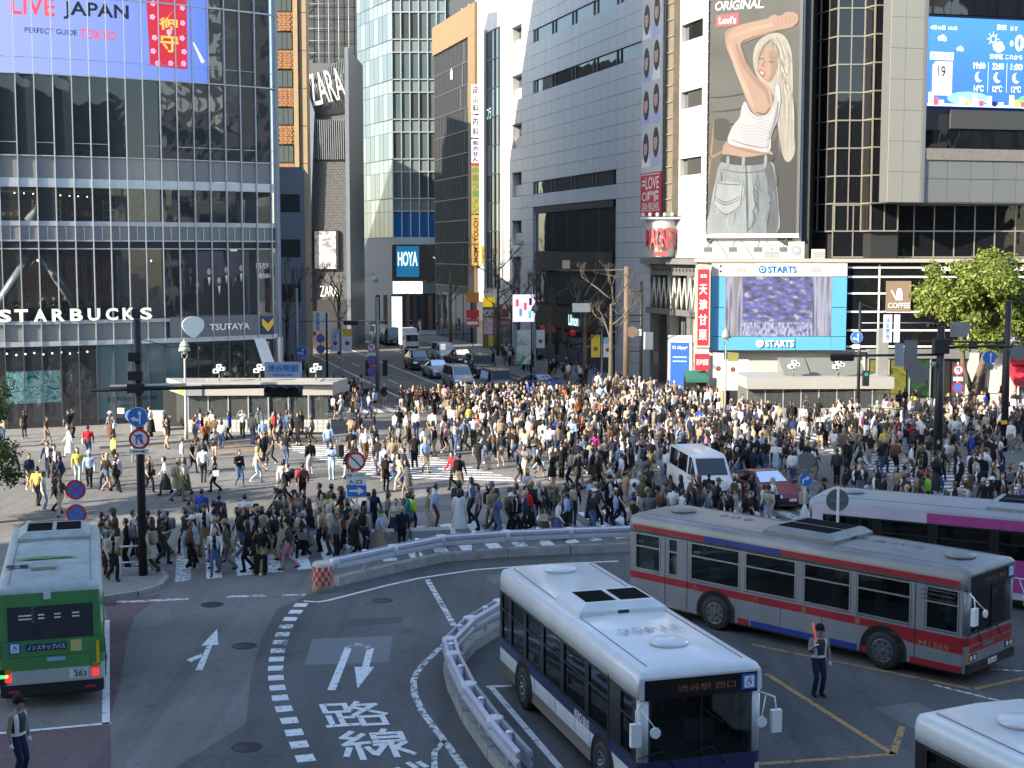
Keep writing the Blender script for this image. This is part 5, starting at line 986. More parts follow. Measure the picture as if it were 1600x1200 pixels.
def rrect(L, W, r, n=4):
    pts = []
    for cx, cy, a0 in ((L / 2 - r, W / 2 - r, 0), (-L / 2 + r, W / 2 - r, 90), (-L / 2 + r, -W / 2 + r, 180), (L / 2 - r, -W / 2 + r, 270)):
        for k in range(n + 1): a = R(a0 + 90 * k / n); pts.append((cx + r * math.cos(a), cy + r * math.sin(a)))
    return pts
def wheel(parent, x, y, r, w, sg):
    t = MB().rings([[(x + rr * math.cos(2 * math.pi * k / 24), y + yy, r + rr * math.sin(2 * math.pi * k / 24)) for k in range(24)] for rr, yy in ((r * .7, -w / 2), (r * .94, -w / 2), (r, -w * .35), (r, w * .35), (r * .94, w / 2), (r * .62, w / 2))], 0).build('wheel', TYRE, parent)
    b = MB(); yo = y + sg * w / 2
    b.rings([[(x + rr * math.cos(2 * math.pi * k / 20), yo + sg * yy, r + rr * math.sin(2 * math.pi * k / 20)) for k in range(20)] for rr, yy in ((r * .64, .004), (r * .58, .012), (r * .52, -.03), (r * .3, -.035), (r * .24, .0), (r * .05, .004))], 0); b.build('rim', RIM, t)
    if r > .4:
        for k in range(8): a = 2 * math.pi * (k + .5) / 8; MB().cyl((x + r * .47 * math.cos(a), yo - sg * .05, r + r * .47 * math.sin(a)), (x + r * .47 * math.cos(a), yo + sg * .012, r + r * .47 * math.sin(a)), r * .075, n=8).build('rim_hole', TYRE, t)
        MB().cyl((x, yo - sg * .04, r), (x, yo + sg * .05, r), r * .17, r * .13, 12).build('hub', RIM, t)
        for k in range(8): a = 2 * math.pi * k / 8; MB().cyl((x + r * .27 * math.cos(a), yo - sg * .04, r + r * .27 * math.sin(a)), (x + r * .27 * math.cos(a), yo + sg * .03, r + r * .27 * math.sin(a)), r * .03, n=6).build('wheel_nut', CHROME, t)
    return t
def bus(name, label, loc, hd, L, W, bands, roofm, wins, sill=1.16, head=2.34, pill=None, door=None, wheels=(-.27, .30), ac=(-.02, 2.0), vents=(-.38, .4), topband=None, glass=None, zroof=2.86, frontm=None):
    t = thing(name, label, 'bus', (*loc, 0), hd, 'buses in the bus station'); gm = glass or GL_BUS
    for z0, z1, m in bands: MB().prism(rrect(L, W, .16), z0, z1).build('body_band', m, t)
    MB().prism(rrect(L - .1, W - .1, .2), .28, .40).build('underbody', RUBBER, t)
    prof = lambda x_, k: [(x_, -W / 2 * k, head + .0), (x_, -W / 2 * k, zroof - .28), (x_, -W / 2 * .985 * k, zroof - .14), (x_, -W / 2 * .93 * k, zroof - .04), (x_, -W / 2 * .80 * k, zroof), (x_, 0, zroof + .035), (x_, W / 2 * .80 * k, zroof), (x_, W / 2 * .93 * k, zroof - .04), (x_, W / 2 * .985 * k, zroof - .14), (x_, W / 2 * k, zroof - .28), (x_, W / 2 * k, head)]
    def sq(r_, d, x_): return [(x_, p[1], min(p[2], zroof - d)) for p in r_]
    MB().rings([sq(prof(0, .93), .16, -L / 2), sq(prof(0, .975), .06, -L / 2 + .06), prof(-L / 2 + .18, 1), prof(L / 2 - .22, 1), sq(prof(0, .995), .04, L / 2 - .09), sq(prof(0, .975), .13, L / 2)], 0).build('roof', roofm, t)
    if topband:
        for x0, x1, m in topband:
            for sg in (1, -1): MB().box(L * x0, L * x1, sg * (W / 2 + .006) - .006, sg * (W / 2 + .006) + .006, zroof - .42, zroof - .28).build('roof_stripe', m, t)
    # pillars and panes
    pm = pill or RUBBER; xs = sorted(wins)
    for sg in (1, -1):
        y0 = sg * W / 2; edges = [-L / 2 + .12] + [e_ for w_ in xs for e_ in (w_[0] * L, w_[1] * L)] + [L / 2 - .12]
        for i in range(0, len(edges), 2):
            if edges[i + 1] - edges[i] > .01: MB().box(edges[i], edges[i + 1], min(y0, y0 - sg * .08), max(y0, y0 - sg * .08), sill - .01, head + .01).build('pillar', pm, t)
        for a_, b_ in xs:
            f = MB().box(a_ * L + .01, b_ * L - .01, y0 - sg * .035 - .008, y0 - sg * .035 + .008, sill + .02, head - .02).build('window', gm, t)
            for zz in (sill + .02, head - .05, sill + (head - sill) * .62): MB().box(a_ * L, b_ * L, y0 - sg * .01 - .012, y0 - sg * .01 + .012, zz, zz + .035).build('window_bar', mat('window_alu', (.32, .32, .32), .4, .6) if pill and pill.name != 'bus_black' else RUBBER, f)
            for xx in (a_ * L + .015, b_ * L - .05): MB().box(xx, xx + .035, y0 - sg * .01 - .011, y0 - sg * .01 + .011, sill + .02, head - .02).build('window_bar', mat('window_alu', (.32, .32, .32), .4, .6) if pill and pill.name != 'bus_black' else RUBBER, f)
    for sx in (1, -1):
        for sg in (1, -1): MB().cyl((sx * (L / 2 - .16), sg * (W / 2 - .16), sill - .01), (sx * (L / 2 - .16), sg * (W / 2 - .16), head + .01), .155, n=12).build('corner_post', frontm or pm, t)
    # wheels and arches
    for wx in wheels:
        for sg in (1, -1):
            b = MB(); b.rings([[(wx * L + rr * math.cos(R(a_)), sg * (W / 2 + yy), .48 + rr * math.sin(R(a_))) for a_ in range(-14, 195, 13)] for rr, yy in ((.60, -.05), (.60, .012), (.655, .014), (.66, -.05))], 0, False, False, False); b.build('wheel_arch', RUBBER, t)
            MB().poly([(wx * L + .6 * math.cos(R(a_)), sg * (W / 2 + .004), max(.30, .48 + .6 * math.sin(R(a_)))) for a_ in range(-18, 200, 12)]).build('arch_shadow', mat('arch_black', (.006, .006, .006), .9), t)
            wheel(t, wx * L, sg * (W / 2 - .10), .48, .26, sg)
    # cabin: floor, seats, rails
    MB().box(-L / 2 + .15, L / 2 - .15, -W / 2 + .1, W / 2 - .1, sill - .2, sill - .12).build('cabin_floor', BINT, t)
    for k in range(6):
        for sg in (1, -1): MB().box(-L * .42 + k * L * .125, -L * .42 + k * L * .125 + .14, sg * .72 - .36, sg * .72 + .36, sill - .12, sill + .42).build('seat_back', SEAT, t)
    for k in range(5):
        for sg in (1, -1): MB().cyl((-L * .36 + k * L * .17, sg * .4, sill - .1), (-L * .36 + k * L * .17, sg * .4, head), .018, n=5).build('hand_rail', ORAIL, t)
    # roof furniture
    if ac:
        ax = ac[0] * L; al = ac[1] / 2; aw = W * .39
        u = MB().rings([[(ax - al, -aw, zroof - .02), (ax + al, -aw, zroof - .02), (ax + al, aw, zroof - .02), (ax - al, aw, zroof - .02)], [(ax - al, -aw, zroof + .10), (ax + al, -aw, zroof + .10), (ax + al, aw, zroof + .10), (ax - al, aw, zroof + .10)], [(ax - al + .16, -aw + .2, zroof + .24), (ax + al - .16, -aw + .2, zroof + .24), (ax + al - .16, aw - .2, zroof + .24), (ax - al + .16, aw - .2, zroof + .24)]], 0, True, False).build('roof_aircon', roofm, t)
        for sg in (1, -1): MB().box(ax - al + .3, ax + al - .3, sg * aw * .40 - aw * .34, sg * aw * .40 + aw * .34, zroof + .235, zroof + .25).build('aircon_grille', mat('grille_black', (.006, .006, .007), .95, spec=.05), u)
        MB().box(ax + al - .03, ax + al + .015, -.12, .12, zroof + .01, zroof + .1).build('aircon_notch', RUBBER, u)
    for v in vents: MB().lathe([(.36, 0), (.38, .05), (.34, .085), (.06, .11)], v * L, .0, 20, 0, zroof + .03).build('roof_vent', roofm, t)
    for sg in (1, -1): MB().box(-L / 2 + .3, L / 2 - .3, sg * W * .385 - .008, sg * W * .385 + .008, zroof - .0, zroof + .018).build('roof_seam', mat('seam_grey', (.2, .2, .2), .6), t)
    return t
def bus_front(t, L, W, sill, head, zroof, lowm, led='', dark=RUBBER, mirrors=True):
    x = L / 2
    MB().box(x - .03, x + .012, -W / 2 + .13, W / 2 - .13, head - .02, zroof - .17).build('destination_box', mat('display_black', (.008, .008, .009), .25), t)
    if led: text('destination_lettering', led, W * .46, .13, mat('led_dim_amber', (.10, .045, .02), .5, emit=.1), t, (x + .02, .1, (head + zroof) / 2 - .1), rot=(R(90), 0, R(90)))
    MB().box(x - .05, x - .02, -W / 2 + .13, W / 2 - .13, sill - .18, head - .02).build('windscreen', GL_WIND, t)
    MB().box(x - .02, x + .006, -.012, .012, sill - .18, head - .02).build('screen_bar', RUBBER, t)
    MB().box(x - .35, x - .06, -W / 2 + .2, W / 2 - .2, sill - .25, sill - .02).build('dashboard', mat('dash_green', (.05, .065, .055), .7), t)
    MB().box(x - 1.25, x - 1.05, -W * .42, -W * .16, sill - .2, sill + .65).build('driver_seat', mat('seat_dark', (.03, .032, .03), .8), t); MB().lathe([(.2, 0), (.24, .02), (.22, .04)], x - .6, -W * .28, 14, 0, sill + .12).build('steering_wheel', RUBBER, t)
    MB().box(x - 1.1, x - .95, W * .05, W * .28, sill - .2, sill + .35).build('fare_box', mat('fare_grey', (.3, .32, .3), .6), t); MB().cyl((x - .8, W * .33, sill - .2), (x - .8, W * .33, head), .02, n=6).build('hand_rail', ORAIL, t)
    for sg in (1, -1):
        w0 = Vector((x + .02, sg * .5, sill - .17)); MB().tube([w0, (x + .03, sg * .5 - .28, sill + .2), (x + .02, sg * .5 - .75, sill + .1)], .012, 5).build('wiper', RUBBER, t)
        MB().box(x - .02, x + .015, sg * W * .38 - .2, sg * W * .38 + .2, .62, .78).build('headlight', RUBBER, t)
        for dy in (-.1, .08): MB().disc((x + .016, sg * W * .38 + dy, .70), .065, 'x', .01, 12).build('lens', LAMP, t)
        MB().box(x - .06, x + .012, sg * (W / 2 - .14) - .06, sg * (W / 2 - .14) + .06, .60, .82).build('indicator', AMBER, t)
    MB().box(x - .1, x + .05, -W / 2 + .05, W / 2 - .05, .34, .56).build('bumper', RUBBER, t); MB().box(x + .05, x + .06, -.22, .22, .40, .53).build('number_plate', PLATE, t)
    MB().box(x - .02, x + .02, W / 2 - .45, W / 2 - .15, head + .03, head + .32).build('access_sign', mat('access_blue', (.02, .12, .45), .5), t); text('access_symbol', '♿', .2, .22, WHITE, t, (x + .025, W / 2 - .3, head + .17), rot=(R(90), 0, R(90)))
    if mirrors:
        for sg in (1, -1):
            m = MB().tube([(x - .02, sg * (W / 2 - .08), head - .05), (x + .22, sg * (W / 2 + .12), head - .1), (x + .26, sg * (W / 2 + .14), head - .35)], .018, 6).build('mirror', WHITE, t)
            MB().box(x + .2, x + .3, sg * (W / 2 + .14) - .1, sg * (W / 2 + .14) + .1, head - .75, head - .33).build('mirror_head', WHITE, m); MB().tube([(x + .1, sg * (W / 2), head - .1), (x + .34, sg * (W / 2 - .2), head - .42)], .012, 5).build('mirror_arm', WHITE, m); MB().disc((x + .33, sg * (W / 2 - .2), head - .5), .1, 'x', .04, 14).build('round_mirror', WHITE, m)
def side_text(t, body, w, h, x, W, z, m, bold=.0, sg=-1): text('side_lettering', body, w, h, m, t, (x, sg * (W / 2 + .012), z), rz=0 if sg < 0 else math.pi, bold=bold)

# white bus with a navy stripe (near, centre)
PW = paint('bus_white', (.62, .63, .63)); PNAVY = paint('bus_navy', (.025, .03, .10)); PTAN = paint('bus_tan', (.22, .19, .12)); PSIL = paint('bus_silver', (.245, .25, .262), .25); PRED = paint('bus_red', (.30, .012, .02)); PBLU = paint('bus_blue', (.015, .035, .22)); PGRN = paint('bus_green', (.07, .24, .075)); PGW = paint('bus_grey_white', (.42, .44, .40)); PPNK = paint('bus_magenta', (.36, .06, .22)); PLIL = paint('bus_lilac', (.52, .47, .55)); PBK = paint('bus_black', (.012, .012, .014))
L, W = 9.0, 2.5
t = bus('city_bus', 'white bus with navy and tan lower sides, nearest the camera', (2.17, 29.46), R(-73.2), L, W, [(.34, .62, PTAN), (.62, .94, PW), (.94, 1.16, PNAVY)], PW, [(-.47, -.40), (-.385, -.27), (-.255, -.13), (-.115, .02), (.035, .19), (.205, .34), (.40, .475)], 1.16, 2.34, PBK, ac=(-.02, 1.5), vents=(-.40, .33), frontm=PW)
bus_front(t, L, W, 1.16, 2.34, 2.86, PNAVY, '渋谷駅 西口', mirrors=True)
side_text(t, 'KEIO BUS', .85, .17, L * .17, W, 1.05, WHITE, .01)
text('roof_lettering', '31456', 1.35, .30, mat('roof_ink', (.30, .31, .33), .6), t, (L * .225, 0, 2.935), rot=(0, 0, R(-90)), bold=.0)
MB().box(L / 2 - .02, L / 2 + .014, -W / 2 + .16, W / 2 - .16, .56, .98).build('front_mask', PNAVY, t); MB().box(L * .33, L * .335, -W / 2 - .01, -W / 2, .7, 2.4).build('door_seam', RUBBER, t)
for k in (-.18, -.02, .12, .22): MB().box(L * k, L * k + .012, -W / 2 - .004, -W / 2, .64, .93).build('panel_seam', RUBBER, t)
# silver bus with red stripes
L, W = 10.6, 2.48
t = bus('city_bus', 'silver bus with red stripes crossing behind the traffic guard', (8.0, 37.55), R(-45.1), L, W, [(.34, 1.0, PSIL), (1.0, 1.20, PRED), (1.20, 1.26, PSIL)], mat('bus_roof_dull', (.20, .20, .195), .45, .2, var=.32, vscale=1.2, stretch=(.4, 1.5, 1)), [(-.475, -.385), (-.36, -.325), (-.285, -.125), (-.11, .045), (.065, .20), (.215, .36), (.395, .48)], 1.26, 2.36, PSIL, ac=(.03, 2.2), vents=(-.40, .42), topband=[(-.48, -.24, PRED), (-.24, .0, PBLU), (.0, .48, PRED)], wheels=(-.20, .29))
bus_front(t, L, W, 1.16, 2.36, 2.86, PSIL, '渋谷駅')
for x0, x1, m in ((-.13, -.095, PRED), (-.09, .22, PBLU), (.225, .245, PRED), (.36, .49, PRED)): MB().box(L * x0, L * x1, -W / 2 - .006, -W / 2, .345, .50).build('skirt_stripe', m, t)
MB().prismy([(L * .30, 1.0), (L * .36, .84), (L * .49, .80), (L * .49, 1.0)], -W / 2 - .007, -W / 2 - .001).build('swoosh_stripe', PRED, t)
side_text(t, 'M1369', .8, .14, L * .42, W, .90, mat('dull_gold', (.32, .17, .06), .5), .01)
for ch, k in (('入', -.265), ('バ', -.075), ('急', .07), ('東', .22)): side_text(t, ch, .18, .17, L * k, W, 1.10, mat('dull_gold', (.32, .17, .06), .5), .02)
text('number_lettering', '26-40', .36, .09, BLACK, t, (L / 2 + .062, 0, .465), rot=(R(90), 0, R(90)))
for k in (-.14, .0, .12): MB().box(L * k, L * k + .012, -W / 2 - .005, -W / 2, .5, .99).build('panel_seam', RUBBER, t)
MB().box(-L * .47, L * .47, -W / 2 - .004, -W / 2, .70, .708).build('panel_seam', mat('seam_grey', (.2, .2, .2), .6), t)
for k in (-.37, -.295, .37): MB().box(L * k, L * k + .014, -W / 2 - .008, -W / 2 - .001, .42, 2.36).build('door_seam', RUBBER, t)
for k in range(3): MB().box(L * .385, L * .47, -W / 2 - .02, -W / 2, 2.02 + k * .11, 2.035 + k * .11).build('guard_rail', CHROME, t)
MB().box(L / 2 - .02, L / 2 + .013, -W / 2 + .16, W / 2 - .16, .82, .98).build('front_stripe', PRED, t); MB().box(L / 2 - .02, L / 2 + .016, -.45, .1, .88, .98).build('emblem', CHROME, t)
for bd, w_, x_ in (('2 0 8', 1.1, -.24), ('東 急 バ ス', 2.0, .22)): text('roof_lettering', bd, w_, .3, mat('roof_black_ink', (.06, .06, .06), .7), t, (L * x_, .25, 2.905), rot=(0, 0, 0))
# pink and lilac bus
L, W = 10.4, 2.44
t = bus('city_bus', 'long bus with a lilac and magenta roof edge, behind the silver bus', (14.35, 41.8), R(-29.4), L, W, [(.34, 1.2, PLIL)], mat('bus_roof_grey', (.26, .275, .29), .45, .1, var=.12, vscale=1.5), [(-.46, -.30), (-.285, -.14), (-.125, .03), (.045, .20), (.215, .34), (.40, .48)], 1.2, 2.36, PBK, ac=(.16, 3.2), vents=(-.40, .45), wheels=(-.25, .30))
for sg in (1, -1):
    for x0, x1, m in ((-.475, -.15, PLIL), (-.15, .48, PPNK)): MB().box(L * x0, L * x1, sg * (W / 2 + .005) - .012, sg * (W / 2 + .005) + .012, 2.36, 2.66).build('roof_band', m, t)
    MB().box(-L * .487, -L * .455, sg * (W / 2 + .004) - .01, sg * (W / 2 + .004) + .01, 1.2, 2.66).build('rear_band', PLIL, t)
bus_front(t, L, W, 1.16, 2.36, 2.86, PLIL, '三軒茶屋')
MB().box(L * .02, L * .40, -W / 2 - .012, -W / 2, .55, 1.5).build('side_advert', PPNK, t); side_text(t, '三軒茶屋駅前', 1.9, .30, L * .24, W + .03, 1.15, WHITE, .015); side_text(t, 'モンテ', 1.5, .3, L * .24, W + .03, 1.5 - .02, WHITE, .02)
# green bus seen from behind
L, W = 7.5, 2.34
t = bus('city_bus', 'green and white bus seen from behind, leaving along the kerb', (-11.62, 35.1), R(106.8), L, W, [(.34, .62, PGW), (.62, .98, PGW), (.98, 1.2, PGRN)], mat('bus_roof_pale', (.33, .36, .345), .5, .05, var=.22, vscale=2.2), [(-.40, -.25), (-.235, -.08), (-.065, .10), (.115, .27), (.33, .46)], 1.2, 2.34, PGRN, ac=(.30, 1.7), vents=(), wheels=(-.2, .3), topband=[(-.48, .48, paint('bus_ochre', (.30, .17, .04)))])
x = -L / 2
MB().box(x - .012, x + .05, -W / 2 + .1, W / 2 - .1, .92, 1.62).build('rear_panel', PGRN, t); MB().box(x - .012, x + .05, -W / 2 + .1, W / 2 - .1, 2.38, 2.70).build('rear_header', PGRN, t)
for sg in (1, -1): MB().box(x - .012, x + .05, sg * (W / 2 - .17) - .08, sg * (W / 2 - .17) + .08, 1.6, 2.4).build('rear_pillar', PGRN, t)
MB().box(x - .022, x + .02, -W / 2 + .24, W / 2 - .24, 1.62, 2.40).build('rear_window', GL_DARK, t)
MB().box(x - .018, x, -W / 2 + .1, W / 2 - .1, .60, .92).build('rear_panel', PGW, t); MB().box(x - .03, x + .1, -W / 2 + .04, W / 2 - .04, .34, .60).build('bumper', RUBBER, t)
def rt(body, w, h, y, z, m, bold=0.0): text('rear_lettering', body, w, h, m, t, (x - .036, y, z), rot=(R(90), 0, R(-90)), bold=bold)
def rp(nm, y0, y1, z0, z1, m, d=.03): return MB().box(x - d, x, min(y0, y1), max(y0, y1), z0, z1).build(nm, m, t)
rp('access_sign', .92, .66, 1.33, 1.58, mat('access_blue', (.02, .12, .45), .5)); rt('♿', .18, .2, .79, 1.455, WHITE); rp('step_sign', .55, -.33, 1.37, 1.52, NAVY); rt('ノンステップバス', .82, .11, .11, 1.445, WHITE, .01)
rp('yellow_sticker', -.42, -.66, 1.3, 1.56, mat('sticker_yellow', (.55, .53, .18), .5)); rp('warning_strip', -.98, -1.05, .98, 1.5, YELLOW); rp('number_plate', -.38, -.78, .66, .88, PLATE); rt('383', .27, .13, -.62, .755, BLACK, .015); rt('練馬 230', .24, .05, -.58, .85, BLACK)
rp('blue_sticker', .10, -.30, 1.10, 1.19, mat('sticker_blue', (.25, .45, .65), .5)); rp('engine_hatch', .5, .32, .92, 1.08, PGRN, .02)
for sg in (1, -1): rp('tail_lamp', sg * 1.02, sg * .88, .68, .86, TAIL, .034); rp('indicator', sg * 1.02, sg * .88, .87, .98, AMBER, .034); rp('reflector', sg * .95, sg * .72, .42, .47, RED, .04)
rp('hatch_seam', 1.0, -.86, 1.225, 1.235, RUBBER, .0145); rp('hatch_seam', -.86, -.868, .62, 1.235, RUBBER, .0145)
rp('led_board', 1.3, .98, .62, .98, BLACK, .032); rt('運転中', .22, .09, 1.06, .82, mat('led_green', (.1, .9, .2), .5, emit=.8), .01)
for k, w_ in ((.55, .28), (.20, .14), (-.15, .14), (-.55, .16)): rp('window_print', k + w_ / 2, k - w_ / 2, 2.18, 2.21, WHITE, .028); rp('window_print', k + w_ / 2, k - w_ / 2, 2.10, 2.13, WHITE, .028)
b = MB(); b.poly([(L * (-.12) - .16 * math.sin(math.pi * u) , .95 - 1.6 * u, 2.915) for u in [i / 12 for i in range(13)]] + [(L * (-.12) + .16 * math.sin(math.pi * u), .95 - 1.6 * u, 2.915) for u in [1 - i / 12 for i in range(13)]]); b.build('roof_leaf', mat('leaf_print', (.06, .22, .05), .6), t)
text('roof_lettering', 'M', .5, .3, RUBBER, t, (-L * .23, .78, 2.915), rot=(0, 0, R(-90)), bold=.03); MB().box(-L * .30, -L * .22, -.1, .45, 2.87, 2.97).build('roof_hatch', mat('hatch_grey', (.28, .28, .25), .6), t); text('roof_lettering', '230', .6, .1, mat('roof_ink', (.30, .31, .33), .6), t, (-L * .21, -.5, 2.915), rot=(0, 0, R(-90)))
MB().box(x - .05, x - .01, -.02, .14, 2.55, 2.72).build('rear_camera', PW, t)
# white bus at the frame's lower corner
L, W = 9.0, 2.34
t = bus('city_bus', 'plain white bus of which only the rear roof corner shows', (9.35, 18.95), R(-68.6), L, W, [(.34, 1.16, PW)], PW, [(-.46, -.33), (-.315, -.15), (-.135, .03), (.05, .2), (.22, .36)], 1.16, 2.38, PBK, ac=(.1, 1.6), vents=(-.36,))

# ---- cars
def car(name, label, cat, loc, hd, kind, body, glass=GL_CAR, group=None):
    S = {'sedan': (1.74, .33, [(-2.25, .70, .82, .62), (-1.95, .86, .98, .66), (-1.05, .90, 1.40, .58), (.15, .90, 1.46, .60), (1.0, .90, .99, .70), (2.0, .74, .82, .68), (2.25, .55, .62, .60)], 4),
         'sports': (1.78, .33, [(-2.25, .78, .92, .68), (-1.75, .84, .98, .68), (-.9, .86, 1.27, .56), (0, .86, 1.33, .58), (.75, .84, .92, .72), (2.0, .66, .74, .70), (2.3, .48, .55, .62)], 4),
         'minivan': (1.70, .32, [(-2.1, .95, 1.45, .62), (-1.9, 1.0, 1.72, .66), (0.3, 1.0, 1.78, .68), (.85, 1.0, 1.72, .66), (1.45, .98, 1.08, .72), (2.0, .82, .90, .70), (2.15, .60, .70, .62)], 4),
         'suv': (1.86, .38, [(-2.2, 1.0, 1.55, .70), (-2.05, 1.05, 1.86, .74), (.5, 1.05, 1.88, .76), (.85, 1.05, 1.84, .74), (1.15, 1.05, 1.16, .80), (2.15, 1.0, 1.06, .80), (2.25, .7, .8, .76)], 4),
         'van': (1.72, .33, [(-2.35, 1.05, 1.75, .70), (-2.2, 1.1, 1.95, .72), (1.2, 1.1, 1.97, .74), (1.55, 1.1, 1.90, .70), (2.2, 1.08, 1.16, .76), (2.36, .92, .98, .76), (2.4, .6, .66, .72)], 4)}[kind]
    W, r, st, ws = S; w = W / 2
    t = thing(name, label, cat, (*loc, 0), hd, group)
    def ring(s): x, zs, zt, wt = s; k = .96 if abs(x) > 1.9 else 1; return [(x, -w * .90 * k, .22), (x, -w * k, .45), (x, -w * k, zs * .78), (x, -w * .97 * k, zs), (x, -wt * k, zt), (x, wt * k, zt), (x, w * .97 * k, zs), (x, w * k, zs * .78), (x, w * k, .45), (x, w * .90 * k, .22)]
    rg = [ring(s) for s in st]
    bo = MB().rings(rg, 0).build('body', body, t); bo.modifiers.new('round', 'BEVEL').width = .05; bo.modifiers['round'].segments = 2; bo.modifiers['round'].limit_method = 'ANGLE'; bo.modifiers['round'].angle_limit = R(25)
    def patch(nm, q4, m, d=.012):
        A, B, C, D = [Vector(v) for v in q4]; n = (B - A).cross(D - A).normalized(); c = (A + B + C + D) / 4
        if n.dot(c - Vector((0, 0, .7))) < 0: n = -n
        f = lambda u, v: (A * (1 - u) + B * u) * (1 - v) + (D * (1 - u) + C * u) * v + n * d
        return MB().poly([f(.06, .08), f(.94, .08), f(.94, .92), f(.06, .92)]).build(nm, m, t)
    a = ws - 1; patch('windscreen', (rg[a][4], rg[a][5], rg[a + 1][5], rg[a + 1][4]), glass)
    i0 = 1
    for i in range(i0, ws):
        for p, q_ in ((3, 4), (6, 5)):
            if rg[i][4][2] - rg[i][3][2] > .3 or rg[i + 1][4][2] - rg[i + 1][3][2] > .3: patch('side_window', (rg[i][p], rg[i + 1][p], rg[i + 1][q_], rg[i][q_]), glass)
    patch('rear_window', (rg[0][4], rg[0][5], rg[1][5], rg[1][4]), glass)
    fx, fz = st[-1][0], st[-2][1]
    for sg in (1, -1):
        patch('headlight', [(st[-2][0] + .05, sg * w * .92, fz * .98), (st[-2][0] + .12, sg * w * .48, fz * .98), (fx + .01, sg * w * .48, fz * .80), (fx - .05, sg * w * .92, fz * .80)], LAMP, .03)
        MB().box(st[ws][0] - .25, st[ws][0] - .1, sg * (w + .12) - .1, sg * (w + .12) + .1, st[ws][1] - .02, st[ws][1] + .14).build('mirror', body, t)
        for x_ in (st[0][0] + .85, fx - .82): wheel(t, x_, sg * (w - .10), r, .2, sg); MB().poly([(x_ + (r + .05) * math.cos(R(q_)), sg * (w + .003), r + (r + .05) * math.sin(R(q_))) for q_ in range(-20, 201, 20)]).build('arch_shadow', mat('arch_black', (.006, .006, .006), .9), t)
        patch('tail_lamp', [(st[0][0], sg * w * .9, .9), (st[0][0], sg * w * .7, .9), (st[0][0], sg * w * .7, .7), (st[0][0], sg * w * .9, .7)], TAIL, .02)
    MB().box(fx - .04, fx + .02, -w * .62, w * .62, .36, .36 + (fz - .36) * .45).build('grille', RUBBER, t); MB().box(fx + .02, fx + .03, -.17, .17, .40, .52).build('number_plate', PLATE, t); MB().box(fx - .1, fx + .035, -w * .88, w * .88, .22, .33).build('bumper', RUBBER, t)
    return t
def fpos(fx, fy, hd, front): a = R(hd); return (fx - math.cos(a) * front, fy - math.sin(a) * front)
G = 'cars queuing in the street behind the crossing'
cs = [('parked_van', 'white delivery van surrounded by people at the crossing', 'van', 8.35, 57.6, -82, 'van', (.60, .62, .62), None),
      ('parked_car', 'dark red car with a black roof beside the white delivery van', 'car', 11.35, 56.2, -72, 'sports', (.17, .010, .03), None),
      ('car', 'silver compact minivan at the head of its lane', 'car', -3.55, 106.4, -74, 'minivan', (.38, .40, .41), G),
      ('car', 'black boxy off-road car with white roof edge waiting at the crossing', 'car', -.45, 101.2, -75, 'suv', (.035, .037, .04), G),
      ('car', 'blue sports coupe turning at the kerb by the crossing', 'car', 3.3, 103.2, -62, 'sports', (.015, .05, .22), G),
      ('car', 'silver sedan right behind the silver minivan', 'car', -5.7, 115.8, -74, 'sedan', (.30, .31, .32), G),
      ('car', 'black minivan farther back, behind the silver sedan', 'car', -7.9, 124.0, -74, 'minivan', (.012, .012, .014), G),
      ('car', 'white hatchback between the black minivan and the black cars', 'car', -6.0, 134, -74, 'minivan', (.55, .56, .56), G),
      ('car', 'dark car following the dark off-roader in the kerb lane', 'car', -2.1, 116.4, -74, 'suv', (.02, .02, .022), G),
      ('car', 'black car at the back of the kerb lane next to the white hatchback', 'car', -4.1, 128.7, -74, 'sedan', (.015, .016, .02), G),
      ('van', 'grey van next to the white box truck down the street', 'van', -13.2, 158.0, -74, 'van', (.14, .15, .15), G),
      ('van', 'white van beneath the striped lamp post, down the street', 'van', -14.9, 163, -74, 'van', (.50, .52, .50), G),
      ('van', 'white van farthest up the street by the blue shop', 'van', -19.2, 172, -68, 'van', (.55, .56, .54), G)]
for nm, lb, ct, fx, fy, hd, kd, c, g in cs:
    car(nm, lb, ct, fpos(fx, fy, hd, 2.3), R(hd), kd, paint('car_paint_%d_%d' % (int(c[0] * 1000), int(c[2] * 1000)), c, .2 if .1 < c[0] < .45 else 0), group=g)
# white box truck
t = thing('box_truck', 'small white box truck in the middle of the far queue', 'truck', (*fpos(-10.6, 149.5, -74, 1.7), 0), R(-74), G)
MB().prismy([(.45, .3), (1.7, .3), (1.68, 1.0), (1.35, 1.75), (.45, 1.78)], -.74, .74).build('cab', PW, t); MB().box(-1.75, .40, -.78, .78, .55, 2.35).build('cargo_box', PW, t); MB().prismy([(1.38, 1.68), (1.40, 1.70), (1.71, 1.02), (1.69, 1.0)], -.66, .66).build('windscreen', GL_CAR, t)
for sg in (1, -1):
    for x_ in (-1.1, 1.1): wheel(t, x_, sg * .66, .28, .18, sg)
    MB().box(1.69, 1.72, sg * .52 - .12, sg * .52 + .12, .62, .82).build('headlight', LAMP, t); MB().box(.6, 1.15, sg * .745 - .005, sg * .745 + .005, 1.1, 1.65).build('side_window', GL_CAR, t)
MB().box(1.68, 1.75, -.7, .7, .28, .5).build('bumper', RUBBER, t); MB().box(-1.7, 1.3, -.5, .5, .3, .55).build('chassis', RUBBER, t)
# red lettering plate and roof markings of the delivery van
vn = [o for o in col.objects if o.name == 'parked_van'][0]
MB().box(2.42, 2.44, -.75, -.25, .82, .92).build('red_notice', mat('notice_red', (.45, .06, .03), .5), vn); text('notice_lettering', '配送中', .4, .07, YELLOW, vn, (2.445, -.5, .87), rot=(R(90), 0, R(90)))
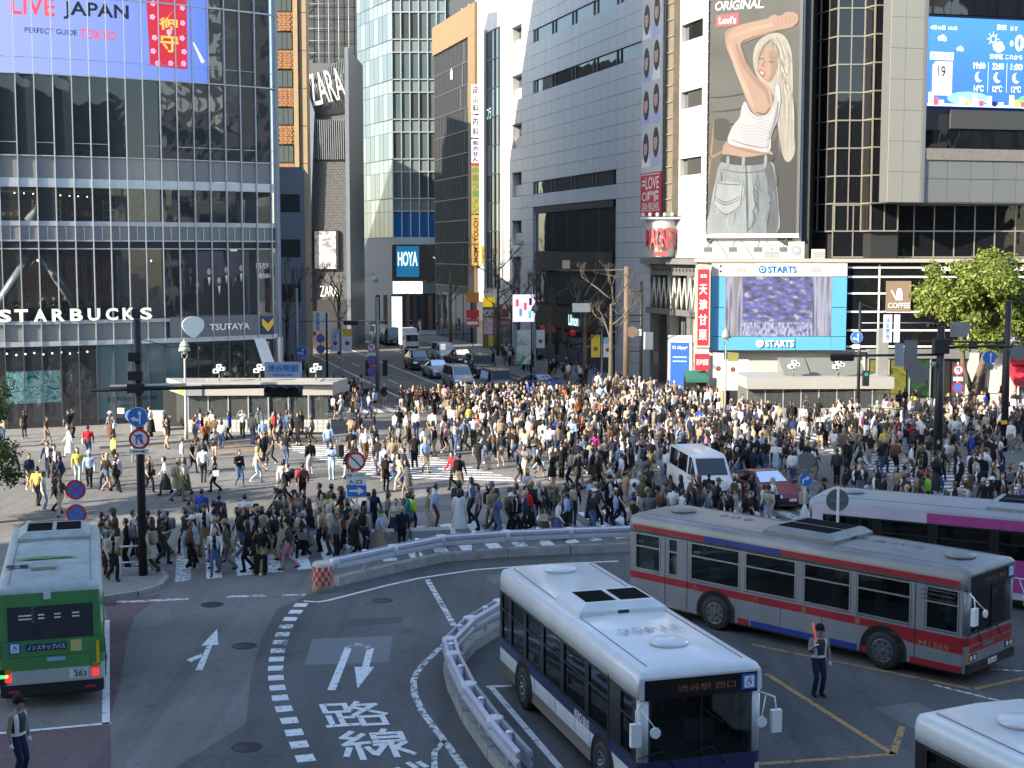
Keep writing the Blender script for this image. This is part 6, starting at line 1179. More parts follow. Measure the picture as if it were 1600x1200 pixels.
# ================================================================ STREET FURNITURE, CANOPIES, TREES
POLE_DK = mat('mast_dark', (.018, .018, .020), .5, .3); POLE_GR = mat('post_grey', (.22, .23, .235), .5, .3, var=.08); POLE_WH = mat('post_white', (.50, .51, .50), .5, var=.08); POLE_BR = mat('post_brown', (.13, .09, .07), .7, var=.2, vscale=4); SIGN_BK = mat('sign_back', (.16, .165, .165), .5, .3, var=.08)
S_BLUE = mat('traffic_blue', (.02, .14, .46), .45); S_RED = mat('traffic_red', (.42, .02, .03), .45); S_WHITE = mat('traffic_white', (.60, .61, .62), .45); LAMP_GR = mat('lamp_green_grey', (.22, .24, .225), .6, .2, var=.1)
def plate(t, x, z, w, h, m, y=-.09, nm='plate'): return MB().box(x - w / 2, x + w / 2, y - .012, y + .008, z - h / 2, z + h / 2).build(nm, m, t)
def poly(t, pts, m, y, nm='symbol', parent=None): return MB().poly([(a, y, c) for a, c in pts]).build(nm, m, parent or t)
def rsign(t, x, z, r, kind, y=-.10):
    """a round traffic sign facing local -y"""
    if kind == 'back': return MB().disc((x, y, z), r, 'y', .02, 28).build('sign_back', SIGN_BK, t)
    ring = {'nostop': S_RED, 'nopark': S_RED, 'noright': S_RED, 'noturn': S_RED, 'noentry': S_RED}.get(kind, S_WHITE); d = MB().disc((x, y, z), r, 'y', .02, 32).build('round_sign', ring, t)
    inner = S_BLUE if kind in ('nostop', 'nopark', 'left_straight', 'right', 'straight') else S_WHITE
    MB().disc((x, y - .006, z), r * (.76 if ring is S_RED else .95), 'y', .006, 32).build('sign_face', inner, d)
    yy = y - .012
    def bar(a, w=.10, m=S_RED, k=.76):
        c, s_ = math.cos(R(a)), math.sin(R(a)); q_ = [(-k, -w / 2), (k, -w / 2), (k, w / 2), (-k, w / 2)]; poly(t, [(x + r * (u * c - v * s_), z + r * (u * s_ + v * c)) for u, v in q_], m, yy - .004, parent=d)
    if kind in ('nostop', 'nopark'): bar(-45)
    if kind == 'nostop': bar(45)
    if kind == 'noentry': bar(-45, .13, BLACK)
    if kind in ('left_straight', 'straight', 'right'):
        up = [(.12, -.7), (.28, -.7), (.28, .3), (.42, .3), (.2, .75), (-.02, .3), (.12, .3)]
        if kind != 'right': poly(t, [(x + r * a, z + r * c) for a, c in up], S_WHITE, yy, parent=d)
        if kind == 'left_straight': poly(t, [(x + r * a, z + r * c) for a, c in ((.1, -.45), (.1, -.2), (-.3, -.05), (-.3, .1), (-.75, -.15), (-.35, -.48), (-.32, -.32))], S_WHITE, yy, parent=d)
        if kind == 'right': poly(t, [(x + r * a, z + r * c) for a, c in ((-.5, -.6), (-.28, -.6), (-.28, -.1), (.1, .12), (.1, -.12), (.65, .25), (.1, .6), (.1, .36), (-.5, .05))], S_WHITE, yy, parent=d)
    if kind in ('noturn', 'noright'):
        for q_ in ([(-.35, -.5), (-.18, -.5), (-.18, .2), (-.35, .3)], [(-.35, .3), (-.18, .2), (.15, .2), (.3, .45), (-.1, .5)], [(.12, .45), (.3, .45), (.3, -.1), (.12, -.1)], [(.0, -.08), (.42, -.08), (.21, -.5)]): poly(t, [(x + r * a, z + r * c) for a, c in q_], S_BLUE, yy, parent=d)
        bar(-45, .11)
    return d
def signal(t, x, z, s=1.0, y=0.0, lens=True):
    h = MB().box(x - .60 * s, x + .60 * s, y - .11, y + .11, z - .19 * s, z + .19 * s).build('signal_head', POLE_DK, t, bevel=.08)
    if lens:
        for i in (-1, 0, 1):
            MB().disc((x + i * .38 * s, y - .115, z), .15 * s, 'y', .01, 18).build('lens', mat('lens_dark', (.02, .02, .022), .3), h)
            b = MB(); b.rings([[(x + i * .38 * s + rr * math.cos(R(a)), yy, z + rr * math.sin(R(a))) for a in range(-10, 191, 20)] for rr, yy in ((.17 * s, y - .1), (.165 * s, y - .3))], 0, False, True, False); b.build('visor', POLE_DK, h)
    return h
def post(t, h, r=.05, m=POLE_GR, x=0, y=0, nm='post'): return MB().tube([(x, y, 0), (x, y, h)], [r * 1.15, r * .9], 10, 0).build(nm, m, t)
# tall dark signal mast on the bus-station kerb
t = thing('signal_mast', 'tall dark mast with a signal arm and blue arrow sign by the green bus', 'signal mast', (-11.8, 44.3, .12))
post(t, 8.2, .125, POLE_DK, nm='mast'); MB().tube([(-1.5, 0, 5.95), (0, 0, 6.0), (4.2, 0, 6.08), (5.2, 0, 6.05)], .06, 8).build('arm', POLE_DK, t); MB().tube([(-.9, -.02, 6.08), (1.5, -.02, 6.14)], .05, 6).build('cable_bundle', mat('cable_white', (.5, .48, .42), .6), t)
signal(t, 4.57, 5.93, 1.02); MB().box(3.99, 5.16, -.03, .03, 6.35, 6.85).build('name_plate', mat('plate_pale_blue', (.34, .40, .50), .5), t); text('plate_lettering', '渋谷駅前', .98, .24, S_BLUE, t, (4.57, -.04, 6.66), bold=.02); text('plate_lettering', 'Shibuya Sta.', .66, .12, S_BLUE, t, (4.57, -.04, 6.44), bold=.01)
rsign(t, 0, 5.12, .32, 'left_straight', -.2); rsign(t, .03, 4.42, .33, 'noturn', -.2); plate(t, .02, 4.03, .62, .17, S_WHITE, -.2); poly(t, [(-.2, 4.02), (.12, 4.02), (.12, 3.99), (.25, 4.03), (.12, 4.07), (.12, 4.05), (-.2, 4.05)], BLACK, -.22)
for z, w_ in ((6.0, .2), (6.4, .16), (7.0, .14)): MB().box(-w_ - .12, w_, -.2, .05, z - .12, z + .16).build('mast_box', POLE_DK, t)
MB().tube([(0, 0, 7.6), (1.0, .3, 7.3), (2.2, .6, 7.35)], .012, 4).build('cable', POLE_DK, t)
# signs behind the green bus
t = thing('parking_signs', 'pair of round no-stopping signs standing behind the green bus', 'sign', (-14.7, 47.0, .0)); post(t, 2.9, .035, POLE_GR); rsign(t, 0, 2.45, .34, 'nostop'); plate(t, 0, 2.03, .46, .14, S_WHITE); rsign(t, 0, 1.62, .34, 'nopark')
t = thing('route_sign', 'round red-ringed sign over white and blue plates on a slim post', 'sign', (-5.35, 47.9, 0)); post(t, 3.6, .04, POLE_WH); rsign(t, 0, 3.28, .33, 'noentry'); plate(t, 0, 2.80, .68, .20, S_WHITE); text('plate_lettering', '路線バスを除く', .62, .13, BLACK, t, (0, -.105, 2.80)); plate(t, 0, 2.58, .68, .20, S_WHITE); text('plate_lettering', '6-22', .44, .14, BLACK, t, (0, -.105, 2.58), bold=.02); plate(t, .02, 2.26, .66, .40, S_BLUE); poly(t, [(-.24, 2.22), (.06, 2.22), (.06, 2.12), (.28, 2.26), (.06, 2.40), (.06, 2.30), (-.24, 2.30)], S_WHITE, -.105)
t = thing('turn_sign', 'blue round right-turn arrow sign below a grey sign back', 'sign', (11.05, 52.5, 0)); post(t, 2.75, .05, POLE_WH); rsign(t, 0, 1.90, .26, 'right'); rsign(t, .02, 2.62, .34, 'back'); plate(t, 0, 2.2, .6, .14, SIGN_BK); MB().lathe([(.30, 0), (.28, .3), (.10, .8), (.05, .95)], 0, 0, 14).build('base', POLE_WH, t)
t = thing('traffic_sign', 'grey back of a round sign between the silver and the pink bus', 'sign', (9.75, 41.6, 0)); post(t, 3.45, .045, POLE_WH); rsign(t, 0, 3.02, .34, 'back', .08); MB().box(-.2, .2, .03, .06, 2.98, 3.04).build('clamp', POLE_GR, t)
t = thing('turn_sign_post', 'dark thin mast with a blue arrow sign left of the subway canopy edge', 'signal mast', (20.66, 83.6, .1)); post(t, 7.4, .09, POLE_DK, nm='mast'); rsign(t, -.2, 5.3, .36, 'left_straight', -.15); plate(t, -.2, 4.75, .45, .26, S_WHITE); MB().box(.25, .6, -.15, .15, 2.4, 3.3).build('walk_signal', POLE_DK, t); MB().disc((.42, -.16, 3.1), .12, 'y', .01, 12).build('green_lens', mat('walk_green', (.03, .22, .16), .3), t)
MB().tube([(0, 0, 7.3), (1.4, 0, 6.8), (4.2, 0, 6.1)], .015, 4).build('cable', POLE_DK, t); MB().tube([(0, 0, 6.15), (4.4, .0, 6.15)], .04, 6).build('arm', POLE_GR, t); signal(t, 4.4, 6.0, .7)
for x_, w_, bd in ((1.65, .5, '渋谷駅前'), (2.2, .34, 'スクランブル')):
    MB().box(x_ - w_ / 2, x_ + w_ / 2, -.05, 0, 5.0, 6.65).build('name_plate', S_WHITE, t); text('plate_lettering', bd, 1.35, .24, S_BLUE, t, (x_, -.06, 5.82), rot=(R(90), R(90), 0), bold=.01)
t = thing('signal_mast', 'thick dark mast with sign backs and a signal arm over the crowd', 'signal mast', (20.5, 67.2, 0)); post(t, 6.9, .19, POLE_DK, nm='mast'); MB().tube([(-4.2, 0, 5.5), (0, 0, 5.55)], .06, 8).build('arm', POLE_DK, t); signal(t, -4.7, 5.42, .95, 0, False); MB().tube([(0, 0, 5.9), (2.2, 0, 5.95), (3.4, 0, 5.95)], .06, 8).build('arm', POLE_DK, t)
for x_, w_, z0, z1, m in ((-2.0, .42, 5.0, 6.1, mat('plate_blue_back', (.22, .27, .32), .5)), (-1.45, .62, 4.8, 6.25, SIGN_BK)): MB().box(x_ - w_ / 2, x_ + w_ / 2, -.1, -.06, z0, z1).build('name_plate', m, t)
MB().disc((-1.05, -.15, 4.65), .5, 'y', .02, 28).build('sign_back', SIGN_BK, t); MB().box(-.35, .35, -.25, .25, 5.6, 6.3).build('control_box', POLE_DK, t); MB().box(.45, 1.25, -.1, .1, 6.4, 6.95).build('antenna_panel', POLE_GR, t); MB().lathe([(.02, -.15), (.15, -.1), (.15, .1), (.02, .15)], -.35, -.1, 10, 0, 5.1).build('camera_dome', POLE_GR, t)
t = thing('signal_mast', 'dark mast at the green tree with a sign back on its arm', 'signal mast', (25.9, 73.5, 0)); post(t, 7.9, .17, POLE_DK, nm='mast'); MB().tube([(-4.5, 0, 5.8), (0, 0, 5.72)], .05, 8).build('arm', POLE_DK, t); MB().box(-2.9, -2.0, -.1, .1, 6.2, 6.8).build('sign_back', POLE_GR, t); MB().disc((.55, -.1, 5.2), .42, 'y', .02, 26).build('mirror_back', SIGN_BK, t); rsign(t, -.95, 4.95, .36, 'straight', -.1); plate(t, -.95, 4.45, .42, .3, SIGN_BK); plate(t, -.1, 1.55, .3, .2, YELLOW, -.2)
for zz in (2.0, 2.8): MB().tube([(0, 0, zz + .3), (-3, .5, zz), (-7, 1, zz + .2)], .02, 4).build('cable', POLE_DK, t)
t = thing('parking_signs', 'red-ringed no-turn and no-parking signs on a white post by the tree', 'sign', (27.9, 87.8, .1)); post(t, 3.5, .06, POLE_WH); rsign(t, 0, 3.0, .34, 'noturn'); plate(t, 0, 2.45, .6, .26, S_WHITE); rsign(t, 0, 1.9, .34, 'nopark')
t = thing('round_sign', 'small blue arrow sign behind the tall dark signal mast', 'sign', (-18.9, 69.5, 0)); post(t, 2.5, .04, POLE_WH); rsign(t, 0, 2.35, .28, 'straight'); plate(t, -.5, 2.6, .34, .28, S_WHITE)
# bell-shaped street lamps, some with banners
BN = [art_mat('banner_pale', [(.62, .62, .66), (.5, .5, .6), (.18, .2, .25)], 3.0, 0), mat('banner_yellow', (.55, .42, .03), .6), mat('banner_white2', (.60, .60, .60), .6), mat('banner_olive', (.22, .20, .04), .6), mat('banner_teal', (.2, .45, .48), .6)]
def lamp(label, x, y, h, m=LAMP_GR, banners=None, s=1.0, name='street_lamp'):
    t = thing(name, label, 'street lamp', (x, y, .1), group='bell-shaped street lamps')
    MB().tube([(0, 0, 0), (0, 0, .6), (0, 0, h - 1.15)], [.13 * s, .075 * s, .05 * s], 10).build('post', m, t); b = MB()
    for sg in (1, -1): b.tube([(0, 0, h - 1.2), (sg * .14, 0, h - 1.05), (sg * .16, 0, h - .75)], .02, 5)
    b.build('yoke', m, t); MB().lathe([(.30, 0), (.33, .0), (.29, .14), (.25, .32), (.17, .48), (.05, .56), (.03, .66), (.01, .72)], 0, 0, 18, 0, h - .72).build('lamp_shade', m, t); MB().lathe([(.03, -.2), (.1, -.15), (.1, 0), (.08, .08)], 0, 0, 12, 0, h - .70).build('bulb', mat('frosted_bulb', (.62, .60, .52), .3), t)
    for i, (sg, z0, z1, a, c) in enumerate(banners or ()):
        MB().cyl((0, 0, z1 + .03), (sg * .85, 0, z1 + .03), .02, n=5).build('banner_rod', m, t); f = MB().box(min(sg * .12, sg * .82), max(sg * .12, sg * .82), -.01, .01, z0, z1).build('banner', c, t); MB().box(min(sg * .12, sg * .82), max(sg * .12, sg * .82), -.016, -.011, z1 - (z1 - z0) * .3, z1).build('banner_top', a, f)
        MB().disc((sg * .47, -.017, z0 + (z1 - z0) * .38), .17, 'y', .004, 14).build('banner_print', mat('print_brown', (.16, .06, .03), .6), f)
    return t
lamp('grey bell lamp on a sticker-covered post at the corner of the near canopy', -18.0, 77.2, 5.65, mat('lamp_pale', (.34, .36, .335), .6, var=.25, vscale=6))
lamp('bell lamp with two banners in front of the blue framed screen', 13.7, 90.0, 5.6, banners=[(-1, 2.3, 3.9, BN[2], BN[0]), (1, 2.2, 3.9, BN[3], BN[2])])
lamp('bell lamp near the lit pink screen in the street', 1.9, 117, 6.2, banners=[(1, 2.4, 3.9, BN[2], BN[2])])
lamp('bell lamp among the bare trees with a yellow banner', 6.9, 108, 5.6, banners=[(-1, 2.3, 4.0, BN[1], BN[1]), (1, 2.3, 3.8, BN[4], BN[2])])
lamp('bell lamp with flower banner and yellow-topped banner on the far pavement', -13.2, 108.6, 6.0, banners=[(-1, 2.7, 4.4, BN[0], BN[0]), (1, 2.7, 4.4, BN[1], BN[2])])
t = thing('double_lamp', 'tall double globe lamp in front of the blue shop', 'street lamp', (-18.2, 170, .1)); post(t, 7.2, .09, LAMP_GR)
for sg in (1, -1): MB().tube([(0, 0, 6.6), (sg * .5, 0, 7.6), (sg * 1.5, 0, 7.8), (sg * 1.75, 0, 7.4)], .05, 6).build('arm', LAMP_GR, t); MB().lathe([(.02, -.4), (.3, -.25), (.4, 0), (.3, .3), (.02, .4)], sg * 1.75, 0, 12, 0, 7.1).build('globe', mat('frosted_bulb', (.62, .60, .52), .3), t)
# poles in front of the truss gate and across the street
t = thing('brown_pole', 'tall rust-brown pole with long arms in front of the truss gate', 'pole', (8.45, 103.9, .1)); post(t, 9.3, .22, POLE_BR); MB().tube([(-4.9, 0, 9.0), (0, 0, 9.05), (.6, 0, 9.05)], .06, 6).build('arm', POLE_BR, t); MB().tube([(-2.5, 0, 8.9), (0, 0, 8.4)], .05, 6).build('stay', POLE_BR, t); MB().tube([(-3.9, 0, 5.7), (1.2, 0, 5.7)], .06, 6).build('arm', POLE_DK, t)
MB().box(-4.0, -2.7, -.08, .08, 5.95, 6.6).build('sign_frame', POLE_WH, t); MB().box(-4.75, -4.2, -.2, .2, 9.15, 9.75).build('camera', mat('camera_brown', (.30, .22, .16), .6), t); MB().disc((.4, -.2, 4.5), .42, 'y', .02, 24).build('sign_back', POLE_BR, t); MB().box(.55, 1.1, -.1, 0, 4.2, 4.7).build('bracket_plate', POLE_WH, t)
for z in (3, 5.2, 7.4): MB().tube([(-.3, 0, z), (1.1, .5, z + .05)], .035, 5).build('bracket', POLE_DK, t)
t = thing('dark_pole', 'thin dark pole standing just right of the rust-brown pole', 'pole', (9.65, 105.2, .1)); post(t, 8.2, .11, POLE_DK); MB().box(.2, .9, -.05, .05, 3.1, 4.4).build('notice', S_WHITE, t); MB().box(.85, 1.3, -.2, .2, 2.1, 3.0).build('walk_signal', POLE_DK, t)
t = thing('lamp_column', 'plain grey column with three round signs at the street mouth', 'pole', (-10.1, 105.4, 0)); post(t, 7.1, .14, POLE_GR); post(t, 4.0, .04, POLE_WH, -.42, -.1); rsign(t, -.42, 3.35, .36, 'noturn', -.2); plate(t, -.42, 2.85, .66, .2, S_WHITE, -.2); rsign(t, -.42, 2.35, .36, 'nostop', -.2); rsign(t, -.42, 1.55, .36, 'nopark', -.2); MB().box(-.9, -.62, -.15, .15, 1.2, 2.4).build('walk_signal', POLE_DK, t); MB().box(.4, .75, -.15, .15, 1.2, 2.4).build('walk_signal', POLE_DK, t)
t = thing('name_sign_pole', 'grey pole with white vertical place-name boards next to the glass corner', 'pole', (-15.9, 104, 0)); post(t, 7.8, .12, POLE_GR)
for x_, w_, bd, z0, z1 in ((1.55, .72, '渋谷駅前', 4.6, 6.1), (2.25, .40, 'スクランブル', 4.7, 6.05)):
    MB().box(x_ - w_ / 2, x_ + w_ / 2, -.04, .04, z0, z1).build('name_board', S_WHITE, t); text('board_lettering', bd, z1 - z0 - .15, w_ * .42, mat('plate_ink', (.04, .06, .10), .5), t, (x_, -.05, (z0 + z1) / 2), rot=(R(90), R(90), 0), bold=.01)
MB().tube([(0, 0, 5.35), (6.5, 0, 5.4)], .05, 6).build('arm', POLE_GR, t); signal(t, 4.0, 5.25, .9); rsign(t, .35, 3.1, .42, 'left_straight', -.15)
for x_, z_ in ((1.75, 4.1), (1.75, 3.3)): MB().disc((x_, -.1, z_), .32, 'y', .02, 20).build('round_sign', S_RED, t); MB().disc((x_, -.11, z_), .23, 'y', .01, 20).build('sign_face', S_BLUE, t)
post(t, 4.5, .04, POLE_GR, 1.75, 0); post(t, 6, .08, POLE_DK, 2.2, 0)
t = thing('street_screen', 'lit pink advertising screen on the store wall above the pavement', 'screen', (1.0, 119, 0), R(14)); MB().box(-.95, .95, -.1, .1, 4.6, 6.9).build('screen', mat('pink_screen', (.55, .45, .62), .5, emit=.5), t)
for x_, z_, c in ((-.6, 6.2, LEDR), (-.3, 5.4, mat('icon_blue', (.1, .25, .6), .5, emit=.3)), (.1, 5.9, LEDR), (.5, 5.2, mat('icon_teal', (.1, .5, .5), .5, emit=.3)), (.55, 6.3, mat('icon_dark', (.15, .05, .2), .5))): MB().box(x_ - .12, x_ + .12, -.115, -.1, z_ - .3, z_ + .3).build('screen_print', c, t)
post(t, 4.6, .06, POLE_DK, .7, .1); MB().box(-.6, .6, -.1, .1, 1.0, 3.9).build('poster', art_mat('teal_poster', [(.05, .2, .12), (.5, .55, .52), (.6, .62, .6)], .9, .02), t)
# ---- subway canopies
CANW = mat('canopy_white', (.33, .32, .295), .5, var=.06, vscale=.8); CGL = glass_mat('canopy_glass', (.66, .70, .68), .32, .04, body=(.16, .175, .165), wob=.03); TILEW = mat('tile_white', (.42, .41, .38), .5)
def camera_rig(name, label, x, y, z):
    t = thing(name, label, 'camera', (x, y, z), group='cameras on the canopies'); MB().tube([(0, 0, 0), (0, 0, .5)], .04, 6).build('stand', POLE_GR, t)
    for dx, dz, rr in ((-.15, .62, .16), (.2, .75, .14), (.02, .9, .13)): MB().box(dx - rr, dx + rr, -.3, .15, dz - rr * .7, dz + rr * .7).build('camera_body', WHITE, t); MB().disc((dx, -.31, dz), rr * .5, 'y', .02, 10).build('lens', BLACK, t)
    return t
t = thing('subway_canopy', 'pale flat canopy over the subway stairs in front of the glass building', 'canopy', (-18.7, 80.0, .12))
MB().prism([(0, 0), (8.4, 0.4), (8.9, 3.6), (-1.9, 3.6)], 2.15, 2.85).build('roof', CANW, t)
b = MB(); b.prism([(1.2, .6), (7.6, .9), (7.6, 3.0), (.6, 3.0)], 2.85, 2.9); b.build('roof_panel', mat('roof_sand', (.36, .33, .25), .7, var=.1), t); MB().box(-.06, 8.5, -.04, .5, 2.80, 2.92).build('roof_edge', mat('edge_grey', (.28, .29, .29), .5), t)
MB().prism([(-.02, -.03), (1.0, .02), (1.0, -.05), (-.02, -.06)], 2.16, 2.8).build('grey_corner', mat('corner_grey', (.2, .21, .22), .5), t)
MB().poly([(-.55, .97, 2.25), (-.1, .14, 2.25), (-.1, .14, 2.8), (-.55, .97, 2.8)]).build('yellow_notice', YELLOW, t)
for i in range(7): MB().box(.15 + i * 1.15, 1.22 + i * 1.15, .35 + .03 * i, .38 + .03 * i, .75, 2.15).build('glass_panel', CGL, t); MB().box(.08 + i * 1.15, .15 + i * 1.15, .33, .42, .1, 2.15).build('post', STEEL, t)
for i in range(3): MB().prism([(.1 - .5 * i, .5 + i), (.14 - .5 * i, .52 + i), (-.36 - .5 * i, 1.48 + i), (-.40 - .5 * i, 1.46 + i)], .3, 2.1).build('glass_panel', CGL, t)
b = MB()
for i in range(26):
    for j in range(3): b.box(.12 + i * .31, .40 + i * .31, .28, .36, .04 + j * .235, .255 + j * .235)
b.build('wall_tile', TILEW, t)['kind'] = 'stuff'; MB().box(.1, 8.3, .3, .6, 0, .74).build('low_wall', mat('grout_grey', (.2, .2, .19), .8), t); MB().box(-2.0, -.9, 3.1, 3.5, 0, 2.6).build('stair_head', DARKIN, t)
MB().box(-2.3, -1.5, .9, 1.6, 0, 1.15).build('planter_box', TILEW, t)
camera_rig('camera_rig', 'cluster of white cameras on the near canopy beside the bell lamp', -16.9, 81.0, 3.0); camera_rig('camera_rig', 'white camera on a stand in the middle of the near canopy roof', -14.6, 81.2, 3.0); camera_rig('camera_rig', 'white camera at the far end of the near canopy roof', -11.4, 81.6, 3.0)
t = thing('subway_canopy', 'long white canopy with glass sides under the blue framed screen', 'canopy', (14.4, 86.0, .12))
MB().prism([(0, 0), (9.1, .2), (9.2, 4.5), (-.1, 4.2)], 1.95, 2.65).build('roof', CANW, t); 
for i in range(3): MB().prismx([(1.6, 2.66), (3.9, 2.66), (3.9, 3.6), (3.6, 3.6)], 2.6 + i * 1.75, 4.25 + i * 1.75).build('skylight', mat('skylight_grey', (.16, .165, .15), .3), t)
for i in range(8): MB().box(.15 + i * 1.1, 1.18 + i * 1.1, .35, .38, .75, 1.95).build('glass_panel', CGL, t); MB().box(.08 + i * 1.1, .15 + i * 1.1, .33, .42, .1, 1.95).build('post', STEEL, t)
MB().box(.0, 9.0, .3, .6, 0, .74).build('low_wall', mat('grey_granite', (.24, .24, .235), .7, var=.1), t); MB().box(7.6, 8.9, -.2, .4, 0, .95).build('granite_block', mat('grey_granite', (.24, .24, .235), .7), t); MB().box(.1, 9.0, 3.8, 4.0, 0, 1.95).build('back_wall', mat('stair_wall', (.18, .18, .17), .7), t)
MB().box(8.3, 8.9, 1, 1.6, 2.65, 5.6).build('vent_tower', mat('vent_grey', (.2, .2, .19), .6, var=.1), t)
camera_rig('camera_rig', 'white cameras on the canopy roof under the left of the blue screen', 17.4, 86.8, 2.8); camera_rig('camera_rig', 'white camera on the canopy roof under the right of the blue screen', 20.1, 86.6, 2.8)
# ---- guard rails of the bus station
RAILP = mat('rail_lilac', (.49, .505, .565), .35, .25, var=.1, vscale=3); CONC = mat('old_concrete', (.30, .295, .275), .85, var=.25, vscale=3, bump=.3)
def guardrail(name, label, path, hb=.55):
    t = thing(name, label, 'guard rail'); P = [Vector((*p, 0)) for p in path]
    prof = [(0, -.03), (.08, .01), (.08, .10), (.02, .14), (.02, .18), (.08, .22), (.08, .31), (0, .35)]
    for a, c in zip(P, P[1:]):
        d = c - a; ln = d.length; d /= ln; nn = Vector((d.y, -d.x, 0))
        if nn.y > 0: nn = -nn
        a2, c2 = a + d * .02, c - d * .02
        k = MB().prism([a2 - nn * .16, c2 - nn * .16, c2 + nn * .16, a2 + nn * .16] if (c2 - a2).cross(nn).z > 0 else [a2 + nn * .16, c2 + nn * .16, c2 - nn * .16, a2 - nn * .16], 0, .28).build('kerb_block', CONC, t)
        for sg in (1, -1):
            b = MB(); o = nn * sg * .09
            b.rings([[e_ + o + nn * sg * q_[0] + Vector((0, 0, hb + q_[1])) for q_ in prof] + [e_ + o - nn * sg * .006 + Vector((0, 0, hb + z)) for z in (.35, -.03)] for e_ in (a2, c2)], 0, True, False); b.build('rail', RAILP, t)
        n = max(1, int(ln / 1.9))
        for i in range(n):
            p = a + d * ln * (i + .5) / n; MB().cyl(p, p + Vector((0, 0, hb + .36)), .07, n=10).build('post', RAILP, t); MB().lathe([(.08, 0), (.075, .03), (.01, .05)], p.x, p.y, 10, 0, hb + .36).build('post_cap', WHITE, t)
    for p in P[1:-1]: MB().lathe([(.17, hb - .04), (.19, hb - .02), (.19, hb + .33), (.17, hb + .35)], p.x, p.y, 12, 0).build('joint_sleeve', RAILP, t)
    e_ = P[0]; MB().lathe([(.15, hb), (.17, hb + .02), (.17, hb + .3), (.15, hb + .32)], e_.x, e_.y, 12).build('end_cap', RAILP, t)
guardrail('guard_rail', 'lilac steel guard rail running from the checkered drum towards the silver bus', [(-5.55, 43.4), (-3.9, 45.3), (-2.4, 46.9), (-.2, 47.7), (2.0, 48.2), (4.4, 48.6), (6.6, 48.4)])
guardrail('guard_rail', 'lilac steel guard rail curving round the white bus bay', [(.55, 38.9), (-.35, 38.0), (-1.1, 36.2), (-1.55, 34.2), (-1.40, 32.9), (-.95, 30.5), (-.35, 28.2), (.25, 26.2)])
t = thing('checkered_drum', 'red and white checkered concrete drum at the end of the guard rail', 'drum', (-5.85, 42.75, 0)); MB().lathe([(.34, 0), (.32, .5), (.31, .85), (.26, .90)], 0, 0, 20, 0).build('drum', mat('drum_cream', (.48, .43, .36), .7, var=.1), t)
for j in range(4):
    for i in range(10):
        if (i + j) % 2: a0, a1 = R(180 + i * 18), R(180 + i * 18 + 18); MB().poly([(.335 * math.cos(a0), .335 * math.sin(a0), .2 + j * .15), (.335 * math.cos(a1), .335 * math.sin(a1), .2 + j * .15), (.335 * math.cos(a1), .335 * math.sin(a1), .35 + j * .15), (.335 * math.cos(a0), .335 * math.sin(a0), .35 + j * .15)]).build('red_square', mat('drum_red', (.5, .03, .02), .5), t)
t = thing('barrier_box', 'low grey barrier boxes behind the guard rail near the route sign', 'barrier', (-4.2, 49.2, 0), R(10)); MB().box(-1.0, .5, -.3, .3, .05, .62).build('box', mat('barrier_grey', (.22, .23, .22), .6, var=.15), t); MB().box(.62, 2.0, -.3, .3, .05, .62).build('box', mat('barrier_grey', (.22, .23, .22), .6), t)
t = thing('pedestrian_fence', 'low white pipe fence on the kerb beside the green bus', 'fence', (-13.3, 44.2, .12), R(12))
for i in range(3): MB().cyl((i * .78, 0, 0), (i * .78, 0, .95), .03, n=8).build('post', WHITE, t)
for z in (.4, .92): MB().cyl((0, 0, z), (1.56, 0, z), .028, n=8).build('rail', WHITE, t)
# ---- trees
def leaf_mat(name, c):
    m = bpy.data.materials.new(name); m.use_nodes = True; n = m.node_tree.nodes; l = m.node_tree.links; b = n['Principled BSDF']
    g = n.new('ShaderNodeNewGeometry'); r_ = n.new('ShaderNodeMapRange'); r_.inputs[3].default_value = .55; r_.inputs[4].default_value = 1.5; l.new(g.outputs['Random Per Island'], r_.inputs[0])
    mx = n.new('ShaderNodeMix'); mx.data_type = 'RGBA'; mx.blend_type = 'MULTIPLY'; mx.inputs[0].default_value = 1; mx.inputs[6].default_value = (*c, 1); l.new(r_.outputs[0], mx.inputs[7]); l.new(mx.outputs[2], b.inputs['Base Color']); b.inputs['Roughness'].default_value = .55
    tr = n.new('ShaderNodeBsdfTranslucent'); l.new(mx.outputs[2], tr.inputs[0]); ms = n.new('ShaderNodeMixShader'); ms.inputs[0].default_value = .35; l.new(b.outputs[0], ms.inputs[1]); l.new(tr.outputs[0], ms.inputs[2]); l.new(ms.outputs[0], n['Material Output'].inputs[0]); return m
BARK = mat('bark', (.11, .085, .06), .9, var=.3, vscale=5, bump=.5, bscale=12); BARK_P = mat('pale_bark', (.10, .088, .066), .9, var=.3, vscale=4, bump=.5, bscale=10)
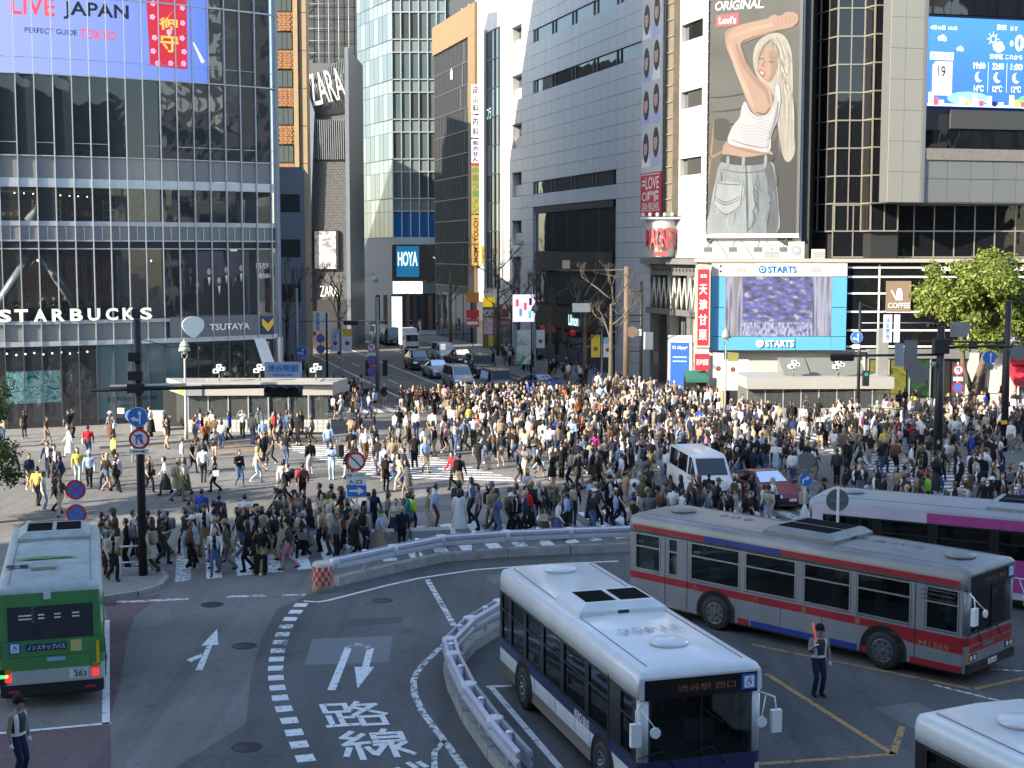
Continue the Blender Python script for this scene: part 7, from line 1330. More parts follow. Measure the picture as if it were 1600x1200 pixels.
def leafy(name, label, base, trunk, limbs, clumps, nleaf, size, c):
    rnd = random.Random(len(label)); t = thing(name, label, 'tree', base)
    b = MB(); b.tube(*trunk, n=9)
    for p, r_ in limbs: b.tube(p, r_, 6)
    b.build('trunk', BARK, t); b = MB(); tot = sum(k[3] ** 2 for k in clumps)
    for cx, cy, cz, cr in clumps:
        for _ in range(int(nleaf * cr * cr / tot)):
            d = Vector((rnd.gauss(0, 1), rnd.gauss(0, 1), rnd.gauss(0, 1))).normalized(); rr = cr * (rnd.random() ** .45) * (1 + .28 * math.sin(7 * d.x + 5 * d.z + cx))
            p = Vector((cx, cy, cz)) + Vector((d.x * rr, d.y * rr, d.z * rr * .78)); s_ = size * rnd.uniform(.6, 1.3)
            nrm = (d + Vector((rnd.gauss(0, .7), rnd.gauss(0, .7), .5 + rnd.gauss(0, .5)))).normalized(); u = nrm.orthogonal().normalized(); u.rotate(Matrix.Rotation(rnd.random() * 6.28, 3, nrm)); v = nrm.cross(u)
            b.poly([p - u * s_ * .5, p + v * s_ * .28 + nrm * s_ * .06, p + u * s_ * .5, p - v * s_ * .28 + nrm * s_ * .06])
    o = b.build('crown', leaf_mat(name + '_leaf', c), t); return t
rnd = random.Random(3); cl = []
for _ in range(60):
    a = rnd.random() * 6.28; q_ = rnd.random() ** .6; z = rnd.uniform(-1, 1); cl.append((1.3 + 5.0 * q_ * math.cos(a) * math.sqrt(1 - .55 * z * z), 3.0 * q_ * math.sin(a), 7.6 + 2.35 * z - .12 * abs(4.0 * q_ * math.cos(a)), rnd.uniform(.65, 1.15)))
cl += [(7.4, 0, 7.0, 1.3), (8.2, .3, 6.0, 1.2), (6.0, 0, 6.6, 1.3), (5.4, -.8, 7.6, 1.1), (6.6, .5, 5.4, .9), (-.6, 0, 4.5, .55), (1.0, -.4, 4.2, .6), (2.6, -.5, 4.3, .5)]
leafy('street_tree', 'bushy green tree with forked trunk in front of the black shop front', (29.0, 88.6, .1), ([(0, 0, 0), (.1, 0, 1.3), (.35, 0, 2.2), (.9, 0, 4.0), (1.2, 0, 6.5)], [.32, .27, .24, .2, .1]), [([(.1, 0, 1.5), (-.5, .1, 3.2), (-.7, 0, 5.6), (-1.6, 0, 7.6)], [.2, .17, .13, .05]), ([(.4, 0, 2.4), (1.3, .1, 3.6), (1.7, 0, 5.4), (3.0, 0, 7.4)], [.2, .17, .12, .05]), ([(.9, 0, 4), (.5, -.6, 6), (.4, -.8, 8.8)], [.12, .09, .04])], cl, 42000, .26, (.18, .225, .04))
rnd = random.Random(5); cl = [(rnd.gauss(-1.45, .75), rnd.gauss(0, .9), rnd.uniform(1.7, 5.3), rnd.uniform(.45, .8)) for _ in range(42)]
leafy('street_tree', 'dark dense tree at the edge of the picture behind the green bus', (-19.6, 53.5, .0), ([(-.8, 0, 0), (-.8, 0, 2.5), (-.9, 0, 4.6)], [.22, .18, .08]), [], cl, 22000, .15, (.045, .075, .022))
def bare(label, x, y, h, seed, m=BARK, lean=0.0):
    rnd = random.Random(seed); t = thing('bare_tree', label, 'tree', (x, y, .1), group='pollarded bare trees along the street'); b = MB(); tw = MB()
    top = h * .52; b.tube([(0, 0, 0), (lean * .3, 0, top * .5), (lean, 0, top), (lean * 1.2, 0, h * .78)], [.20, .16, .13, .09], 8)
    def grow(p, d, ln, r_, dep):
        pts = [p]; q_ = p.copy(); dd = d.copy()
        for i in range(3): dd = (dd + Vector((rnd.gauss(0, .22), rnd.gauss(0, .22), .12))).normalized(); q_ = q_ + dd * ln / 3; pts.append(q_.copy())
        (b if dep < 1 else tw).tube(pts, [r_, r_ * .85, r_ * .75, r_ * .8], 6)
        tw.lathe([(.02, -r_ * 1.2), (r_ * 1.4, 0), (.02, r_ * 1.2)], q_.x, q_.y, 6, 0, q_.z)
        if dep < 2:
            for _ in range(rnd.choice((2, 3))): grow(q_, (dd + Vector((rnd.gauss(0, .55), rnd.gauss(0, .55), rnd.uniform(0, .6)))).normalized(), ln * .55, r_ * .55, dep + 1)
        else:
            for _ in range(4): e_ = q_ + Vector((rnd.gauss(0, .2), rnd.gauss(0, .2), rnd.uniform(.1, .5))); tw.cyl(q_, e_, .015, .006, 4)
    for i in range(7):
        zz = top * (.75 + .07 * i) + i * h * .035; a = rnd.random() * 6.28; grow(Vector((lean * min(zz / top, 1.2), 0, zz)), Vector((math.cos(a), math.sin(a) * .7, rnd.uniform(.35, .9))).normalized(), h * .20, .075, 0)
    b.build('trunk', m, t); tag(tw.build('branches', m, t), kind='stuff')
bare('sunlit pale bare tree left of the rust-brown pole', 7.0, 99.5, 8.6, 1, BARK_P); bare('bare tree in front of the dark showroom window', 5.6, 108, 8.6, 2); bare('bare tree in shade beside the store showroom', 3.2, 118, 8.8, 3); bare('bare tree beside the dark glass building', -6.6, 151, 11.0, 4); bare('bare tree near the yellow burger sign', -1.4, 141, 10.5, 5)
bare('bare tree next to the glass building corner', -18.2, 114, 8.8, 6); bare('bare tree in front of the slanted clothes shop', -20.3, 138, 9.5, 7); bare('second bare tree in front of the slanted clothes shop', -17.6, 143, 8.0, 8); bare('bare tree beside the white hatchback in the queue', .6, 129, 9.2, 9)
# ================================================================ PEOPLE
tmp = bpy.data.scenes.new('workshop')
def solidify(mb, voxel, faces, name):
    """fuse the overlapping limbs into one continuous skin"""
    me = mb.mesh(name, []); o = bpy.data.objects.new(name, me); tmp.collection.objects.link(o)
    r_ = o.modifiers.new('fuse', 'REMESH'); r_.mode = 'VOXEL'; r_.voxel_size = voxel
    s_ = o.modifiers.new('smooth', 'SMOOTH'); s_.factor = .5; s_.iterations = 2
    d = o.modifiers.new('thin', 'DECIMATE'); d.ratio = .5
    vl = tmp.view_layers[0]; vl.update(); dg = vl.depsgraph
    n0 = len(o.evaluated_get(dg).data.polygons); d.ratio = min(1, .5 * faces / max(n0, 1)); vl.update()
    out = bpy.data.meshes.new_from_object(o.evaluated_get(vl.depsgraph)); out.name = name
    bpy.data.objects.remove(o); bpy.data.meshes.remove(me); return out
def ell(c, rx, ry, n=12): return [(c[0] + rx * math.cos(2 * math.pi * k / n), c[1] + ry * math.sin(2 * math.pi * k / n), c[2]) for k in range(n)]
def skeleton(pose, sex, rnd):
    J = {}; f = sex == 'f'; hw, sw = (.088, .165) if f else (.09, .195)
    st = {'walk': (.25, -.26), 'walk2': (-.22, .24), 'stroll': (.13, -.12), 'stand': (.02, -.02), 'phone': (.03, -.03), 'photo': (.02, -.04), 'guard': (.02, -.03), 'lookphone': (.18, -.2)}[pose]
    hz = .90 - .10 * abs(st[0]); J['hip'] = Vector((0, 0, hz)); lean = .05 if 'walk' in pose else .02
    for sg, fx in ((1, st[0]), (-1, st[1])):
        back = fx < -.1; ank = Vector((fx, sg * .085, .17 if back else .085)); hip = Vector((0, sg * hw, hz)); v = ank - hip; d = min(v.length, .845); a, c = .43, .42
        h = (a * a - c * c + d * d) / (2 * d); k = math.sqrt(max(a * a - h * h, 0)); u = v.normalized(); n = Vector((1, 0, 0)); n = (n - u * n.dot(u)).normalized()
        J['leg', sg] = [hip, hip + u * h + n * k, ank]; J['foot', sg] = [ank + Vector((-.06, 0, -.035)), ank + Vector((.15, sg * .02, -.10 if back else -.05))]
    J['chest'] = Vector((lean * .7, 0, hz + .37)); J['neck'] = Vector((lean, 0, hz + .53)); J['head'] = Vector((lean + .035 + (.03 if 'phone' in pose else 0), 0, hz + .685)); sz = hz + .475
    for sg, fx in ((1, st[0]), (-1, st[1])):
        sh = Vector((lean, sg * sw, sz)); sw_ = -fx * .65
        if pose in ('walk', 'walk2', 'stroll'): el = sh + Vector((sw_ * .55 - .02, sg * .07, -.27)); wr = el + Vector((sw_ * .75 + .07, -sg * .01, -.23))
        elif pose in ('phone', 'lookphone') and (sg == -1 or pose == 'phone'): el = sh + Vector((.03, sg * .06, -.27)); wr = el + Vector((.21, -sg * .10, .09))
        elif pose == 'photo': el = sh + Vector((.16, sg * .08, -.10)); wr = el + Vector((.10, -sg * .12, .26))
        elif pose == 'guard' and sg == -1: el = sh + Vector((.07, -.08, -.25)); wr = el + Vector((.15, .06, .16))
        else: el = sh + Vector((-.02, sg * .06, -.28)); wr = el + Vector((.06, sg * .01, -.25))
        J['arm', sg] = [sh, el, wr]; J['hand', sg] = wr + (wr - el).normalized() * .10
    return J
def person_mesh(name, pose, sex, sleeve='long', legs='trousers', baggy=1.0, voxel=.030, faces=1300, fine=False):
    rnd = random.Random(name); J = skeleton(pose, sex, rnd); b = MB(); f = sex == 'f'
    hz = J['hip'].z; k = baggy
    for sg in (1, -1):
        h, kn, an = J['leg', sg]; bare_ = legs == 'bare'
        b.tube([h + Vector((0, -sg * .01, .06)), h, (h + kn) / 2, kn, (kn + an) / 2, an, an - Vector((0, 0, .04))], [.08, .088, .080 * (1 if bare_ else k), .060 * (.9 if bare_ else k), (.055 if bare_ else .060 * k), (.04 if bare_ else .056 * k), .045], 9)
        p, q_ = J['foot', sg]; b.tube([p, p * .6 + q_ * .4, q_ * .85 + p * .15, q_], [.042, .048, .045, .03], 8)
        s_, e_, w_ = J['arm', sg]; m = 1.12 if sleeve == 'long' else 1.0
        b.tube([s_ + Vector((0, -sg * .05, .0)), s_, (s_ + e_) / 2, e_, (e_ + w_) / 2, w_], [.06, .060 * m, .052 * m, .046 * m, .042 * m, .033], 8)
        hd = J['hand', sg]; d = (hd - w_).normalized()
        if not fine: b.tube([w_, w_ + d * .05, w_ + d * .10, w_ + d * .16], [.026, .038, .034, .016], 7)
        else:
            side_ = Vector((0, 0, 1)).cross(d).normalized() if abs(d.z) < .9 else Vector((1, 0, 0)); nrm = d.cross(side_)
            b.tube([w_, w_ + d * .045, w_ + d * .085], [.026, .036, .034], 8)
            for i in range(4):
                o_ = side_ * (i - 1.5) * .019; p0 = w_ + d * .07 + o_; ln = (.07, .08, .075, .06)[i]; cu = .5 if sg == 1 else 1.0
                b.tube([p0, p0 + d * ln * .5 - nrm * ln * .15 * cu, p0 + d * ln * (.9 - .4 * cu) - nrm * ln * .6 * cu], [.0105, .010, .008], 6)
            b.tube([w_ + d * .03 - side_ * .03, w_ + d * .06 - side_ * .055 - nrm * .015, w_ + d * .085 - side_ * .05 - nrm * .04], [.013, .011, .009], 6)
    c, n = J['chest'], J['neck']; H = J['hip']
    def tr(t): return H + (c - H) * t
    prof = [(H - Vector((0, 0, .10)), .085, .12), (H, .115, .165 if f else .158), (tr(.35), .105 * k, .142 if f else .15), (tr(.7), .112, .148 if f else .168), (c, .120 if f else .122, .152 if f else .180), (c + (n - c) * .55, .095, .165 if f else .195), (n - Vector((0, 0, .025)), .065, .10), (n + Vector((.004, 0, .02)), .05, .055)]
    b.rings([ell(p, rx, ry) for p, rx, ry in prof], 0)
    if f: 
        for sg in (1, -1): b.lathe([(.01, -.05), (.055, -.02), (.05, .03), (.01, .06)], c.x + .085, sg * .065, 8, 0, c.z - .02)
    hd = J['head']; b.tube([n - Vector((0, 0, .04)), n + Vector((.01, 0, .05)), hd - Vector((.015, 0, .06))], [.056, .05, .05], 9)
    b.rings([ell(hd + Vector((dx, 0, dz)), rx, ry) for dz, dx, rx, ry in ((-.118, .035, .025, .022), (-.105, .028, .052, .042), (-.07, .012, .078, .060), (-.02, .004, .092, .070), (.03, 0, .098, .075), (.07, -.004, .092, .072), (.10, -.008, .068, .056), (.118, -.01, .025, .022))], 0)
    b.tube([hd + Vector((.088, 0, .015)), hd + Vector((.112, 0, -.022)), hd + Vector((.09, 0, -.035))], [.012, .017, .012], 6)
    for sg in (1, -1): b.tube([hd + Vector((-.005, sg * .070, .02)), hd + Vector((-.012, sg * .083, .0)), hd + Vector((-.005, sg * .072, -.03))], [.012, .016, .010], 5)
    me = solidify(b, voxel, faces, name)
    # which cloth covers which part of the body
    segs = []
    for sg in (1, -1):
        h, kn, an = J['leg', sg]; segs += [(h, kn, .085, 2), (kn, an, .06, 2 if legs == 'trousers' else 0), (J['foot', sg][0], J['foot', sg][1], .046, 3)]
        if legs == 'bare': segs[-3] = (h, kn, .085, 2) if False else (h + (kn - h) * .0, h + (kn - h) * .35, .085, 2); segs.append((h + (kn - h) * .45, kn, .07, 0))
        s_, e_, w_ = J['arm', sg]; segs += [(s_, e_, .055, 1), (e_, e_ + (w_ - e_) * .92, .042, 1 if sleeve == 'long' else 0), (w_, J['hand', sg], .036, 4 if fine else 0)]
        if sleeve == 'short': segs[-3] = (s_, s_ + (e_ - s_) * .55, .055, 1); segs.append((s_ + (e_ - s_) * .75, e_, .045, 0))
    segs += [(H + Vector((0, 0, .12)), c, .14, 1), (c, n - Vector((0, 0, .06)), .13, 1), (H, H + Vector((0, 0, .04)), .14, 2), (n, hd, .055, 0), (hd - Vector((0, 0, .04)), hd + Vector((0, 0, .04)), .09, 0)]
    for m in range(6): me.materials.append(None)
    for p in me.polygons:
        q_ = Vector(p.center); best = 9; bi = 1
        for a, e_, r_, mi in segs:
            v = e_ - a; t = max(0, min(1, (q_ - a).dot(v) / max(v.length_squared, 1e-9))); d = (q_ - a - v * t).length - r_
            if d < best: best, bi = d, mi
        if bi == 1 and q_.x > .06 and abs(q_.y) < .055 and H.z + .02 < q_.z: bi = 5
        p.material_index = bi; p.use_smooth = True
    return me, J
def hair_mesh(style, lowres=False):
    nu, nv = (8, 6) if lowres else (14, 10); b = MB(); rg = []
    for j in range(nv + 1):
        ph = math.pi * j / nv; r_ = []
        for i in range(nu):
            th_ = 2 * math.pi * i / nu; x, y, z = math.sin(ph) * math.cos(th_), math.sin(ph) * math.sin(th_), math.cos(ph)
            face = x > .30 and z < .42; low = z < -.35
            s_ = .80 if face else 1.0; X, Y, Z = .112 * x * s_ - .012, .090 * y * s_, .130 * z * s_ + .012
            if style == 'short' and z < -.25 and not face: X *= .8; Y *= .8; Z = max(Z, -.07)
            if style in ('long', 'bob') and x < .25 and z < .05:
                dn = (.34 if style == 'long' else .10) * min(1, (.05 - z) / .8); Z -= dn; Y *= 1 + .15 * min(1, dn * 4); X = X * (1 - .25 * min(1, dn * 3)) - .02 * min(1, dn * 4)
            if style == 'bun' and z < -.2 and not face: X *= .75; Y *= .75; Z = max(Z, -.06)
            r_.append((X, Y, Z))
        rg.append(r_)
    b.rings(rg, 0, True)
    if style == 'bun': b.lathe([(.01, -.05), (.045, -.02), (.045, .02), (.01, .05)], -.10, 0, 8, 0, .08)
    return b
def cap_mesh():
    b = hair_mesh('short'); k = len(b.f); b.lathe([(.108, .0), (.112, .03), (.100, .09), (.055, .14), (.01, .148)], -.008, 0, 14, 1, .035); b.prism([(.06, -.075), (.13, -.07), (.185, -.04), (.195, 0), (.185, .04), (.13, .07), (.06, .075)], .045, .058, 1); return b
def hat_mesh():
    b = hair_mesh('bob'); b.lathe([(.165, .035), (.17, .045), (.115, .055), (.108, .10), (.085, .15), (.01, .155)], -.005, 0, 16, 1); return b
HAIRS = {s_: hair_mesh(s_).mesh('hair', [None]) for s_ in ('short', 'long', 'bob', 'bun')}
HAIRS['cap'] = cap_mesh().mesh('cap', [None, None]); HAIRS['hat'] = hat_mesh().mesh('sun_hat', [None, None])
def skirt_mesh(ln, w0, w1, nm):
    b = MB(); n = 14; rg = []
    for j in range(5):
        t = j / 4; rr = w0 + (w1 - w0) * t ** .8; rg.append([((rr * .82 + .012 * t * math.sin(5 * 2 * math.pi * i / n)) * math.cos(2 * math.pi * i / n), (rr + .012 * t * math.cos(4 * 2 * math.pi * i / n)) * math.sin(2 * math.pi * i / n), -ln * t) for i in range(n)])
    b.rings(rg, 0, False); return b.mesh(nm, [None])
SK_S = skirt_mesh(.42, .165, .25, 'skirt'); SK_L = skirt_mesh(.72, .165, .30, 'long_skirt'); COAT = skirt_mesh(.46, .185, .235, 'coat_tail')
PACK = MB().rings([[(x, y * s_, z * s_) for y, z in ((-.13, -.2), (.13, -.2), (.15, -.1), (.15, .12), (.10, .22), (-.10, .22), (-.15, .12), (-.15, -.1))] for x, s_ in ((.04, .9), (.0, 1), (-.10, 1), (-.15, .8))], 0).mesh('backpack', [None])
TOTE = MB().rings([[(x * s_, y, z) for x, z in ((-.16, -.15), (.16, -.15), (.17, .12), (-.17, .12))] for y, s_ in ((-.04, .9), (-.02, 1), (.02, 1), (.04, .9))], 0, True, False).tube([(-.10, 0, .12), (-.05, 0, .32), (.05, 0, .32), (.10, 0, .12)], .010, 5).mesh('shoulder_bag', [None])
CLOTH = {'black': (.012, .012, .013), 'charcoal': (.035, .036, .038), 'grey': (.15, .15, .15), 'white': (.55, .55, .545), 'cream': (.38, .33, .25), 'beige': (.25, .19, .12), 'brown': (.10, .055, .03), 'navy': (.015, .022, .055), 'light blue': (.26, .36, .52), 'denim blue': (.07, .11, .20), 'olive': (.07, .07, .035), 'red': (.40, .02, .03), 'yellow': (.50, .40, .09), 'pink': (.50, .22, .27), 'magenta': (.55, .03, .20), 'purple': (.12, .05, .22), 'teal': (.02, .17, .22), 'royal blue': (.02, .05, .28), 'lime': (.25, .45, .04), 'rust': (.28, .08, .03), 'pale jeans': (.30, .38, .44), 'khaki': (.22, .17, .09), 'mint': (.33, .45, .38), 'orange': (.55, .18, .03)}
CM = {k: mat('cloth_' + k.replace(' ', '_'), v, .85, spec=.2, var=.12, vscale=9) for k, v in CLOTH.items()}
HM = {'black': mat('hair_black', (.010, .008, .008), .45), 'dark brown': mat('hair_dark_brown', (.032, .018, .012), .45), 'brown': mat('hair_brown', (.085, .042, .02), .45), 'blond': mat('hair_blond', (.36, .25, .12), .5), 'grey': mat('hair_grey', (.32, .32, .32), .5)}
SKN = [mat('skin_a', (.42, .27, .20), .55), mat('skin_b', (.35, .22, .155), .55), mat('skin_c', (.25, .145, .10), .55)]
SHO = [CM['black'], CM['white'], CM['brown'], CM['charcoal']]
VAR = {}
def variant(pose, sex, sleeve, legs, low=False):
    k = (pose, sex, sleeve, legs, low)
    if k not in VAR: VAR[k] = person_mesh('person', pose, sex, sleeve, legs, 1.0 if sex == 'f' else 1.08, .030 if not low else .040, 1500 if not low else 420)
    return VAR[k]
def setm(o, ms):
    for i, m in enumerate(ms):
        if i < len(o.material_slots): o.material_slots[i].link = 'OBJECT'; o.material_slots[i].material = m
GARM = {'long': ['jacket', 'sweater', 'hoodie', 'shirt', 'coat', 'cardigan'], 'short': ['T-shirt', 'polo shirt', 'short-sleeved top']}
LAND = [('the green bus', -11.6, 38), ('the checkered drum', -5.85, 43), ('the tall dark mast', -11.8, 45), ('the route sign', -5.3, 48), ('the barrier boxes', -3, 50), ('the guard rail', 1.5, 49), ('the rear of the silver bus', 4.5, 46), ('the white delivery van', 8, 61), ('the dark red car', 12, 60), ('the pink bus', 14, 48), ('the thick dark mast', 20.5, 67), ('the mast at the tree', 25.9, 73), ('the near canopy', -15, 79), ('the bell lamp', -18.5, 76), ('the glass shop front', -24, 79), ('the leaning pillar', -13, 86), ('the grey column', -10, 101), ('the middle of the scramble', -1, 70), ('the street mouth', -3, 96), ('the long white canopy', 19, 83), ('the rust-brown pole', 8.5, 100), ('the far crossing stripes', 10, 82), ('the yellow kerb line', -14, 72), ('the arrow sign', 11, 53), ('the leafy dark tree', -18, 55), ('the sunlit stripes', -6, 70), ('the queue of cars', 3, 107), ('the showroom', 7, 115), ('the white fence', -13, 46)]
used = set(); PEOPLE = []
PV = {'walk': 'walking', 'walk2': 'striding', 'stroll': 'strolling', 'stand': 'standing', 'phone': 'looking at a phone', 'photo': 'taking a photo', 'lookphone': 'walking with a phone'}
def near(x, y):
    d = sorted((math.hypot(x - a, (y - c) * .7), n) for n, a, c in LAND); return d[0][1], d[1][1]
def make_person(x, y, rz, spec, h=1.0, z=0.0, label=None, group='pedestrians at the crossing'):
    pose, sex, sleeve, legs, top, garm, bot, hair, hc, extra, ec, skin, shoe = spec
    me, J = variant(pose, sex, sleeve, 'bare' if bot[1] in ('skirt', 'shorts') else 'trousers'); o = ob('person', me, None, (x, y, z), rz); o.scale = (h, h, h)
    setm(o, [SKN[skin], CM[top], CM[bot[0]], SHO[shoe], SKN[skin], CM[top] if garm not in ('jacket', 'coat', 'cardigan') else CM['black'] if top in ('white', 'cream', 'grey', 'light blue') else CM['white']])
    hd = J['head']; ho = ob(HAIRS[hair].name.split('.')[0], HAIRS[hair], o, hd); setm(ho, [HM[hc], CM[ec] if hair in ('cap', 'hat') else None])
    if bot[1] in ('skirt', 'long skirt'): s_ = ob('skirt', SK_S if bot[1] == 'skirt' else SK_L, o, J['hip'] + Vector((.01, 0, .10))); setm(s_, [CM[bot[0]]])
    if garm == 'coat': s_ = ob('coat_tail', COAT, o, J['hip'] + Vector((.0, 0, .14))); setm(s_, [CM[top]])
    if extra == 'backpack': s_ = ob('backpack', PACK, o, J['chest'] + Vector((-.12, 0, -.03))); setm(s_, [CM[ec]])
    if extra == 'shoulder bag': s_ = ob('shoulder_bag', TOTE, o, J['hip'] + Vector((.0, .25, .05))); setm(s_, [CM[ec]])
    tag(o, label, 'person', group); return o
def describe(spec, x, y):
    pose, sex, sleeve, legs, top, garm, bot, hair, hc, extra, ec, skin, shoe = spec
    hs = {'short': f'short {hc} hair', 'long': f'long {hc} hair', 'bob': f'{hc} bob', 'bun': f'{hc} bun', 'cap': f'{ec} cap', 'hat': f'{ec} hat'}[hair]
    ex = f' and {ec} {extra}' if extra else ''; a, c = near(x, y)
    bots = f'{bot[0]} {bot[1]}' if bot[1] != 'jeans' else bot[0].replace(' jeans', '') + ' jeans'
    if bot[0] == 'pale jeans': bots = 'pale jeans'
    if bot[0] == 'denim blue': bots = 'blue jeans' if bot[1] in ('trousers', 'jeans') else 'denim ' + bot[1]
    if len((hs + ex).split()) > 5: ex = f' and {extra}' if len((hs + f' and {extra}').split()) <= 5 else ''
    L = [f'{top} {garm}, {bots}, {hs}{ex}, {PV[pose]} near {a}', f'{top} {garm}, {bots}, {hs}, {PV[pose]} near {a}']
    for s_ in L:
        s_ = 'person in ' + s_
        if len(s_.split()) <= 16 and s_ not in used: return s_
    return None
TOPW = ['black'] * 72 + ['charcoal'] * 14 + ['white'] * 26 + ['grey'] * 8 + ['cream'] * 11 + ['beige'] * 9 + ['navy'] * 8 + ['brown'] * 6 + ['light blue'] * 5 + ['denim blue'] * 4 + ['olive'] * 4 + ['red'] + ['yellow'] + ['pink'] * 2 + ['royal blue'] + ['rust']
BOTW = ['black'] * 36 + ['charcoal'] * 10 + ['navy'] * 8 + ['grey'] * 7 + ['beige'] * 7 + ['cream'] * 6 + ['white'] * 5 + ['denim blue'] * 12 + ['pale jeans'] * 9 + ['khaki'] * 5 + ['brown'] * 4 + ['olive'] * 2
def rand_spec(rnd, still=False):
    sex = rnd.choice('mf'); pose = rnd.choice(['stand', 'phone', 'photo', 'stroll', 'stand'] if still else ['walk', 'walk2', 'walk', 'walk2', 'stroll', 'stroll', 'lookphone', 'stand'])
    sleeve = rnd.choice(['long', 'long', 'long', 'short']); garm = rnd.choice(GARM[sleeve]); top = rnd.choice(TOPW); bt = rnd.choice(BOTW)
    kind = rnd.choice(['trousers', 'trousers', 'skirt', 'long skirt']) if sex == 'f' else 'trousers'
    if kind in ('skirt', 'long skirt') and bt == 'pale jeans': bt = 'denim blue'
    hair = rnd.choice(['long', 'long', 'long', 'bob', 'bun', 'hat']) if sex == 'f' else rnd.choice(['short', 'short', 'short', 'short', 'cap'])
    hc = rnd.choice(['black'] * 7 + ['dark brown'] * 6 + ['brown'] * 4 + ['blond'] + ['grey']); extra = rnd.choice([None, None, 'backpack', 'shoulder bag']); ec = rnd.choice(['black', 'black', 'white', 'beige', 'grey', 'navy', 'brown', 'cream', 'charcoal', 'olive'])
    return (pose, sex, sleeve, None, top, garm, (bt, kind), hair, hc, extra, ec, rnd.choice([0, 0, 0, 1, 1, 2]), rnd.choice([0, 0, 1, 1, 2, 3]))
spots = []
def free(x, y, d=.5): return all((x - a) ** 2 + (y - c) ** 2 > d * d for a, c in spots) and not any(abs((x - cx) * math.cos(a) + (y - cy) * math.sin(a)) < hl and abs(-(x - cx) * math.sin(a) + (y - cy) * math.cos(a)) < hw for cx, cy, a, hl, hw in KEEP)
KEEP = [(8.0, 59.9, R(-82), 2.9, 1.25), (10.7, 58.3, R(-72), 3.1, 1.4), (14.35, 41.8, R(-29.4), 5.8, 1.7), (7.9, 37.6, R(-45), 5.8, 1.7), (-14.3, 82, R(2), 5.6, 2.4), (19, 88, 0, 5.2, 2.5), (-.9, 103.4, R(-75), 3.2, 1.4), (2.2, 105.2, R(-62), 3.2, 1.4), (-4.2, 108.6, R(-74), 3.2, 1.4), (-11.62, 35.1, R(106.8), 4.5, 1.7), (-3.6, 49.3, R(10), 1.9, .6), (12.4, 93.9, 0, 1.4, 1.6), (14.6, 93, 0, 1.5, 1.5), (-5.85, 42.8, 0, .6, .6)]
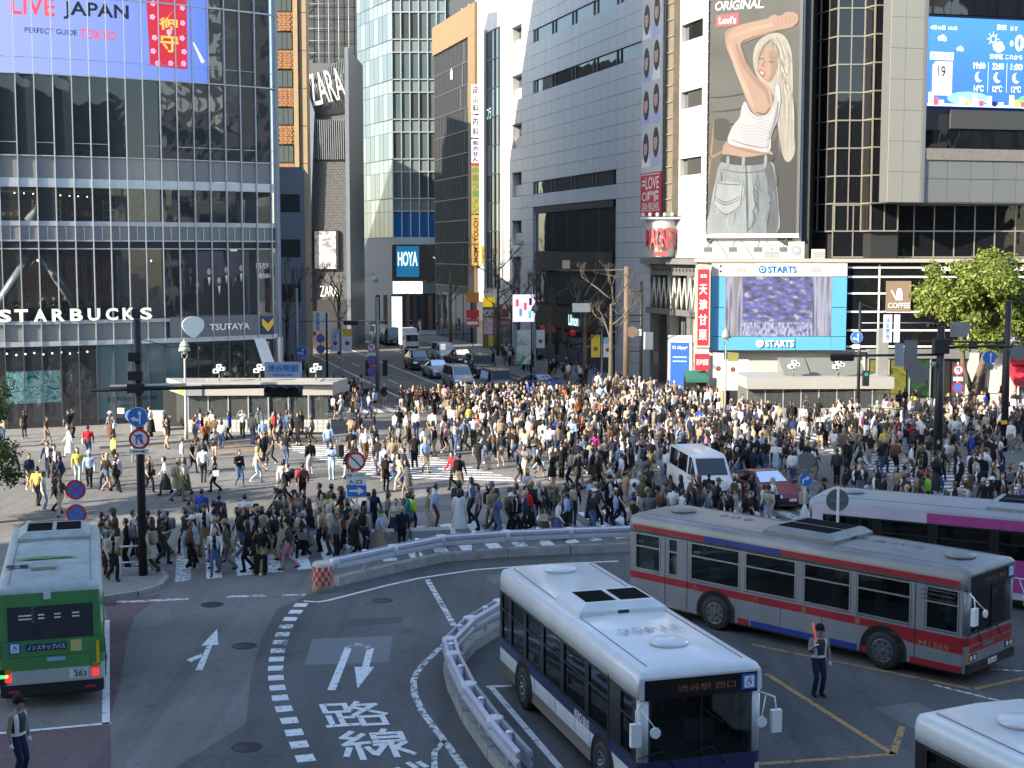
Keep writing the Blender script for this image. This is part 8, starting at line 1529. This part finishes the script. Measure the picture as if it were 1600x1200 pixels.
# --- people one can pick out in the picture: x, y, facing (degrees), spec, label
def S(pose, sex, sleeve, top, garm, bot, hair='short', hc='black', extra=None, ec='black', skin=0, shoe=0): return (pose, sex, sleeve, None, top, garm, bot, hair, hc, extra, ec, skin, shoe)
NAMED = [
 (-19.5, 57.2, 80, S('stroll', 'm', 'long', 'yellow', 'sweater', ('black', 'trousers')), 'person in yellow sweater and black trousers walking away behind the green bus'),
 (-17.9, 55.2, 250, S('walk', 'f', 'long', 'brown', 'cardigan', ('cream', 'trousers'), 'long', 'dark brown'), 'person with long dark hair in brown cardigan and cream trousers near no-stopping signs'),
 (-17.9, 61.4, 160, S('walk', 'm', 'long', 'beige', 'jacket', ('navy', 'trousers')), 'person in beige yellow jacket and navy trousers walking on the sunlit crossing'),
 (-19.5, 62.6, -75, S('stroll', 'f', 'long', 'yellow', 'shirt', ('mint', 'trousers'), 'bob', 'dark brown'), 'person in pale yellow shirt and mint trousers beside the white-capped one'),
 (-18.8, 62.0, -80, S('stroll', 'm', 'long', 'light blue', 'shirt', ('black', 'trousers'), 'cap', 'black', 'shoulder bag', 'white'), 'person in light blue shirt and white cap with a white bag'),
 (-21.6, 65.0, -95, S('walk', 'm', 'long', 'navy', 'jacket', ('navy', 'trousers')), 'person in a navy suit walking towards the bus station'),
 (-20.8, 63.5, -85, S('walk2', 'm', 'long', 'charcoal', 'jacket', ('charcoal', 'trousers')), 'person in a charcoal suit behind the yellow-shirted one'),
 (-21.5, 70.8, 100, S('stroll', 'm', 'long', 'red', 'jacket', ('denim blue', 'trousers'), 'short', 'black', 'shoulder bag', 'white'), 'person in bright red jacket and blue jeans with a white bag'),
 (-22.6, 71.4, 200, S('walk', 'f', 'long', 'white', 'cardigan', ('white', 'long skirt'), 'bob', 'brown'), 'person all in white next to the red jacket'),
 (-14.9, 60.0, 195, S('walk', 'f', 'long', 'white', 'sweater', ('charcoal', 'long skirt'), 'short', 'black'), 'person in white sweater and dark long skirt right of the tall mast'),
 (-14.0, 59.8, 170, S('walk', 'f', 'long', 'cream', 'sweater', ('olive', 'long skirt'), 'long', 'dark brown'), 'person in cream sweater and olive long skirt by the tall mast'),
 (-14.0, 63.2, 95, S('stroll', 'f', 'long', 'white', 'hoodie', ('charcoal', 'trousers')), 'person in a white hoodie walking away on the sunlit asphalt'),
 (-12.9, 60.7, 190, S('walk2', 'f', 'long', 'black', 'jacket', ('black', 'trousers'), 'bob', 'dark brown', 'shoulder bag', 'white'), 'person in black with a large white tote on the sunlit asphalt'),
 (-11.6, 63.2, 15, S('walk', 'f', 'short', 'cream', 'T-shirt', ('pale jeans', 'trousers'), 'long', 'blond', skin=0, shoe=1), 'person in cream T-shirt and pale jeans striding right of the black tote pair'),
 (-11.9, 66.3, 170, S('walk', 'f', 'short', 'black', 'T-shirt', ('charcoal', 'skirt'), 'bob', 'black', 'shoulder bag', 'beige'), 'person in black top and short skirt with a tan bag'),
 (-8.75, 58.2, 105, S('stroll', 'm', 'long', 'red', 'jacket', ('black', 'trousers'), 'short', 'black', 'backpack', 'black'), 'person in red and black jacket with a black backpack at the shadow edge'),
 (-8.3, 64.2, -90, S('phone', 'f', 'long', 'light blue', 'shirt', ('pale jeans', 'trousers'), 'long', 'dark brown', shoe=1), 'person in light blue shirt and wide pale jeans facing the camera'),
 (-5.35, 62.2, 5, S('walk2', 'm', 'short', 'white', 'T-shirt', ('denim blue', 'trousers'), 'short', 'black', shoe=1), 'person in white T-shirt and jeans left behind the red-ringed sign'),
 (-4.9, 61.0, 200, S('walk', 'f', 'long', 'cream', 'shirt', ('cream', 'trousers'), 'bob', 'dark brown'), 'person in cream shirt and cream wide trousers striding'),
 (-4.4, 59.0, 190, S('walk', 'f', 'long', 'grey', 'coat', ('grey', 'skirt'), 'long', 'black'), 'person in a short grey dress at the shadow edge'),
 (-2.3, 60.5, 60, S('stroll', 'm', 'long', 'charcoal', 'shirt', ('khaki', 'trousers'), 'short', 'black', 'backpack', 'black'), 'person in khaki trousers with a round black backpack'),
 (-6.9, 60.0, -5, S('stand', 'm', 'long', 'olive', 'sweater', ('black', 'trousers')), 'person in olive sweater standing behind the route sign plates'),
 (-13.4, 45.3, 95, S('stand', 'f', 'short', 'light blue', 'T-shirt', ('black', 'trousers'), 'short', 'black'), 'person in light blue sports shirt behind the white pipe fence'),
 (-9.7, 50.4, 85, S('stand', 'm', 'short', 'white', 'T-shirt', ('black', 'trousers')), 'person in plain white T-shirt and black trousers on the front crossing'),
 (-11.5, 51.5, 80, S('stand', 'm', 'long', 'royal blue', 'shirt', ('black', 'trousers')), 'person in royal blue shirt on the front crossing'),
 (-10.6, 50.3, 100, S('stand', 'm', 'short', 'purple', 'T-shirt', ('charcoal', 'trousers'), 'short', 'black', 'backpack', 'charcoal'), 'person in purple T-shirt with dark backpack on the front crossing'),
 (-11.7, 46.4, 10, S('lookphone', 'm', 'short', 'charcoal', 'T-shirt', ('charcoal', 'trousers'), 'cap', 'black', None, 'grey'), 'person in grey cap looking at a phone right of the tall mast'),
 (-10.6, 46.2, 200, S('stroll', 'f', 'long', 'light blue', 'jacket', ('black', 'trousers'), 'cap', 'black', 'shoulder bag', 'white'), 'person in white cap and pale denim jacket with black trousers'),
 (-10.0, 46.6, 20, S('walk', 'f', 'long', 'white', 'jacket', ('pink', 'trousers'), 'long', 'black'), 'person in wide pink trousers and pale jacket on the stripes'),
 (-9.3, 45.3, 185, S('walk', 'm', 'long', 'olive', 'jacket', ('grey', 'trousers'), 'cap', 'brown', None, 'beige'), 'person in olive jacket and beige cap on the stripes'),
 (-7.3, 45.6, 175, S('walk', 'f', 'long', 'charcoal', 'jacket', ('pink', 'trousers'), 'cap', 'black', None, 'black'), 'person in plaid jacket, pink trousers and black cap at the stripe end'),
 (-8.6, 45.3, 180, S('stroll', 'f', 'long', 'black', 'coat', ('black', 'trousers'), 'bob', 'dark brown'), 'person all in black pulling a black suitcase'),
 (-8.1, 46.7, 170, S('walk', 'm', 'long', 'charcoal', 'jacket', ('khaki', 'trousers'), 'cap', 'black', 'backpack', 'black'), 'person in charcoal jacket, khaki trousers and black cap on the stripes'),
 (-9.4, 57.6, 185, S('walk', 'm', 'long', 'black', 'jacket', ('charcoal', 'trousers'), 'short', 'grey', 'backpack', 'black'), 'grey-haired person in dark suit with a black backpack'),
 (-3.75, 50.6, 170, S('phone', 'm', 'long', 'teal', 'jacket', ('denim blue', 'trousers'), 'short', 'dark brown', 'backpack', 'lime'), 'person in teal jacket with a lime green backpack'),
 (-2.9, 52.4, 10, S('stand', 'm', 'long', 'light blue', 'shirt', ('brown', 'trousers')), 'person in pale blue shirt reaching over the crowd behind the lime backpack'),
 (-1.95, 51.3, 95, S('stand', 'f', 'long', 'white', 'coat', ('white', 'long skirt'), 'long', 'black'), 'person in a long white dress behind the guard rail'),
 (-5.9, 49.9, 200, S('stroll', 'f', 'long', 'light blue', 'sweater', ('black', 'long skirt'), 'long', 'brown', 'shoulder bag', 'cream'), 'person in pale blue sweater and black long skirt at the route sign'),
 (-4.6, 51.4, 5, S('stand', 'f', 'long', 'grey', 'sweater', ('black', 'trousers'), 'long', 'dark brown'), 'person in grey sweater with long dark hair left of the teal jacket'),
 (4.0, 68.0, 100, S('stand', 'f', 'long', 'magenta', 'hoodie', ('black', 'trousers'), 'short', 'black'), 'person in a bright magenta hoodie in the middle of the crowd'),
 (16.0, 56.3, 130, S('photo', 'f', 'long', 'pink', 'jacket', ('black', 'trousers'), 'hat', 'brown', None, 'beige'), 'person in coral pink jacket and hat raising an arm behind the pink bus'),
 (16.6, 55.6, 140, S('stand', 'm', 'long', 'lime', 'jacket', ('black', 'trousers'), 'cap', 'black', None, 'red'), 'person in lime jacket and red cap behind the pink bus'),
 (.6, 57.0, -60, S('phone', 'f', 'short', 'white', 'T-shirt', ('black', 'trousers'), 'long', 'brown'), 'person in white T-shirt with long brown hair near the white van'),
 (4.1, 58.0, 170, S('photo', 'f', 'short', 'white', 'T-shirt', ('black', 'trousers'), 'bun', 'brown'), 'person in white T-shirt holding up a phone left of the white van'),
 (5.6, 60.4, 85, S('stroll', 'm', 'long', 'grey', 'shirt', ('pale jeans', 'trousers'), 'short', 'black'), 'person in grey shirt and pale jeans beside the white van'),
 (-9.4, 71.5, 85, S('stroll', 'f', 'long', 'light blue', 'shirt', ('denim blue', 'trousers'), 'long', 'black'), 'person in light blue shirt and jeans at the left end of the sunlit stripes'),
 (3.2, 56.4, 95, S('stand', 'f', 'short', 'light blue', 'T-shirt', ('light blue', 'skirt'), 'bun', 'black'), 'child-sized person in a light blue dress'),
 (-24.5, 77.8, 5, S('stand', 'm', 'short', 'black', 'T-shirt', ('black', 'trousers'), 'short', 'black'), 'person in black T-shirt before the video wall'),
 (-20.2, 78.3, 180, S('phone', 'f', 'short', 'white', 'T-shirt', ('black', 'long skirt'), 'bun', 'black'), 'person in white top and black long skirt before the teal wall'),
 (-21.8, 76.0, 250, S('stroll', 'f', 'long', 'grey', 'cardigan', ('brown', 'long skirt'), 'hat', 'brown', 'shoulder bag', 'white'), 'person in grey cardigan and brown skirt before the teal wall'),
 (-15.2, 80.2 - 1.3, -90, S('photo', 'm', 'short', 'white', 'T-shirt', ('black', 'trousers')), 'person in white T-shirt raising both arms before the canopy glass'),
]
for x, y, a, sp, lb in NAMED: spots.append((x, y)); used.add(lb); make_person(x, y, R(a), sp, random.uniform(.95, 1.03) if 'child' not in lb else .72, label=lb)
# --- the rest of the crowd, by zones: (polygon, how many, minimum spacing, still share)
def inside(p, poly_):
    x, y = p; r_ = False; j = len(poly_) - 1
    for i in range(len(poly_)):
        xi, yi = poly_[i]; xj, yj = poly_[j]
        if (yi > y) != (yj > y) and x < (xj - xi) * (y - yi) / (yj - yi) + xi: r_ = not r_
        j = i
    return r_
ZONES = [([(-13.6, 43.4), (-11.4, 43.2), (-11.2, 45.4), (-12.2, 48.6), (-14.2, 48)], 12, .5, .6), ([(-11.6, 44.2), (-6.6, 45.4), (-4.2, 48.0), (-1, 49.8), (5.5, 50.4), (5.5, 53.6), (-1, 54), (-8, 52.8), (-12, 50)], 95, .5, .25), ([(3.0, 50.6), (9.6, 50.4), (12.2, 54), (9, 58), (3.5, 57)], 36, .5, .5),
         ([(-24, 56), (-19, 54.5), (-10, 57), (-6, 61), (-7, 72), (-16, 72), (-26, 68)], 24, 1.3, .1), ([(-30, 72), (-20, 72), (-19, 79), (-30, 78)], 8, 1.2, .4), ([(-19, 72.5), (-8, 76), (-8.4, 79), (-19, 78.6)], 26, .7, .6), ([(-8, 62), (-2, 58.5), (2, 60), (3, 70), (-3, 80), (-9, 78)], 66, .75, .15),
         ([(12.5, 50), (26, 47), (30, 58), (26, 66), (14, 62)], 120, .5, .3), ([(2, 60), (14, 62), (26, 68), (31, 84), (12, 85), (3, 80)], 430, .48, .3), ([(-3, 80), (3, 70), (3, 80), (12, 85), (9, 92), (4, 95.5), (-3, 95.5), (-8, 93)], 300, .46, .35), ([(-14.5, 84), (-9.4, 83), (-8, 96), (-10.8, 101), (-14.5, 98)], 62, .62, .6), ([(6.5, 93), (14, 87), (16, 91.5), (9.5, 97), (8, 101), (6, 101)], 46, .6, .6), ([(22, 83.5), (34, 84), (34, 91), (22, 91.5)], 30, .8, .4), ([(6.8, 102), (8.5, 102), (4.5, 116), (-2, 138), (-4, 138), (2, 118)], 34, .9, .5), ([(-17, 108), (-15.2, 108), (-21, 130), (-23, 130)], 16, .9, .5), ([(-18, 179), (-6, 179), (-6, 183), (-18, 183)], 14, .9, .5)]
rnd = random.Random(21); QUEUE = []
for zp, n, sp, still in ZONES:
    x0, x1 = min(p[0] for p in zp), max(p[0] for p in zp); y0, y1 = min(p[1] for p in zp), max(p[1] for p in zp); k = tries = 0
    while k < n and tries < n * 60:
        tries += 1; x, y = rnd.uniform(x0, x1), rnd.uniform(y0, y1)
        if k and rnd.random() < .55: x, y = spots[-1][0] + rnd.gauss(0, .7), spots[-1][1] + rnd.gauss(0, .7)
        if not inside((x, y), zp) or not free(x, y, min(sp, .46) if rnd.random() < .6 else sp): continue
        spots.append((x, y)); k += 1; QUEUE.append((x, y, rnd.random() < still))
QUEUE.sort(key=lambda p: p[0] ** 2 + p[1] ** 2)
NIND = 300 - len(NAMED) - 12; FAR = []
PAV = [([(-40, 41.2), (-11.05, 43.0), (-11.6, 45.2), (-40, 46)], .13), ([(-60, 70), (-34, 71.5), (-22, 74.5), (-15.5, 78.5), (-13.2, 84), (-14.6, 92), (-26, 132), (-60, 132)], .13), ([(6.8, 92), (9.5, 88), (14, 84.6), (26, 82.5), (60, 84), (60, 120), (14, 120), (-8, 175), (-13, 175)], .13), ([(-60, 178), (-2, 178), (-6, 200), (-60, 200)], .13)]
def gz(x, y): return next((h for p, h in PAV if inside((x, y), p)), 0.0)
for o in [o for o in col.objects if o.name.startswith('person')]: o.location.z = gz(o.location.x, o.location.y)
for x, y, st in QUEUE:
    if NIND > 0:
        for _ in range(60):
            sp = rand_spec(rnd, st); lb = describe(sp, x, y)
            if lb: break
        used.add(lb); a = rnd.choice([0, 180, 0, 180, 90, 270, 200, 340]) + rnd.gauss(0, 22); make_person(x, y, R(a), sp, rnd.uniform(.91, 1.06), gz(x, y), lb); NIND -= 1
    else: FAR.append((x, y, st))
# people behind the coffee-shop window
WINP = [(.15, 'white', 'm'), (.75, 'black', 'm'), (1.5, 'white', 'f'), (2.3, 'black', 'm'), (2.9, 'charcoal', 'm'), (3.55, 'black', 'm'), (4.5, 'charcoal', 'f'), (5.2, 'white', 'f'), (6.0, 'grey', 'f'), (7.0, 'beige', 'f'), (8.2, 'brown', 'f'), (9.0, 'white', 'm')]
for i, (s_, tp, sx) in enumerate(WINP):
    p = qc(s_, -1.25); make_person(p.x, p.y, R(-60 + 12 * (i % 3)), S(['photo', 'phone', 'stand'][i % 3], sx, 'short' if i % 4 else 'long', tp, 'T-shirt', ('black', 'trousers'), 'long' if sx == 'f' else 'short', ['black', 'dark brown', 'brown'][i % 3]), 1.0, 6.1, f'person in {tp} top behind the coffee shop window over the letter {"SSTARBUUCKSS"[i]}, {["taking a photo", "looking down", "standing"][i % 3]}', 'people in the coffee shop window')
# far crowd: one mass
b = MB(); PAL = list(CM.values()); PAL += list(HM.values()) + SKN; ix = {m.name: i for i, m in enumerate(PAL)}; hl_ = {s_: hair_mesh(s_, True) for s_ in ('short', 'long', 'bob')}
for x, y, st in FAR:
    pose, sex, sleeve, _, top, garm, bot, hair, hc, extra, ec, sk, sh = rand_spec(rnd, st); hair = hair if hair in hl_ else 'short'
    me, J = variant(pose, sex, sleeve, 'bare' if bot[1] == 'skirt' else 'trousers', True); a = rnd.random() * 6.28; h = rnd.uniform(.91, 1.06); c_, s_ = math.cos(a) * h, math.sin(a) * h; z0 = gz(x, y); k = len(b.v)
    b.v += [(x + v.co.x * c_ - v.co.y * s_, y + v.co.x * s_ + v.co.y * c_, z0 + v.co.z * h) for v in me.vertices]
    mi = [ix[m.name] for m in (SKN[sk], CM[top], CM[bot[0]], SHO[sh], SKN[sk], CM[top if garm != 'jacket' else 'white'])]
    for p in me.polygons: b.f.append(tuple(k + i for i in p.vertices)); b.m.append(mi[p.material_index]); b.sm.append(True)
    hb = hl_[hair]; k = len(b.v); hd = J['head']; b.v += [(x + (v[0] + hd.x) * c_ - v[1] * s_, y + (v[0] + hd.x) * s_ + v[1] * c_, z0 + (v[2] + hd.z) * h) for v in hb.v]
    for f_ in hb.f: b.f.append(tuple(k + i for i in f_)); b.m.append(ix[HM[hc].name]); b.sm.append(True)
tag(b.build('crowd', PAL), 'dense crowd filling the far half of the crossing', 'crowd', kind='stuff')
# --- two traffic guards in safety vests
VEST = mat('vest_white', (.62, .62, .60), .5); VDK = mat('vest_dark', (.02, .022, .025), .7); GUARD_TOP = mat('guard_shirt', (.22, .19, .16), .8); GLOVE = mat('glove_white', (.62, .64, .66), .7)
gm, gJ = person_mesh('person', 'guard', 'm', 'long', 'trousers', 1.08, .016, 6000, True)
gm2, gJ2 = person_mesh('person', 'stand', 'm', 'long', 'trousers', 1.08, .016, 6000, True)
def guard(x, y, rz, label, gm=gm, h=1.0):
    o = ob('person', gm, None, (x, y, 0), rz); o.scale = (h, h, h); setm(o, [SKN[1], GUARD_TOP, CM['navy'], CM['black'], GLOVE, GUARD_TOP]); ho = ob('cap', HAIRS['cap'], o, gJ['head']); setm(ho, [HM['black'], CM['black']]); tag(o, label, 'person', 'traffic guards')
    c = gJ['chest']; H = gJ['hip']; b = MB(); n = 22
    rows_ = [(H.z + .06, .130, .178), (H.z + .12, .132, .178), (H.z + .22, .130, .180), (c.z, .140, .20), (c.z + .08, .118, .205), (c.z + .125, .085, .17)]
    rg = [[(.012 + (z - H.z) * .03 + rx * math.cos(2 * math.pi * k / n), ry * math.sin(2 * math.pi * k / n), z) for k in range(n)] for z, rx, ry in rows_]; b.rings(rg, 0, False)
    for i in range(len(b.f)):
        r_, k = divmod(i, n); b.m[i] = 1 if r_ == 0 or k in (2, 3, 19, 18, 8, 9, 12, 13) else 0
    b.build('safety_vest', [VDK, VEST], o); return o
g1 = guard(7.2, 32.35, R(-75), 'traffic guard in a dark vest with white straps beside the silver bus'); g2 = guard(-9.75, 27.0, R(-20), 'traffic guard in cap and vest at the lower corner, under the green bus', gm2)
M_ = Matrix.LocRotScale(g1.location, g1.rotation_euler, None); w_, hd = gJ['arm', -1][2], gJ['hand', -1]; p0 = M_ @ ((w_ + hd) / 2 + Vector((.03, 0, -.02)))
t = thing('signal_baton', 'red light baton held upright by the traffic guard beside the silver bus', 'baton', p0); MB().cyl((0, 0, -.06), (0, 0, .1), .018, n=10).build('grip', RUBBER, t); MB().tube([(0, 0, .1), (-.02, 0, .35), (-.035, 0, .55), (-.036, 0, .57)], [.024, .024, .022, .008], 10).build('light_tube', mat('baton_red', (.7, .10, .07), .4, emit=.15), t); t.rotation_euler = (0, R(-8), 0)
# suitcases on the front crossing
def case(x, y, rz, m, label):
    t = thing('suitcase', label, 'suitcase', (x, y, .0), rz); MB().rings([[(a * s_, y_, .08 + c_ * s_ + .30 * (1 - s_)) for a, c_ in ((-.2, 0), (.2, 0), (.22, .05), (.22, .55), (.2, .6), (-.2, .6), (-.22, .55), (-.22, .05))] for y_, s_ in ((-.12, .92), (-.10, 1), (.10, 1), (.12, .92))], 0).build('shell', m, t)
    for a in (-.14, .14): MB().tube([(a * .8, .1, .66), (a * .8, .12, 1.0)], .01, 5).build('handle_rod', STEEL, t); MB().lathe([(.01, -.03), (.035, -.03), (.035, .03), (.01, .03)], a, 0, 8, 0, .04).build('wheel', RUBBER, t)
    MB().cyl((-.112, .12, 1.0), (.112, .12, 1.0), .014, n=6).build('handle', RUBBER, t)
case(-8.15, 44.9, R(15), CM['black'], 'black suitcase rolling at the near end of the front crossing'); case(-8.75, 70.9, R(60), CM['charcoal'], 'dark suitcase on the sunlit stripes by the jeans wearer'); case(-10.9, 47.6, R(80), CM['beige'], 'beige suitcase on the front crossing among the waiting group')
text('shirt_lettering', 'NIKE', .30, .11, CM['navy'], [o for o in col.objects if o.get('label', '').startswith('person in light blue sports shirt')][0], (-.128, 0, 1.26), rot=(R(90), 0, R(-90)), bold=.02)
bpy.data.scenes.remove(tmp)
